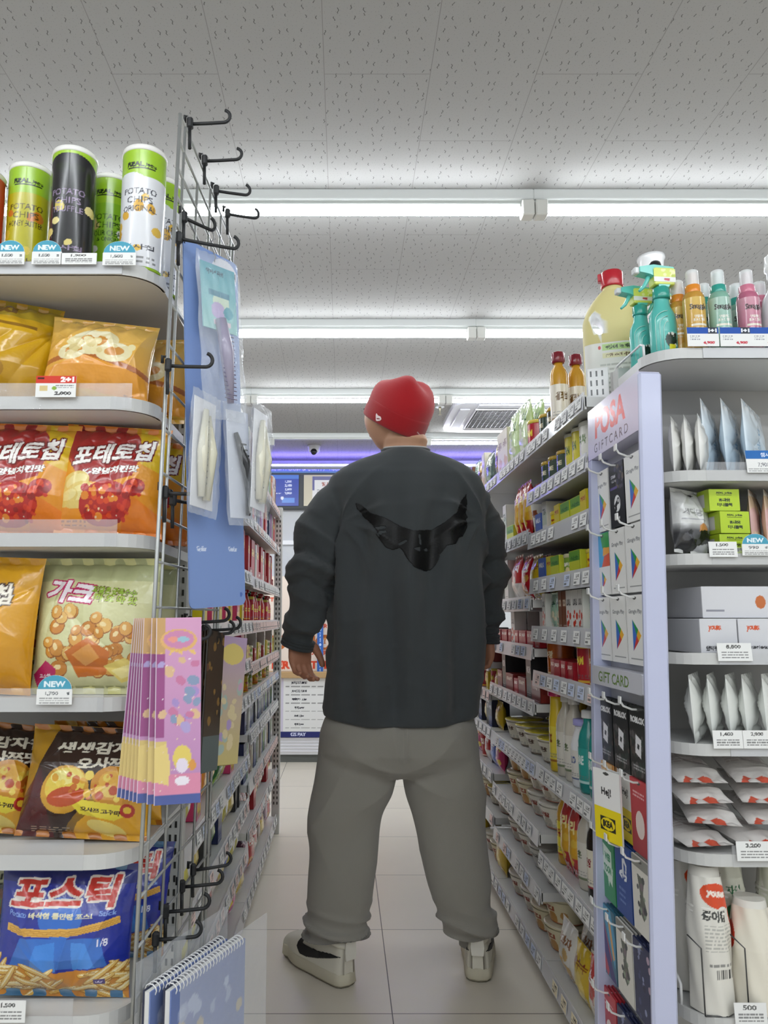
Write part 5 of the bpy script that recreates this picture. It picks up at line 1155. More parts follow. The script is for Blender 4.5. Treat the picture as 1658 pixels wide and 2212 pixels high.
# ============================================================ RIGHT END RACK
zR = lambda i: ZR[i]+.0015
def bxR(px, Y, py=1000): return atY(px, py, Y).x
def mist(body, cap, top, txt):
    r = .0215; a = Art(2*PI*r, .112, .0011, body); a.grad(body, top, .2, 1.0)
    a.text('Snuggle', .5, .80, .13, '3a3434', bold=.03, wide=.26); a.text('FABRIC', .5, .62, .05, 'f0ece0', wide=.15); a.text('& AIR MIST', .5, .55, .05, 'f0ece0', wide=.17); a.rect(.38, .44, .62, .475, 'f2ecd8'); a.lines((.4, .36, .6, .42), 1, 'f0ece0')
    a.ell(.5, .13, .10, .12, top, a=.8)
    o = bottle_obj('mist_bottle', [(r*.92, 0), (r, .004), (r, .124), (r*.9, .132), (r*.62, .137)], body, a, r, .008, [(.0155, .132), (.0158, .136), (.0155, .150), (.0105, .154), (.0100, .176), (.0085, .179)], cap, 'liquid_bottle', arcs=(-PI, PI))
    m = MB(); m.lathe([(.0128, .150), (.0128, .178), (.0120, .184), (.009, .186)], 20, 'f0f4f4', cap=False); m.build('overcap', 'frosted_plastic', o); return o
mo = Proto(mist('c9963a', 'e08a2a', 'e0bd62', ''), cat='bottle'); mt = Proto(mist('86b8a4', '2f9a8c', 'b4d2c4', ''), cat='bottle'); mp_ = Proto(mist('c06a86', 'd07a92', 'd9a0b0', ''), cat='bottle')
MG = 'mist bottles on the right end rack'
for P_, px, Y, lb in ((mo, 1497, YR+.035, 'amber mist bottle with orange pump, in front at the shelf corner'), (mo, 1463, YR+.085, 'amber mist bottle with orange pump, behind the corner one'), (mo, 1500, YR+.15, 'amber mist bottle with orange pump, in the back row'),
                      (mt, 1552, YR+.035, 'teal mist bottle in front between the amber and pink ones'), (mt, 1520, YR+.10, 'teal mist bottle half hidden behind the front amber and teal ones'), (mt, 1590, YR+.10, 'teal mist bottle behind, left of the front pink one'), (mt, 1560, YR+.16, 'teal mist bottle in the back row'),
                      (mp_, 1614, YR+.035, 'pink mist bottle in front near the right picture edge'), (mp_, 1600, YR+.165, 'pink mist bottle in the back row'), (mp_, 1640, YR+.09, 'pink mist bottle behind the front pink one')):
    P_.place((bxR(px, Y, 650), Y, zR(6)), random.uniform(-.1, .25), lb, MG)
o = bottle_obj('spray_bottle', [(.030, 0), (.034, .005), (.036, .08), (.030, .13), (.014, .16), (.014, .175)], 'e4e6ea', _wl(.0345, .06, 'e8e8ec', '섬유향수', '3a4a8a'), .0352, .02, [(.016, .172), (.018, .176), (.018, .19), (.022, .195), (.020, .225), (.012, .232)], 'eeeeee')
put(o, bxR(1680, YR+.05, 650), YR+.05, zR(6), 'white round spray bottle cut off by the right picture edge', 'bottle')
def sprayer():
    r = .030; prof = [(r*.9, 0), (r, .005), (r, .085), (r*.93, .105), (r*.62, .125), (r*.55, .145), (r*.55, .150)]
    root = empty('spray_cleaner'); m = MB(); m.lathe(prof, 24, '56b8ae', M=Matrix.Diagonal((1, .72, 1, 1)))
    for k in (0, 1, 2):
        w_, t_ = r*(.82-.24*k), .108-.012*k; m.tube([(-w_, -r*.70*math.sqrt(max(0, 1-(w_/r)**2))-.0012, .02)]+[(w_*math.cos(t)*-1, -r*.72*math.sqrt(max(0.02, 1-(w_*math.cos(t)/r)**2))-.0006, t_-.02+.02*math.sin(t)) for t in np.linspace(0, PI/2, 6)], .0009, 5, 'b8e4dc')
    m.build('bottle', 'gloss_plastic', root)
    m = MB(); m.lathe([(r*.6, .142), (r*.62, .146), (r*.6, .166), (r*.45, .170)], 20, '2f9c8e'); m.build('collar', 'gloss_plastic', root)
    m = MB(); m.prism([(x, -.013, z) for x, z in ((-.052, .200), (-.052, .212), (-.02, .218), (.026, .214), (.026, .190), (.012, .166), (-.010, .166), (-.012, .188), (-.03, .196))], (0, 1, 0), .026, '67c9bd')
    m.box(-.062, -.009, .198, -.050, .009, .213, 'd8dada', b=.002); m.build('spray_head', 'gloss_plastic', root)
    m = MB(); m.tube([(-.026, 0, .198), (-.030, 0, .186), (-.038, 0, .172), (-.050, 0, .160)], [.006, .005, .0045, .003], 8, '67c9bd'); m.build('trigger', 'gloss_plastic', root)
    a = Art(.05, .03, .0015, 'd9e46a'); a.speck(10, (0, 0, 1, 1), ['b8c83a', 'f0f0b0'], (.05, .12), 2); a.rect(0, 0, 1, .36, 'e8e8e8'); a.text('주방', .6, .18, .22, 'c03a4a', bold=.03)
    m = MB(); m.box(-.020, -.0140, .172, .027, .0140, .212, 'd9e46a', b=.002); m.panel(a, (-.022, -.0146, .178), (1, 0, 0), (0, 0, 1)); m.build('neck_label', 'card', root)
    a = Art(.034, .05, .0014, '56b8ae'); a.ell(.5, .6, .42, .5, '1d3a30'); a.speck(14, (.2, .3, .8, .9), ['2a5a3a', 'e8e8e0', '14281f'], (.06, .14), 3); a.rect(.3, .04, .75, .4, 'd8d82a')
    m = MB(); P = np.stack([a.X-.017+.006, -np.sqrt(np.clip(r*r-(a.X-.017+.006)**2, 1e-6, 1))*.72-.001, a.Y+.012], -1); m.grid(P, a.C); m.build('label', 'card', root); return root
s1 = Proto(sprayer(), cat='spray bottle')
s1.place((bxR(1386, 1.60, 750), 1.60, zR(6)), .1, 'mint green trigger spray bottle, left one beside the yellow jug', 'mint spray bottles', scale=(.88, .88, .88))
s1.place((bxR(1434, 1.545, 750), 1.545, zR(6)), .1, 'mint green trigger spray bottle, taller looking one beside the amber bottles', 'mint spray bottles', scale=(.98, .98, .98))
s1.place((bxR(1440, 1.64, 750), 1.645, zR(6)), .0, 'mint green trigger spray bottle at the back of the corner', 'mint spray bottles', scale=(.9, .9, .9))
# detergent jug with a looped handle and red cap
jug = empty('detergent_jug', (0.672, 1.82, ZA[8]+.001), -.35); jug.scale = (1.13, 1.13, 1.17); tag(jug, 'big pale yellow detergent jug with a loop handle and red cap', 'jug')
JC = 'd8cc8e'
m = MB(); n = 40
def jring(z):
    t = z/.262
    if t < .70: return .056, .042, .0
    k = (t-.70)/.30; k = min(1, k); s = math.cos(k*PI/2)**.8
    return .020+.036*s, .020+.022*s, .012*k
zz_ = [0, .004]+list(np.linspace(.02, .18, 7))+list(np.linspace(.19, .262, 12)); rows_ = []
for z in zz_:
    rx, ry, ox = jring(z); f = .94 if z == 0 else 1; an = np.linspace(0, 2*PI, n, endpoint=False)
    rows_.append(np.stack([ox+np.sign(np.cos(an))*np.abs(np.cos(an))**.7*rx*f, np.sign(np.sin(an))*np.abs(np.sin(an))**.7*ry*f, np.full(n, z)], 1))
Rj = np.array(rows_); m.grid(Rj, JC, wrap=True); m.f.append(list(range(n))[::-1]); m.m.append(0); m.sm.append(False)
body = m.build('bottle', 'matte_plastic', jug)
# the handle opening is cut through the upper left shoulder
cut = MB(); cut.lathe([(.012, -.08), (.012, .08)], 20, M=Matrix.Translation((-.024, 0, .178))@Matrix.Rotation(math.radians(-16), 4, 'Y')@Matrix.Diagonal((1, 1, 2.2, 1))@Matrix.Rotation(PI/2, 4, 'X'))
co = cut.build('cutter', 'matte_plastic', jug)
bm_ = body.modifiers.new('hole', 'BOOLEAN'); bm_.object = co; bm_.operation = 'DIFFERENCE'; bm_.solver = 'EXACT'
dg = bpy.context.evaluated_depsgraph_get(); me2 = bpy.data.meshes.new_from_object(body.evaluated_get(dg))
body.modifiers.clear()
if len(me2.polygons) > 200: body.data = me2
bpy.data.objects.remove(co, do_unlink=True)
m = MB(); m.lathe([(.022, .252), (.024, .256), (.020, .272)], 24, JC, c=(.012, 0)); m.build('neck', 'matte_plastic', jug)
m = MB(); m.lathe([(.0235, .268), (.0245, .271), (.0245, .300), (.0225, .304)], 24, 'b8202e', c=(.012, 0)); m.box(-.018, -.008, .285, -.008, .008, .303, 'b8202e', b=.002); m.build('cap', 'gloss_plastic', jug)
a = Art(.105, .125, .0014, 'e6e4de'); a.rect(.35, .86, 1, .97, 'b8d68a'); a.text('주방세제 1종 제품', .67, .915, .06, '3a4a34', bold=.02, wide=.5); a.ell(.30, .915, .03, .04, 'd04a4a'); a.rect(.35, .72, 1, .82, 'e8e2b8'); a.text('순한 주방세제', .66, .77, .055, '6a4a2a', wide=.5); a.lines((.3, .1, .95, .65), 7, '999990')
m = MB(); P = np.stack([a.X-.0525, np.full(a.X.shape, -.0432)+.012*(np.abs(a.X-.0525)/.0525)**5, a.Y+.008], -1); m.grid(P, a.C); m.build('label', 'card', jug)
m = MB()
for i in range(5):
    for q in range(2): pass
m.box(0, 0, 0, .050, .002, .075, 'dedede', b=.0008)
for c in range(3):
    for r_ in range(3): m.box(.008+c*.013, -.0006, .008+r_*.023, .012+c*.013, .0, .022+r_*.023, '2c2c30')
m.box(.0, .0, 0, .002, .05, .075, 'dedede'); 
o = m.build('basket', 'gloss_plastic'); put(o, .585, 1.745, ZA[8]+.002, 'small white slotted plastic basket in front of the yellow jug', 'basket', -.35)
# golden bottle left of the jug
o = bottle_obj('tall_bottle', [(.022, 0), (.024, .004), (.024, .15), (.020, .165), (.012, .178), (.012, .19)], 'c9952c', _wl(.0245, .10, 'e4ddd0', '올리브', '6a4a1c'), .0248, .02, [(.016, .186), (.018, .19), (.018, .215), (.014, .218)], '7a1c2a', arcs=(-PI, PI))
put(o, .600, 2.02, ZA[8]+.001, 'tall golden bottle with a dark red cap left of the yellow jug', 'bottle')
o2 = copy_tree(o, (.655, 2.04, ZA[8]+.001), -.5, 'tall golden bottle with a dark red cap, the one set further back')
# second shelf: white packs
def pk(w, h, t, bg, fn=None, seed=1, fin='foil', amp=.003, name='pack'):
    a = Art(w, h, .0022, bg); fn(a) if fn else None; return bag(name, a, t, seed, fin, .02, .05, None, 5, amp, p=3.5)
WG = 'white packs on the right end rack'
def f_blue(a): a.grad('b9cfe0', 'dfe6ea', .0, .9); a.rect(0, .86, 1, 1, 'e2e6e8'); a.text('위생장갑', .5, .5, .1, '8fb0cc', bold=.02, rot=90)
p_bl = Proto(pk(.165, .165, .024, 'c3d5e2', f_blue, 51, 'frosted_plastic' if 0 else 'gloss_plastic', .005), cat='pack')
for i, (px, Y) in enumerate(((1545, 1.585), (1592, 1.585), (1640, 1.585))):
    p_bl.place((bxR(px, Y), Y+.012, zR(5)), None, ('pale blue sheet pack, %s from the left on the second shelf' % ORD[i]), 'pale blue sheet packs', rot=(-.03, .06, .95-.05*i))
def f_wh(a): a.rect(0, 0, 1, 1, 'e6e5e0'); a.rect(.05, .75, .95, .80, 'd8d6d0')
p_wh = Proto(pk(.10, .125, .021, 'e6e5e0', f_wh, 52, 'gloss_plastic'), cat='pack')
for i, (px, Y) in enumerate(((1462, 1.55), (1489, 1.545), (1518, 1.54))):
    p_wh.place((bxR(px, Y), Y, zR(5)), None, ['white cotton pack with a dark printed end, leftmost on the second shelf', 'plain white cotton pack, second on the second shelf', 'plain white cotton pack touching the pale blue packs'][i], WG, rot=(0, .03*i, 1.0))
# third shelf
def f_zip(a): a.grad('2c2c2e', 'd8d8d6', .28, .45); a.rect(0, .42, 1, 1, 'd4d4d2'); a.ell(.5, .90, .06, .03, '1a1a1a'); a.ell(.62, .36, .13, .13, 'c98a4a'); a.text('세탁망', .35, .60, .10, '8a8a8a', bold=.01); a.rect(.1, .48, .7, .495, '9a9aa0'); a.speck(10, (.1, .1, .9, .3), ['3a3a3c', '1c1c1e', '56565a'], (.05, .12), 3); a.poly([(.5, .0), (.95, .04), (.85, .18), (.55, .12)], 'c8c8cc')
put(pk(.098, .148, .05, 'd4d4d2', f_zip, 53, 'foil', .006), bxR(1482, 1.52), 1.522, zR(4), 'grey and black zip bag with an orange oval, left on the third shelf', 'bag', .35, -.12, None, .10)
def gbox():
    a = Art(.062, .044, .001, 'b4cf2a'); a.text('REAL price', .5, .82, .10, '2a3a10', bold=.04, wide=.5); a.rect(.25, .71, .75, .73, '2a3a10'); a.text('휴대용', .5, .50, .16, '2a3a10', bold=.04, wide=.38); a.text('미니롤백', .5, .28, .16, '2a3a10', bold=.04, wide=.5)
    s_ = Art(.045, .044, .0015, '9fb828'); s_.rect(.0, .2, .6, .8, 'b8b8b4'); return box_obj('small_box', .062, .045, .044, a, 'b4cf2a', side=s_)
gb = Proto(gbox(), cat='box')
gb.place((bxR(1572, 1.50), 1.497, zR(4)), .05, 'lime green mini box at the bottom of the stack of three', 'lime green mini boxes')
gb.place((bxR(1574, 1.50), 1.495, zR(4)+.0456), .10, 'lime green mini box in the middle of the stack of three', 'lime green mini boxes')
gb.place((bxR(1556, 1.50), 1.497, zR(4)+.0912), .03, 'lime green mini box on top of the stack of three', 'lime green mini boxes')
gb.place((bxR(1560, 1.57), 1.570, zR(4)), .0, 'lime green mini box behind the stack of three', 'lime green mini boxes')
def f_pk(a): a.grad('d8a8a0', 'dcc8a4'); a.rect(0, .9, 1, 1, 'e4ded0'); a.speck(8, (.1, .1, .9, .8), ['e4cfae', 'd8b0ac'], (.1, .2), 4)
p_pk = Proto(pk(.14, .150, .022, 'dcc0ac', f_pk, 54, 'gloss_plastic', .003), cat='pack')
for i, px in enumerate((1628, 1660, 1692)): p_pk.place((bxR(px, 1.56), 1.575, zR(4)), None, 'cream and pink sheet pack, %s from the green boxes' % ORD[i], 'cream and pink packs', rot=(0, -.04, .95))
# fourth shelf
def ybox(w, h, d, k):
    a = Art(w, h, .0013, 'd6d6da')
    if k: a.text('youus', .40, .72, .17, 'd2552a', bold=.03, wide=.34); a.text('은박쿠킹호일', .45, .16, .13, '3a3a3c', bold=.03, wide=.62)
    else: a.ell(.80, .5, .07, .09, 'c06a34'); a.rect(.05, .2, .3, .26, '8a8a94')
    return box_obj('foil_box', w, d, h, a, 'd2d2d6')
yb = Proto(ybox(.072, .068, .18, 1), cat='box'); yb2 = Proto(ybox(.145, .062, .18, 0), cat='box')
for i, px in enumerate((1524, 1604, 1684)): yb.place((bxR(px, 1.49), 1.487, zR(3)), 0, 'white foil box with orange lettering, %s from the left' % ORD[i], 'white foil boxes')
yb2.place((bxR(1572, 1.50), 1.50, zR(3)+.0695), 0, 'long lilac grey box with an orange oval on top of the foil boxes', 'upper foil boxes'); yb2.place((bxR(1572, 1.5)+.150, 1.495, zR(3)+.0695), 0, 'long grey box on top at the right picture edge', 'upper foil boxes')
put(box_obj('foil_box', .05, .12, .055, Art(.05, .055, .002, '3a3634'), '3a3634'), bxR(1460, 1.60), 1.545, zR(3), 'small dark box behind the side guard on the fourth shelf', 'box')
# fifth shelf: white gauze bags
def f_gz(a): a.rect(0, 0, 1, 1, 'dfe1dc'); a.ell(.75, .42, .055, .06, '5a5c5a'); a.rect(.0, .9, 1, 1, 'e8e9e6')
p_gz = Proto(pk(.095, .130, .019, 'dfe1dc', f_gz, 55, 'gloss_plastic', .006), cat='bag')
for i, (px, a_) in enumerate(((1470, .95), (1507, .98), (1545, .92), (1582, .88), (1622, .84), (1662, .82))): p_gz.place((bxR(px, 1.53), 1.525+.004*(i % 2), zR(2)), None, 'white bag with a grey dot, %s from the left on the fifth shelf' % ORD[i], 'white gauze bags', rot=(-.03, .02*(i-2.5)/2, a_))
# sixth shelf: pile of wrapped cutlery bags
def f_cu(a): a.rect(0, 0, 1, 1, 'd8d4d0'); a.poly([(.1, 0), (.8, 0), (.7, .07), (.2, .10)], 'c2503a'); a.lines((.1, .4, .9, .7), 5, 'b8a8a4'); a.text('youus', .3, .85, .08, 'd2452a', bold=.03); a.speck(6, (.2, .3, .8, .8), ['e6e4e0', 'c9c4c2', 'bfb6b4'], (.08, .2), 3)
p_cu = Proto(pk(.095, .17, .024, 'd8d4d0', f_cu, 56, 'foil', .008), cat='bag')
for i in range(8):
    x = bxR(1484+(i % 2)*112+random.uniform(-14, 14), 1.50); row = i//2
    p_cu.place((x, 1.480+.005*row, zR(1)+.014+.037*row), None, 'clear and red wrapped cutlery bag, %s in the pile from the lower left' % ORD[i], 'wrapped cutlery bags', rot=(-PI/2+.13+.03*row+random.uniform(-.03, .05), random.uniform(-.03, .03), random.uniform(-.22, .22)))
# seventh shelf: stacks of paper cups
def cupstack(n, r, h0, art_fn):
    root = empty('cup_stack'); m = MB(); prof = []
    for i in range(n):
        z = i*.0095; prof += [(r*1.0, z, 'e6e2d8'), (r*1.045, z+.0022, 'efece4'), (r*1.045, z+.0050, 'efece4'), (r*.99, z+.0072, 'cfcabf')]
    z = n*.0095; prof += [(r*.98, z), (r*.76, z+h0), (r*.72, z+h0)]
    m.lathe([(p[0], p[1], p[2] if len(p) > 2 else 'e4e0d6') for p in prof], 28, 'e4e0d6'); m.build('cups', 'card', root)
    H_ = n*.0095+h0; rr_ = r*1.15
    a = Art(2*PI*rr_*.55, H_*.92, .0016, 'dedbd2'); art_fn(a)
    A = -PI/2+(a.X/a.w-.5)*2*PI*.55; t = a.Y/a.h; rad = rr_*(1-.24*np.clip((t-.6)/.4, 0, 1))+.0012*np.sin(A*7+t*9)
    m = MB(); m.grid(np.stack([rad*np.cos(A), rad*np.sin(A), a.Y+.004], -1), a.C); m.build('wrap_print', 'gloss_plastic', root); return root
def f_cup(a):
    a.rect(0, 0, 1, 1, 'e2dfd6'); a.ell(.55, .86, .30, .16, 'd8481c', -12); a.ell(.82, .72, .10, .22, 'd8481c', 10); a.text('youus', .52, .87, .055, 'f6e8dc', bold=.05, rot=-8, wide=.34); a.text('종이컵', .46, .72, .08, '3a3c3a', bold=.04, rot=-5, wide=.36); a.lines((.3, .45, .75, .66), 8, '9a9a94'); a.lines((.34, .34, .7, .38), 1)
    for i in range(12): a.rect(.42+.03*i, .26, .42+.03*i+(.012 if i % 3 else .02), .33, '3a3a3a')
def f_cup2(a): a.rect(0, 0, 1, 1, 'dcdccb'); a.ell(.55, .55, .24, .28, '2c7a48'); a.ell(.6, .25, .16, .12, '2c7a48'); a.text('자연', .5, .80, .08, '2c6a44', bold=.02)
def f_cup3(a): a.rect(0, 0, 1, 1, 'e8e2d2'); a.ell(.1, .7, .12, .18, 'd0402a')
k1 = Proto(cupstack(20, .034, .065, f_cup), cat='cup stack'); k2 = Proto(cupstack(20, .034, .06, f_cup2), cat='cup stack'); k3 = Proto(cupstack(14, .036, .062, f_cup3), cat='cup stack')
KG = 'bagged paper cup stacks'
k1.place((bxR(1533, 1.50, 2050)+.002, 1.512, zR(0)), .15, 'bagged stack of paper cups with an orange print, left front', KG); k1.place((bxR(1533, 1.5, 2050)+.0, 1.605, zR(0)), .6, 'bagged stack of paper cups hidden behind the orange printed one', KG)
k2.place((bxR(1590, 1.57, 2050), 1.598, zR(0)), .0, 'bagged stack of paper cups with green prints, behind', KG); k3.place((bxR(1632, 1.50, 2050), 1.512, zR(0)), -.3, 'shorter bagged stack of cream paper cups, right front', KG); k2.place((bxR(1690, 1.57, 2050)+.01, 1.60, zR(0)), .3, 'bagged stack of paper cups with green prints, back right', KG)
m = MB(); m.tube([(0, 0, 0), (0, 0, .115), (-.02, .01, .135), (-.02, .01, .135)], .0013, 6, '5a5a5a'); m.tube([(0, 0, 0), (.04, .0, 0)], .0013, 6, '5a5a5a'); wd = m.build('wire_divider', 'wire_metal'); put(wd, bxR(1513, 1.475, 2050), 1.4735, zR(0)+.004, 'thin wire divider in front of the orange printed cup stack', 'wire')
wd2 = copy_tree(wd, (bxR(1607, 1.475, 2050), 1.4735, zR(0)+.004), 0, 'thin wire divider in front of the cream cup stack')
# price cards
ytR = YR-.008
PCG = 'price cards on the right end rack'
for i, px in enumerate((1485, 1556, 1624)): place_card(card(.064, .040, '1+1'), px, 748, ytR, 'white price card with a blue 1+1 head, %s from the left' % ORD[i], PCG, 0)
place_card(card(.056, .046, 'blue'), 1614, 1021, ytR, 'white price card with a blue head below the pale blue packs', None, -.1)
place_card(card(.055, .030, '1,500'), 1532, 1203, ytR, 'white price card reading 1,500 under the lime boxes', None, -.05)
place_card(card(.054, .044, 'new990'), 1603, 1200, ytR, 'white price card with a teal NEW dome on the right rack', None, 0)
place_card(card(.066, .034, '8,800'), 1551, 1428, ytR, 'cream price card under the white foil boxes', None, -.1)
place_card(card(.056, .033, '1,400'), 1541, 1617, ytR, 'white price card reading 1,400 below the gauze bags', None, -.05); place_card(card(.056, .033, '2,900'), 1606, 1617, ytR, 'cream price card right of the 1,400 one', None, -.05)
place_card(card(.066, .034, '3,200'), 1592, 1860, ytR, 'cream price card under the pile of cutlery bags', None, -.05)
place_card(card(.058, .036, '500'), 1588, 2214, ytR, 'white price card reading 500 below the cup stacks', None, -.05)

for o in [x for x in COL.objects if x.type == 'MESH' and x.parent is None and (x.name.startswith('pack') or x.name.startswith('bag')) and x.location.y < 1.7]:
    i = min(range(7), key=lambda j: abs(zR(j)-o.location.z)) if not o.get('group') == 'wrapped cutlery bags' else None
    if i is not None: seat(o, ZR[i]+.0005, ZR[i+1]-.020)
# ============================================================ THE PERSON
PY = 2.40
def S(px, py, Y=PY): v = atY(px, py, Y); return v.x, v.z
def ring_loft(rings, n=36, p=2.3):
    """rings: (centre xyz, half-width x, half-depth y[, tilt]) -> closed mesh V,F"""
    V, F = [], []
    for r in rings:
        c, a, b = r[0], r[1], r[2]; pw = 2.0/p
        for k in range(n):
            t = 2*PI*k/n; ct, st = math.cos(t), math.sin(t)
            V.append((c[0]+a*math.copysign(abs(ct)**pw, ct), c[1]+b*math.copysign(abs(st)**pw, st), c[2]))
    m = len(rings)
    for i in range(m-1):
        for k in range(n): F.append((i*n+k, i*n+(k+1) % n, (i+1)*n+(k+1) % n, (i+1)*n+k))
    F.append(list(range(n))[::-1]); F.append([(m-1)*n+k for k in range(n)]); return V, F
def limb(pts, n=20):
    """pts: (x, y, z, r) or (x, y, z, rx, ry): tube across its own path"""
    m = MB(); P = [Vector(p[:3]) for p in pts]; R = []
    for i, p in enumerate(P):
        d = (P[min(i+1, len(P)-1)]-P[max(i-1, 0)]).normalized(); u = Vector((1, 0, 0)); u = (u-d*u.dot(d)).normalized(); w_ = d.cross(u)
        rx = pts[i][3]; ry = pts[i][4] if len(pts[i]) > 4 else rx
        R.append([tuple(p+u*math.cos(2*PI*k/n)*rx+w_*math.sin(2*PI*k/n)*ry) for k in range(n)])
    V = [q for r in R for q in r]; F = []
    for i in range(len(R)-1):
        for k in range(n): F.append((i*n+k, i*n+(k+1) % n, (i+1)*n+(k+1) % n, (i+1)*n+k))
    F.append(list(range(n))[::-1]); F.append([(len(R)-1)*n+k for k in range(n)]); return V, F
def dense(pts, k=5):
    """smooth interpolation of the control rows"""
    A = np.array([list(p)+([p[3]] if len(p) == 4 else []) for p in pts], float); t = np.arange(len(A)); T = np.linspace(0, len(A)-1, (len(A)-1)*k+1)
    out = []
    for tt in T:
        i = min(int(tt), len(A)-2); f = tt-i; p0, p1, p2, p3 = A[max(i-1, 0)], A[i], A[i+1], A[min(i+2, len(A)-1)]
        out.append(tuple(.5*((2*p1)+(-p0+p2)*f+(2*p0-5*p1+4*p2-p3)*f*f+(-p0+3*p1-3*p2+p3)*f**3)))
    return out
def fuse(parts, voxel, smooth=6, fac=.5):
    me = bpy.data.meshes.new('f'); V, F = [], []
    for v, f in parts:
        k = len(V); V += list(v); F += [[i+k for i in q] for q in f]
    me.from_pydata([tuple(map(float, v)) for v in V], [], F); bm = bmesh.new(); bm.from_mesh(me); bmesh.ops.recalc_face_normals(bm, faces=bm.faces); bm.to_mesh(me); bm.free()
    o = bpy.data.objects.new('f', me); COL.objects.link(o)
    r = o.modifiers.new('r', 'REMESH'); r.mode = 'VOXEL'; r.voxel_size = voxel; r.use_smooth_shade = True
    s = o.modifiers.new('s', 'SMOOTH'); s.factor = fac; s.iterations = smooth
    dg = bpy.context.evaluated_depsgraph_get(); dg.update(); out = bpy.data.meshes.new_from_object(o.evaluated_get(dg))
    bpy.data.objects.remove(o, do_unlink=True); return out
def arr(me):
    n = len(me.vertices); A = np.empty(n*3); me.vertices.foreach_get('co', A); N = np.empty(n*3); me.vertices.foreach_get('normal', N); return A.reshape(-1, 3), N.reshape(-1, 3)
def setv(me, A): me.vertices.foreach_set('co', A.ravel()); me.update()
def finish_me(me, name, mat, col, parent, cols=None):
    me.materials.clear(); me.materials.append(FIN[mat]); n = len(me.vertices)
    ca = me.color_attributes.new('Col', 'FLOAT_COLOR', 'POINT'); C = np.ones((n, 4)); C[:, :3] = lin(np.array(hx(col))) if cols is None else lin(cols); ca.data.foreach_set('color', C.astype(np.float32).ravel())
    me.polygons.foreach_set('use_smooth', [True]*len(me.polygons)); me.name = name
    o = bpy.data.objects.new(name, me); COL.objects.link(o); o.parent = parent; return o
def ridge(x): return 1-np.abs(np.sin(x))
man = empty('person', (0, 0, 0)); tag(man, 'person in a red beanie and charcoal shirt standing with back turned in the aisle', 'person')
# ---- skin: one continuous body with head, arms and hands
HC = Vector((*S(848, 896, 2.43), 0)); HC = Vector((HC.x, 2.43, HC.y)); YAW = math.radians(46)
fv = Vector((-math.sin(YAW), math.cos(YAW), 0)); sv = Vector((math.cos(YAW), math.sin(YAW), 0))   # face forward, face right
def head_part():
    n, m = 56, 44; V, F = [], []
    for i in range(m+1):
        ph = PI*i/m; z = -math.cos(ph)
        for k in range(n):
            t = 2*PI*k/n; c, s_ = math.cos(t), math.sin(t); r = math.sin(ph)
            fr = c*r; sd = s_*r
            lz = z*(.112 if z > 0 else .128); w_ = .086; fl = .098 if fr > 0 else .100
            if z < 0: w_ *= 1-.10*z*z; fl = (.098-.012*z*z) if fr > 0 else (.100-.035*z*z)
            if -.65 < z < .1: w_ *= 1+.10*math.sin(PI*(z+.65)/.75)     # full cheeks
            x, y = fr*fl, sd*w_
            if fr > .35:
                g = lambda zc, sc, wz, ws: math.exp(-((z-zc)/wz)**2-((sd-sc)/ws)**2)
                x += .024*g(-.14, 0, .13, .13)+.010*g(.05, 0, .2, .09)-.009*g(.08, .36, .12, .17)-.009*g(.08, -.36, .12, .17)+.006*g(.24, .3, .08, .3)+.006*g(.24, -.3, .08, .3)+.007*g(-.42, 0, .07, .22)+.006*g(-.54, 0, .06, .2)-.006*g(-.48, 0, .02, .26)+.010*g(-.8, 0, .16, .25)
            V.append(tuple(HC+fv*x+sv*y+Vector((0, 0, lz))))
    for i in range(m):
        for k in range(n): F.append((i*n+k, i*n+(k+1) % n, (i+1)*n+(k+1) % n, (i+1)*n+k))
    return V, F
def ear(s_):
    c = HC+sv*s_*.086-fv*.012+Vector((0, 0, -.022)); P = []
    for t in np.linspace(-2.6, 2.2, 12): P.append((*(c+fv*(.014*math.cos(t)-.004)+Vector((0, 0, .028*math.sin(t)))+sv*s_*(.008-.004*math.cos(t))), .0055))
    return limb(P, 8)
nk = S(874, 965)
neck = ring_loft([((nk[0]-.004, 2.425, nk[1]-.09), .09, .08), ((nk[0], 2.42, nk[1]-.03), .076, .07), ((nk[0]+.001, 2.415, nk[1]+.00), .070, .070), ((nk[0]+.003, 2.405, nk[1]+.018), .0725, .071), ((nk[0]+.001, 2.406, nk[1]+.034), .069, .067), ((nk[0]-.008, 2.41, nk[1]+.05), .060, .058), ((HC.x+.018, 2.41, HC.z+.0), .062, .066)], 28, 2)
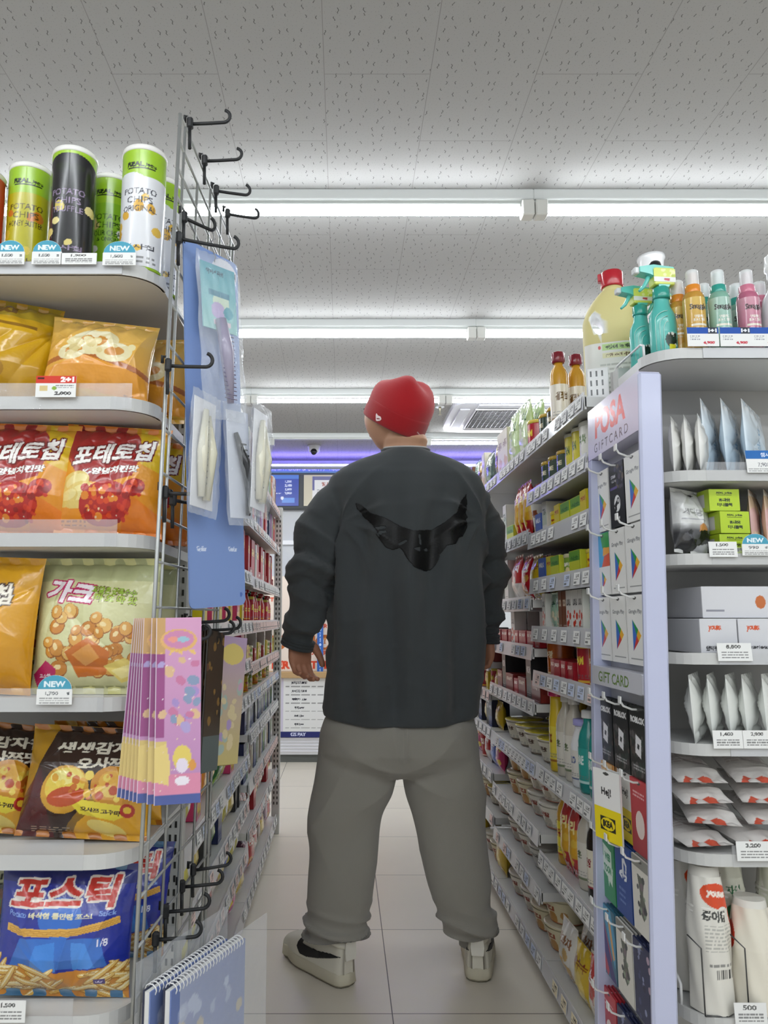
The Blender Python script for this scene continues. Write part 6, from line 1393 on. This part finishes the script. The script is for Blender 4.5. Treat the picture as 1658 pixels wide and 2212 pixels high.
def hand(W, n_, t_, d, s_=1.0):
    """W wrist, n_ palm normal, t_ thumb side, d pointing direction"""
    W, n_, t_, d = map(Vector, (W, n_, t_, d)); out = []
    P = lambda a, b, c: W+t_*a*s_+n_*b*s_+d*c*s_
    rows = [(-.03, .027, .021), (0, .028, .020), (.02, .034, .019), (.045, .041, .018), (.07, .043, .016), (.088, .041, .0125), (.096, .037, .009)]
    V, F = [], []; n = 20
    for c, a, b in rows:
        for k in range(n):
            t = 2*PI*k/n; V.append(tuple(P(a*math.copysign(abs(math.cos(t))**.8, math.cos(t)), b*math.copysign(abs(math.sin(t))**.8, math.sin(t))+.0, c)))
    for i in range(len(rows)-1):
        for k in range(n): F.append((i*n+k, i*n+(k+1) % n, (i+1)*n+(k+1) % n, (i+1)*n+k))
    F.append(list(range(n))[::-1]); F.append([(len(rows)-1)*n+k for k in range(n)]); out.append((V, F))
    for a, L_, cu, r in ((.031, .072, (.25, .6, .5), .0098), (.0105, .080, (.30, .65, .55), .0102), (-.0105, .074, (.36, .7, .55), .0096), (-.0305, .058, (.42, .7, .5), .0085)):
        p = P(a, 0, .078); an = cu[0]*.4; pts = [(*p, r*s_*1.05)]; p = P(a, .001, .092); pts.append((*p, r*s_*1.05)); sp_a = a*1.4
        for j, q in enumerate((.44, .31, .25)):
            an += cu[j]; dd = (d*math.cos(an)+n_*math.sin(an)+t_*sp_a*(1-j*.4)).normalized(); p = p+dd*L_*q*s_
            pts.append((*(p-dd*L_*q*s_*.5), r*s_*(.92-.06*j))); pts.append((*p, r*s_*(.98-.08*j)))
        pts.append((*(p+dd*.004), r*.55*s_)); out.append(limb(pts, 10))
    p = P(.024, .006, .012); pts = [(*p, .013*s_)]
    for L_, dd, r in ((.040, (.62, .30, .72), .0145), (.034, (.34, .26, .90), .0112), (.027, (.10, .34, .93), .0100)):
        v = (t_*dd[0]+n_*dd[1]+d*dd[2]).normalized(); p = p+v*L_*s_; pts.append((*p, r*s_))
    pts.append((*(p+v*.006), .006*s_)); out.append(limb(pts, 10)); return out
wl = (*S(646, 1372, 2.43), 0); WL = Vector((wl[0], 2.43, wl[1])); wr = S(1046, 1362, 2.50); WR = Vector((wr[0], 2.50, wr[1]))
LHAND = hand(WL, Vector((.62, -.78, 0)).normalized(), Vector((.78, .62, 0)).normalized(), Vector((.04, .02, -1)).normalized(), 1.0)
RHAND = hand(WR, Vector((-.85, -.52, 0)).normalized(), Vector((-.52, .85, 0)).normalized(), Vector((0, .02, -1)).normalized(), 1.0)
def P3(px, py, Y, r, r2=None):
    x, z = S(px, py, Y); return (x, Y, z, r, r2 or r)
ARM_L = dense([P3(765, 1075, 2.42, .050), P3(712, 1115, 2.41, .048), P3(692, 1180, 2.40, .044), P3(678, 1240, 2.39, .040), P3(662, 1310, 2.41, .036), (WL.x, WL.y, WL.z+.02, .030, .026)])
ARM_R = dense([P3(1000, 1075, 2.42, .050), P3(1034, 1115, 2.45, .046), P3(1044, 1180, 2.47, .042), P3(1046, 1240, 2.485, .038), P3(1046, 1310, 2.50, .034), (WR.x, WR.y, WR.z+.02, .030, .026)])
def row(px0, px1, py, dy, Y=PY, ins=0):
    x0, z = S(px0, py, Y); x1, _ = S(px1, py, Y); return (((x0+x1)/2, Y, z), (x1-x0)/2-ins, dy-ins)
TROWS = [(832, 918, 975, .075), (812, 938, 984, .088), (775, 976, 996, .100), (742, 1008, 1011, .112), (716, 1034, 1032, .125), (706, 1044, 1062, .135), (724, 1044, 1120, .142), (726, 1048, 1180, .150), (722, 1050, 1250, .158), (712, 1050, 1320, .165), (702, 1044, 1400, .168), (694, 1036, 1470, .166), (692, 1032, 1512, .160)]
body_t = ring_loft([row(r[0], r[1], r[2], r[3]*.80, ins=.032) for r in TROWS if r[2] > 1000], 32)
LEGL = [(776, 84, 1600, .105), (763, 84, 1700, .105), (748, 75, 1760, .098), (743, 70, 1830, .092), (736, 68, 1900, .086), (731, 64, 1960, .080), (727, 62, 1985, .078)]
LEGR = [(948, 82, 1600, .105), (956, 80, 1700, .105), (968, 74, 1760, .098), (982, 67, 1830, .092), (990, 64, 1900, .086), (996, 57, 1945, .080), (1008, 58, 1978, .078)]
def legrows(L_, ins, Y1=2.375):
    out = []
    for c, hw, py, dy in L_:
        Y = PY+(Y1-PY)*min(1, max(0, (py-1600)/300)); x, z = S(c, py, Y); k = (Y+.05)/FPX; out.append((x, Y, z, hw*k*1.0-ins, dy-ins))
    return out
def footleg(rows, ax, ay, ins): return dense(rows+[(ax, ay, .13, .030, .032), (ax, ay+.0, .075, .028, .03)], 3)
AL, AR = (S(738, 2100, 2.40)[0]-.012, 2.385), (S(1020, 2100, 2.42)[0], 2.41)
body = fuse([head_part(), ear(-1), ear(1), neck, body_t, limb(ARM_L), limb(ARM_R)]+LHAND+RHAND+[limb(footleg(legrows(LEGL, .025), *AL, 0)), limb(footleg(legrows(LEGR, .025), *AR, 0))], .0036, 3)
A, N = arr(body); cols = np.tile(np.array(hx('c79a7e')), (len(A), 1)); 
hands_ = (A[:, 2] < WL.z+.03) & (A[:, 2] > WL.z-.25) & ((A[:, 0] < WL.x+.10) | (A[:, 0] > WR.x-.10)); cols[hands_] = hx('b07c62')  # hands coloured browner than the face: shadow painted into the skin
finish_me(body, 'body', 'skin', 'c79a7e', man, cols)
for s_ in (-1, 1):
    e = HC+fv*.083+sv*s_*.031+Vector((0, 0, .010)); m = MB(); m.lathe([(.0, -.011, 'f0eeea'), (.008, -.008, 'f0eeea'), (.011, 0, 'f0eeea'), (.0085, .007, 'f0eeea'), (.005, .0098, '2a1a14'), (0.0005, .011, '0a0808')], 14, M=Matrix.Translation(e)@Vector((0, 0, 1)).rotation_difference(fv).to_matrix().to_4x4()); m.build('eye', 'gloss_plastic', man)
    m = MB(); m.tube([tuple(HC+fv*(.094-.006*abs(q))+sv*(s_*.031+s_*q*.016)+Vector((0, 0, .031-.003*q*q))) for q in (-1, -.3, .3, 1)], [.0015, .003, .003, .0012], 6, '2a1e1a'); m.build('eyebrow', 'fabric', man)
m = MB(); m.tube([tuple(HC+fv*(.094-.010*q*q)+sv*q*.022+Vector((0, 0, -.0585+.002*q*q))) for q in (-1, -.5, 0, .5, 1)], [.001, .0035, .004, .0035, .001], 8, 'a8685c'); m.build('mouth', 'skin', man)
# short dark hair under the hat rim, by the ear and the nape
m = MB(); ths = np.linspace(-1.45, 1.45, 30); zs_ = np.linspace(-.060, -.004, 8)
P = np.array([[tuple(HC-fv*(.095*math.cos(t)*(1-.28*max(0, (-.004-z)/.06)))+sv*(.0845*math.sin(t)*(1-.06*max(0, (-.004-z)/.06)))+Vector((0, 0, z+(.010*abs(math.sin(t)))))) for t in ths] for z in zs_]); m.grid(P, '2b211d'); m.build('hair', 'knit', man)
bvh_b = BVHTree.FromObject([c for c in man.children if c.name.startswith('body')][0], bpy.context.evaluated_depsgraph_get()); m = MB()
for px_, py_, L_, an_ in ((812, 914, 13, -.3), (815, 917, 14, -.2), (819, 920, 13, -.1), (823, 922, 11, .1), (828, 925, 10, .2), (833, 928, 9, .3)):
    pts_ = []
    for q in range(4):
        o_ = atY(px_+L_*q/3*math.sin(an_)-1, py_+L_*q/3, 2.0); h_ = bvh_b.ray_cast(o_, Vector((0, 1, 0)), 1.0)
        if h_[0]: pts_.append(tuple(h_[0]+Vector((0, -.001, 0))))
    if len(pts_) > 1: m.tube(pts_, [.004-.001*q for q in range(len(pts_))], 6, '2b211d')
if m.n: m.build('hair', 'knit', man)
# ---- charcoal long-sleeved shirt
SL = dense([P3(800, 1070, 2.41, .055), P3(758, 1082, 2.41, .078), P3(718, 1112, 2.405, .084), P3(693, 1160, 2.395, .080), P3(678, 1205, 2.385, .079), P3(670, 1250, 2.385, .074), P3(662, 1310, 2.40, .064), P3(651, 1358, 2.42, .055), P3(643, 1388, 2.43, .050)], 5)
SR = dense([P3(950, 1072, 2.41, .055), P3(992, 1084, 2.42, .078), P3(1022, 1116, 2.45, .080), P3(1038, 1165, 2.47, .078), P3(1047, 1215, 2.485, .076), P3(1048, 1265, 2.49, .070), P3(1046, 1315, 2.495, .063), P3(1047, 1352, 2.50, .052), P3(1047, 1380, 2.50, .045)], 5)
hem = [row(692, 1032, 1530, .158), row(696, 1030, 1552, .155)]
torso = ring_loft([row(*r) for r in TROWS]+hem, 44)
shirt = fuse([torso, limb(SL, 24), limb(SR, 24)], .0062, 9)
A, N = arr(shirt)
fine = lambda P_: np.stack([np.interp(np.linspace(0, len(P_)-1, 260), np.arange(len(P_)), np.array(P_)[:, k]) for k in range(3)], 1)
pathL, pathR = fine(SL), fine(SR)
def along(A, path):
    best = np.full(len(A), 9.); ib = np.zeros(len(A))
    for i, q in enumerate(path):
        D = np.linalg.norm(A-q, axis=1); m_ = D < best; best[m_] = D[m_]; ib[m_] = i
    return ib/len(path), best
sL, dL = along(A, pathL); sR, dR = along(A, pathR)
def nz(A, f, seed):
    g = np.random.default_rng(seed); o = 0
    for k in range(5): v = g.normal(size=3)*f; o = o+np.sin(A@v+g.uniform(0, 6.28))
    return o/5
onL = np.clip((.12-dL)/.03, 0, 1)*np.clip((sL-.16)*6, 0, 1); onR = np.clip((.12-dR)/.03, 0, 1)*np.clip((sR-.16)*6, 0, 1)
onR[A[:, 0] < .40] = 0; onL[A[:, 0] > -.01] = 0
arm = np.maximum(onL, onR); sA = np.where(onL > onR, sL, sR)
d = np.zeros(len(A))
w1 = ridge(sA*13+1.3*nz(A, 6, 1)+A[:, 0]*9); w2 = ridge(sA*21+1.6*nz(A, 9, 2)-A[:, 0]*12)
d += arm*(.018*(w1**1.4-.35)+.009*(w2**1.8-.3))*np.clip((sA-.2)*4, 0, 1)*np.clip((1.02-sA)*9, .25, 1)
tz = 1-arm
for c_, w_s, am in ((.40, .05, .012), (.50, .022, -.014), (.56, .03, .012), (.645, .018, -.010), (.82, .03, .006)): d += (onL+.5*onR)*am*np.exp(-((sA-c_+.02*np.sin(A[:, 0]*40))/w_s)**2)
xc, zc_ = A[:, 0], A[:, 2]
ztop, zbot = S(860, 985)[1], S(860, 1550)[1]; v = (ztop-zc_)/(ztop-zbot)
# soft drapes hanging from the shoulder blades, creases from the armpits, slack over the waist
d += 2.1*tz*(.007*np.sin(xc*34+1.5*np.sin(v*5)+.6)*np.clip((v-.18)*3, 0, 1)+.005*np.sin(xc*62+3*v+nz(A, 5, 4)*2)*np.clip((v-.05)*4, 0, 1)+.004*nz(A, 18, 5))
armpL, armpR = np.array([*S(742, 1140)]), np.array([*S(1030, 1130)])
for ap, sg in ((armpL, 1), (armpR, -1)):
    dx, dz = (xc-ap[0])*sg, zc_-ap[1]; rr_ = np.hypot(dx, dz)+1e-6; th = np.arctan2(dz, dx)
    d += tz*.020*np.exp(-(rr_/.15)**2)*np.clip(rr_*22-.3, 0, 1)*(ridge(th*4.2+rr_*8+.4)**1.5-.35)
d += tz*.006*ridge(zc_*28+xc*9*np.sign(xc-.17)+nz(A, 7, 8)*1.5)**3*np.clip((v-.45)*3, 0, 1)*.6
keep = np.clip(v*14, 0, 1)*np.clip((1.01-v)*14, 0, 1); d = np.where(arm > .3, d, d*keep)
A = A+N*d[:, None]
bot = (A[:, 2] < zbot+.022) & (arm < .4)     # hem dips at the back middle
f_ = np.clip((zbot+.10-A[:, 2])/.10, 0, 1)*(arm < .4); xm = S(862, 1550)[0]; A[:, 2] += -f_*.010*(1-((A[:, 0]-xm)/.24)**2)*(A[:, 1] < PY)+f_*.024*np.clip(np.abs((A[:, 0]-xm)/.25)-.55, 0, 1)
setv(shirt, A)
# open the hem and neck so that it reads as cloth, then give it thickness
so = finish_me(shirt, 'shirt', 'fabric', '414547', man)
# ribbed collar
cz = S(876, 978)[1]; m = MB()
for k, (dz, r) in enumerate(((0.004, .0052), (.012, .0056), (.020, .0048))):
    m.tube([(S(876, 975)[0]+(.078-.05*dz)*math.cos(t), 2.412+(.080-.05*dz)*math.sin(t), cz+dz-.010+.010*math.sin(t)) for t in np.linspace(0, 2*PI, 40)[:-1]], r, 8, '363a3c', closed=True)
m.build('collar', 'knit', so)
m = MB(); m.tube([(S(876, 975)[0]+.070*math.cos(t), 2.414+.072*math.sin(t), cz+.018+.010*math.sin(t)) for t in np.linspace(0, 2*PI, 36)[:-1]], .003, 6, 'c9c6c4', closed=True); m.build('undershirt', 'knit', man)
for path in (SL, SR):
    p, q = Vector(path[-1][:3]), Vector(path[-3][:3]); dd = (p-q).normalized(); u = Vector((1, 0, 0)); u = (u-dd*u.dot(dd)).normalized(); w_ = dd.cross(u); m = MB(); r = path[-1][3]+.002
    for k in range(3):
        c = p-dd*(.010-.010*k); m.tube([tuple(c+u*math.cos(t)*(r-.004)+w_*math.sin(t)*(r-.006)) for t in np.linspace(0, 2*PI, 30)[:-1]], .0065, 8, '383c3e', closed=True)
    m.build('cuff', 'fabric', so)
def on_surface(target, name, poly_px, col, mat, parent, Y, step=.0022, off=.0014, holes=(), ddir=(0, 1, 0)):
    """a flat print laid on a cloth surface"""
    dg = bpy.context.evaluated_depsgraph_get(); bvh = BVHTree.FromObject(target, dg)
    Q = np.array([S(x, y, Y) for x, y in poly_px]); H = [np.array([S(x, y, Y) for x, y in h]) for h in holes]
    def ins(P, X, Z):
        c = np.zeros(X.shape, bool); n = len(P)
        for i in range(n):
            x0, z0 = P[i]; x1, z1 = P[(i+1) % n]
            if z0 == z1: continue
            c ^= ((z0 > Z) != (z1 > Z)) & (X < (x1-x0)*(Z-z0)/(z1-z0)+x0)
        return c
    xs = np.arange(Q[:, 0].min()-step, Q[:, 0].max()+step, step); zs = np.arange(Q[:, 1].min()-step, Q[:, 1].max()+step, step); X, Z = np.meshgrid(xs, zs); M_ = ins(Q, X, Z)
    for h in H: M_ &= ~ins(h, X, Z)
    V, F, idx = [], [], -np.ones(X.shape, int); dv = Vector(ddir).normalized()
    for i, j in zip(*np.nonzero(M_)):
        o_ = Vector((X[i, j], Y, Z[i, j]))-dv*.4; hit = bvh.ray_cast(o_, dv, 1.0)
        if hit[0] is None: continue
        nn = hit[1] if hit[1].dot(dv) < 0 else -hit[1]
        idx[i, j] = len(V); V.append(tuple(hit[0]+nn*off))
    for i in range(X.shape[0]-1):
        for j in range(X.shape[1]-1):
            q = (idx[i, j], idx[i, j+1], idx[i+1, j+1], idx[i+1, j])
            if min(q) >= 0: F.append(q)
            elif sum(v < 0 for v in q) == 1: F.append([v for v in q if v >= 0])
    m = MB(); m.add(V, F, col, smooth=True); o = m.build(name, mat, parent); s_ = o.modifiers.new('thick', 'SOLIDIFY'); s_.thickness = .0008; s_.offset = 0; return o
bird = [(530, 960), (575, 972), (640, 1036), (740, 1078), (850, 1138), (930, 1172), (975, 1165), (1060, 1158), (1150, 1108), (1235, 1032), (1255, 970), (1315, 890), (1322, 960), (1308, 1030), (1325, 1060), (1308, 1085), (1322, 1130), (1285, 1200), (1250, 1215), (1220, 1262), (1160, 1275), (1150, 1292), (1118, 1330), (1110, 1368), (1090, 1402), (1052, 1440), (1010, 1452), (930, 1426), (884, 1372), (858, 1318), (838, 1292), (790, 1306), (740, 1285), (705, 1240), (678, 1200), (655, 1130), (625, 1090), (590, 1062), (545, 1004)]
holes = [[(672, 1146), (730, 1138), (750, 1150), (690, 1162)], [(690, 1178), (740, 1170), (748, 1182), (700, 1196)], [(826, 1262), (880, 1236), (888, 1244), (836, 1274)], [(962, 1196), (972, 1200), (980, 1270), (972, 1270)], [(928, 1296), (968, 1286), (968, 1312), (946, 1306)], [(1000, 1302), (1018, 1290), (1030, 1304), (1012, 1310)], [(664, 1150), (700, 1206), (694, 1212), (660, 1158)]]
cv = lambda L_: [(600+x/3.188, 780+y/3.188) for x, y in L_]
on_surface(so, 'bird_print', cv(bird), '0b0c0d', 'velvet', so, 2.26, holes=[cv(h) for h in holes])['label'] = 'black velvety print of a bird with spread wings'
# ---- grey sweatpants
prow = [(728, 998, 1480, .112), (716, 1010, 1530, .125), (700, 1024, 1556, .142), (690, 1032, 1580, .155), (684, 1034, 1620, .152), (700, 1024, 1655, .125), (760, 975, 1672, .09)]
pel = ring_loft([row(*r) for r in prow], 40, 2.4)
LL = legrows(LEGL, 0); LR = legrows(LEGR, 0)
def kink(c, hw, py, dy, Y): x, z = S(c, py, Y); return (x, Y, z, hw*(Y+.05)/FPX, dy)
LL += [kink(727, 66, 2000, .086, 2.375), kink(724, 57, 2010, .070, 2.375), kink(730, 68, 2020, .088, 2.375), kink(722, 54, 2030, .064, 2.385), kink(716, 44, 2040, .050, 2.39)]
LR += [kink(1014, 61, 1993, .086, 2.385), kink(1008, 50, 2003, .070, 2.39), kink(1020, 54, 2012, .080, 2.395), kink(1018, 42, 2020, .056, 2.405), kink(1018, 36, 2030, .046, 2.41)]
rl = lambda L_: ring_loft([(p[:3], p[3], p[4]) for p in dense(L_, 4)], 32, 2.2)
pants = fuse([pel, rl(LL), rl(LR)], .0060, 7)
A, N = arr(pants); xc, zc_ = A[:, 0], A[:, 2]; cr = np.array(S(866, 1655)); zcr = cr[1]; zan = S(727, 2000)[1]
u = np.clip((zcr-zc_)/(zcr-zan), -1, 1.2)
dx, dz = xc-cr[0], zc_-cr[1]; rr_ = np.hypot(dx, dz); th = np.arctan2(-dz, np.abs(dx))
d = .011*np.exp(-(rr_/.30)**2)*np.clip(rr_*14-.2, 0, 1)*(ridge(th*3.0+rr_*5+.5+.35*np.sign(dx)+.6*nz(A, 4, 31))**1.4-.35)
sg = np.sign(dx)
d += .014*(ridge((np.abs(dx)*14+zc_*6)+nz(A, 4, 12)*.9)**1.7-.3)*np.clip(1-np.abs(u-.25)*1.6, 0, 1)*np.clip(np.abs(dx)*14-.4, 0, 1)
d += .010*(ridge(zc_*9-np.abs(dx)*13+nz(A, 4, 14)*1.2+sg*.6)**2-.3)*np.clip(u*2, 0, 1)*np.clip(1.1-u, 0, 1)
d += .020*(ridge(zc_*64+xc*16+nz(A, 9, 15)*1.6)**1.2-.42)*np.clip((u-.80)*6, 0, 1)
d += .005*np.exp(-((xc-cr[0]-.005)/.03)**2)*-1*(A[:, 1] < PY)*np.clip((zc_-zcr)*20+.6, 0, 1)
A = A+N*d[:, None]
A[:, 2] = np.maximum(A[:, 2], .124+.006*np.sin(A[:, 0]*25+1)-.03*(A[:, 1] > 2.42)); setv(pants, A)
po = finish_me(pants, 'sweatpants', 'fleece', '928f87', man)
# ---- red beanie with turned-up cuff
rc = Vector((S(849, 917, 2.42)[0], 2.418, S(849, 917, 2.42)[1])); sl = .62
ax = Vector((-sl*fv.x, -sl*fv.y, 1)).normalized(); ux_ = (fv-ax*fv.dot(ax)).normalized(); uy_ = ax.cross(ux_)
def hatp(t, h, a, b, wob=0): return rc+ux_*a*math.cos(t)+uy_*b*math.sin(t)+ax*h
n = 72; rows_ = []
for h, k in ((.034, .97), (.05, 1.0), (.07, 1.005), (.09, .985), (.108, .93), (.124, .85), (.138, .73), (.148, .57), (.154, .38), (.157, .2), (.1575, .07), (.1576, .003)):
    r_ = []
    for i in range(n):
        t = 2*PI*i/n; bump = 1+.012*math.sin(3*t+1)+.03*math.sin(2*t+.6)*(h/.14)**2
        hh = h+(.012*math.cos(2*t+2.6)-.012*math.cos(t)+.008*math.cos(3*t))*max(0, (h-.08)/.07)**2*min(1, k*1.6)-.006*(1-k)**3
        r_.append(tuple(hatp(t, hh, .113*k*bump, .098*k*bump)))
    rows_.append(r_)
m = MB(); m.grid(np.array(rows_), 'a5141d', wrap=True)
hat = m.build('beanie', 'knit', man)
cols_ = []
for h, k in ((-.004, .955), (-.008, .985), (-.004, 1.010), (.010, 1.022), (.028, 1.022), (.044, 1.016), (.051, 1.005), (.052, .985), (.046, .975)):
    cols_.append([tuple(hatp(2*PI*i/n, h+.0022*math.sin(2*2*PI*i/n), .113*k, .098*k)) for i in range(n)])
m = MB(); m.grid(np.array(cols_), '9a1019', wrap=True); cuff = m.build('hat_cuff', 'knit', hat)
f1 = [(812, 906), (812, 892), (815, 888), (818, 894), (824, 898), (825, 904), (820, 906)]
on_surface(cuff, 'emblem', [(813, 905), (812, 893), (814, 887), (817, 893), (823, 897), (825, 903), (821, 906)], 'f2dede', 'fabric', hat, 2.31, .0011, .0016, holes=[[(815, 899), (821, 901), (821, 902.2), (815, 900.5)]])
def letter_on(txt, px, py, w_, rot):
    v_, tr, asp = glyphs(txt, .01, .2); k = w_/asp; bvh = BVHTree.FromObject(cuff, bpy.context.evaluated_depsgraph_get()); r = math.radians(rot); V = []
    x0, z0 = S(px, py, 2.31)
    for a_, b_ in v_:
        X = x0+(a_*math.cos(r)-b_*math.sin(r))*k; Z = z0+(a_*math.sin(r)+b_*math.cos(r))*k; h = bvh.ray_cast(Vector((X, 2.0, Z)), Vector((0, 1, 0)), 1.0)
        V.append(tuple((h[0] if h[0] else Vector((X, 2.31, Z)))+Vector((0, -.0018, 0))))
    m = MB(); m.add(V, [list(t) for t in tr], 'f0d8d8'); m.build('script_emblem', 'fabric', hat)
letter_on('Heroes', 909, 932, .021, -24)
for ax_, ay_ in (AL, AR):
    m = MB(); m.tube([(ax_, ay_, .08), (ax_, ay_, .11), (ax_, ay_, .16)], [.040, .040, .042], 18, '8f8d88'); m.build('sock', 'fabric', man)
# ---- white trainers with a black swoosh
def shoe(hx_, hy_, ang, mirror, name):
    root = empty(name, (hx_, hy_, 0), ang); root.parent = man; root.scale = (1, 1, 1.28)      # local +x runs from heel to toe, +y the left side
    L_ = .300
    def half(s): return .033+.018*math.sin(PI*min(1, s*1.15)**.8)*.6+(.016*math.exp(-((s-.72)/.22)**2)) if s < .93 else (.049*math.sqrt(max(0, 1-((s-.93)/.075)**2)))
    def outline(ins, n=40, z=0):
        pts = []
        S_ = [0]+list(np.linspace(.02, .93, 22))+list(np.linspace(.94, 1.0, 8))
        up = []
        for s in S_:
            h = half(s)-ins
            if s < .06: h = (half(.06)-ins)*math.sqrt(max(0, 1-((.06-s)/.06)**2))
            up.append((s*L_*(1-2*ins/L_)+ins, max(h, .0005)))
        return up
    def slab_(z0, z1, i0, i1, col, nm, mat='leather', par=root):
        m = MB(); rows_ = []
        for z, ins in ((z0, i0+.003), (z0+.003, i0), ((z0+z1)/2, (i0+i1)/2), (z1-.002, i1), (z1, i1+.002)):
            up = outline(ins); loop = [(x, y+(.004*mirror*math.sin(PI*x/L_))) for x, y in up]+[(x, -y+(.004*mirror*math.sin(PI*x/L_))) for x, y in up[::-1]]
            toe = .006
            rows_.append([(x, y, z+toe*max(0, (x/L_-.8)/.2)**2) for x, y in loop])
        m.grid(np.array(rows_), col, wrap=True); k = len(rows_[0]); m.f += [list(range(k))[::-1], [4*k+i for i in range(k)]]; m.m += [0, 0]; m.sm += [False, False]; return m.build(nm, mat, par)
    slab_(0, .006, .004, .003, '8a8574', 'outsole', 'rubber'); slab_(.005, .030, .000, .002, 'c9c3ae', 'midsole', 'rubber')
    # upper: rows over the length
    def top(s):
        if s < .30: return .098-.010*math.sin(PI*s/.30)
        if s < .62: return .098-.034*((s-.30)/.32)**1.1
        return .064-.020*((s-.62)/.38)**1.6
    m = MB(); R_ = []
    ss = [0.012, .03, .06, .1, .15, .2, .25, .3, .36, .42, .48, .54, .6, .66, .72, .78, .84, .89, .93, .96, .98, .99]
    for s in ss:
        h = half(s)-.004
        if s < .06: h = (half(.06)-.004)*math.sqrt(max(.05, 1-((.06-s)/.055)**2))
        T = top(s) if s < .93 else top(.93)*(math.sqrt(max(.02, 1-((s-.93)/.065)**2)))+.004
        T = max(T, .036); r_ = []
        for k in range(25):
            a = PI*k/24; yy = math.cos(a); w_ = h*math.copysign(abs(yy)**(.55 if s > .3 else .42), yy); zz = .026+(T-.026)*math.sin(a)**(.75 if s > .3 else .5)
            if s < .30: w_ *= 1-.16*((zz-.026)/.07)
            r_.append((s*L_+.002, w_+.004*mirror*math.sin(PI*s), zz))
        R_.append(r_)
    P = np.array(R_); m.grid(P, 'd9d5c6'); k = 25
    m.f.append(list(range(k))); m.m.append(0); m.sm.append(False); up = m.build('upper', 'leather', root)
    m = MB(); m.tube([(.045+.040*math.cos(t), .029*math.sin(t), .092+.004*math.cos(t)) for t in np.linspace(0, 2*PI, 26)[:-1]], .008, 8, 'dedacb', closed=True); m.build('collar_padding', 'leather', root)
    m = MB(); P_ = [(-.002, y, z) for y, z in ((-.017, .060), (.017, .060), (.020, .078), (.017, .098), (.008, .104), (-.008, .104), (-.017, .098), (-.020, .078))]; m.prism(P_, (-1, 0, 0), .004, 'e4e1d6'); m.build('heel_tab', 'leather', root)
    for i in range(5): m = MB(); x = .115+.019*i; z = top(x/L_)+.004; m.tube([(x, -.024, z-.010), (x+.004, -.012, z), (x+.004, .012, z), (x, .024, z-.010)], .003, 6, 'e6e3da'); m.build('lace', 'fabric', root)
    # the swoosh, both sides, wrapped on the upper
    bvh = BVHTree.FromObject(up, bpy.context.evaluated_depsgraph_get())
    sw = [(.0, .068), (.05, .056), (.10, .045), (.15, .036), (.180, .037), (.198, .048), (.202, .064), (.192, .086), (.190, .070), (.176, .061), (.145, .060), (.10, .062), (.05, .067)]
    for sd in (-1, 1):
        V, F = [], []; xs = np.arange(.003, .205, .0015); zs = np.arange(.034, .095, .0015); idx = {}
        Q = np.array(sw)
        def ins(x, z):
            c = False
            for i in range(len(Q)):
                x0, z0 = Q[i]; x1, z1 = Q[(i+1) % len(Q)]
                if (z0 > z) != (z1 > z) and x < (x1-x0)*(z-z0)/(z1-z0)+x0: c = not c
            return c
        for x in xs:
            for z in zs:
                if not ins(x, z): continue
                h = bvh.ray_cast(Vector((x, sd*.12, z)), Vector((0, -sd, 0)), .2)
                if h[0] is None: continue
                idx[round((x-.003)/.0015), round((z-.034)/.0015)] = len(V); V.append((h[0].x, h[0].y+sd*.0016, h[0].z))
        for (i, j), q in idx.items():
            c = [idx.get((i+a, j+b), -1) for a, b in ((0, 0), (1, 0), (1, 1), (0, 1))]
            if min(c) >= 0: F.append(c)
            elif sum(v < 0 for v in c) == 1: F.append([v for v in c if v >= 0])
        if V: m = MB(); m.add(V, F, '1a1a1c', smooth=True); o = m.build('side_stripe', 'leather', root); s_ = o.modifiers.new('t', 'SOLIDIFY'); s_.thickness = .001
    return root
hl = atY(742, 2133, 2.31); hr = atY(1020, 2122, 2.34)
shoe(AL[0]+.035, 2.318, math.radians(90+37), 1, 'shoe')
shoe(AR[0]+.004, 2.345, math.radians(90-9), -1, 'shoe')
# remove kinds that were never placed
for P_ in list(PR.values())+list(TG.values()):
    if not P_.used:
        for ch in list(P_.o.children): bpy.data.objects.remove(ch, do_unlink=True)
        bpy.data.objects.remove(P_.o, do_unlink=True)
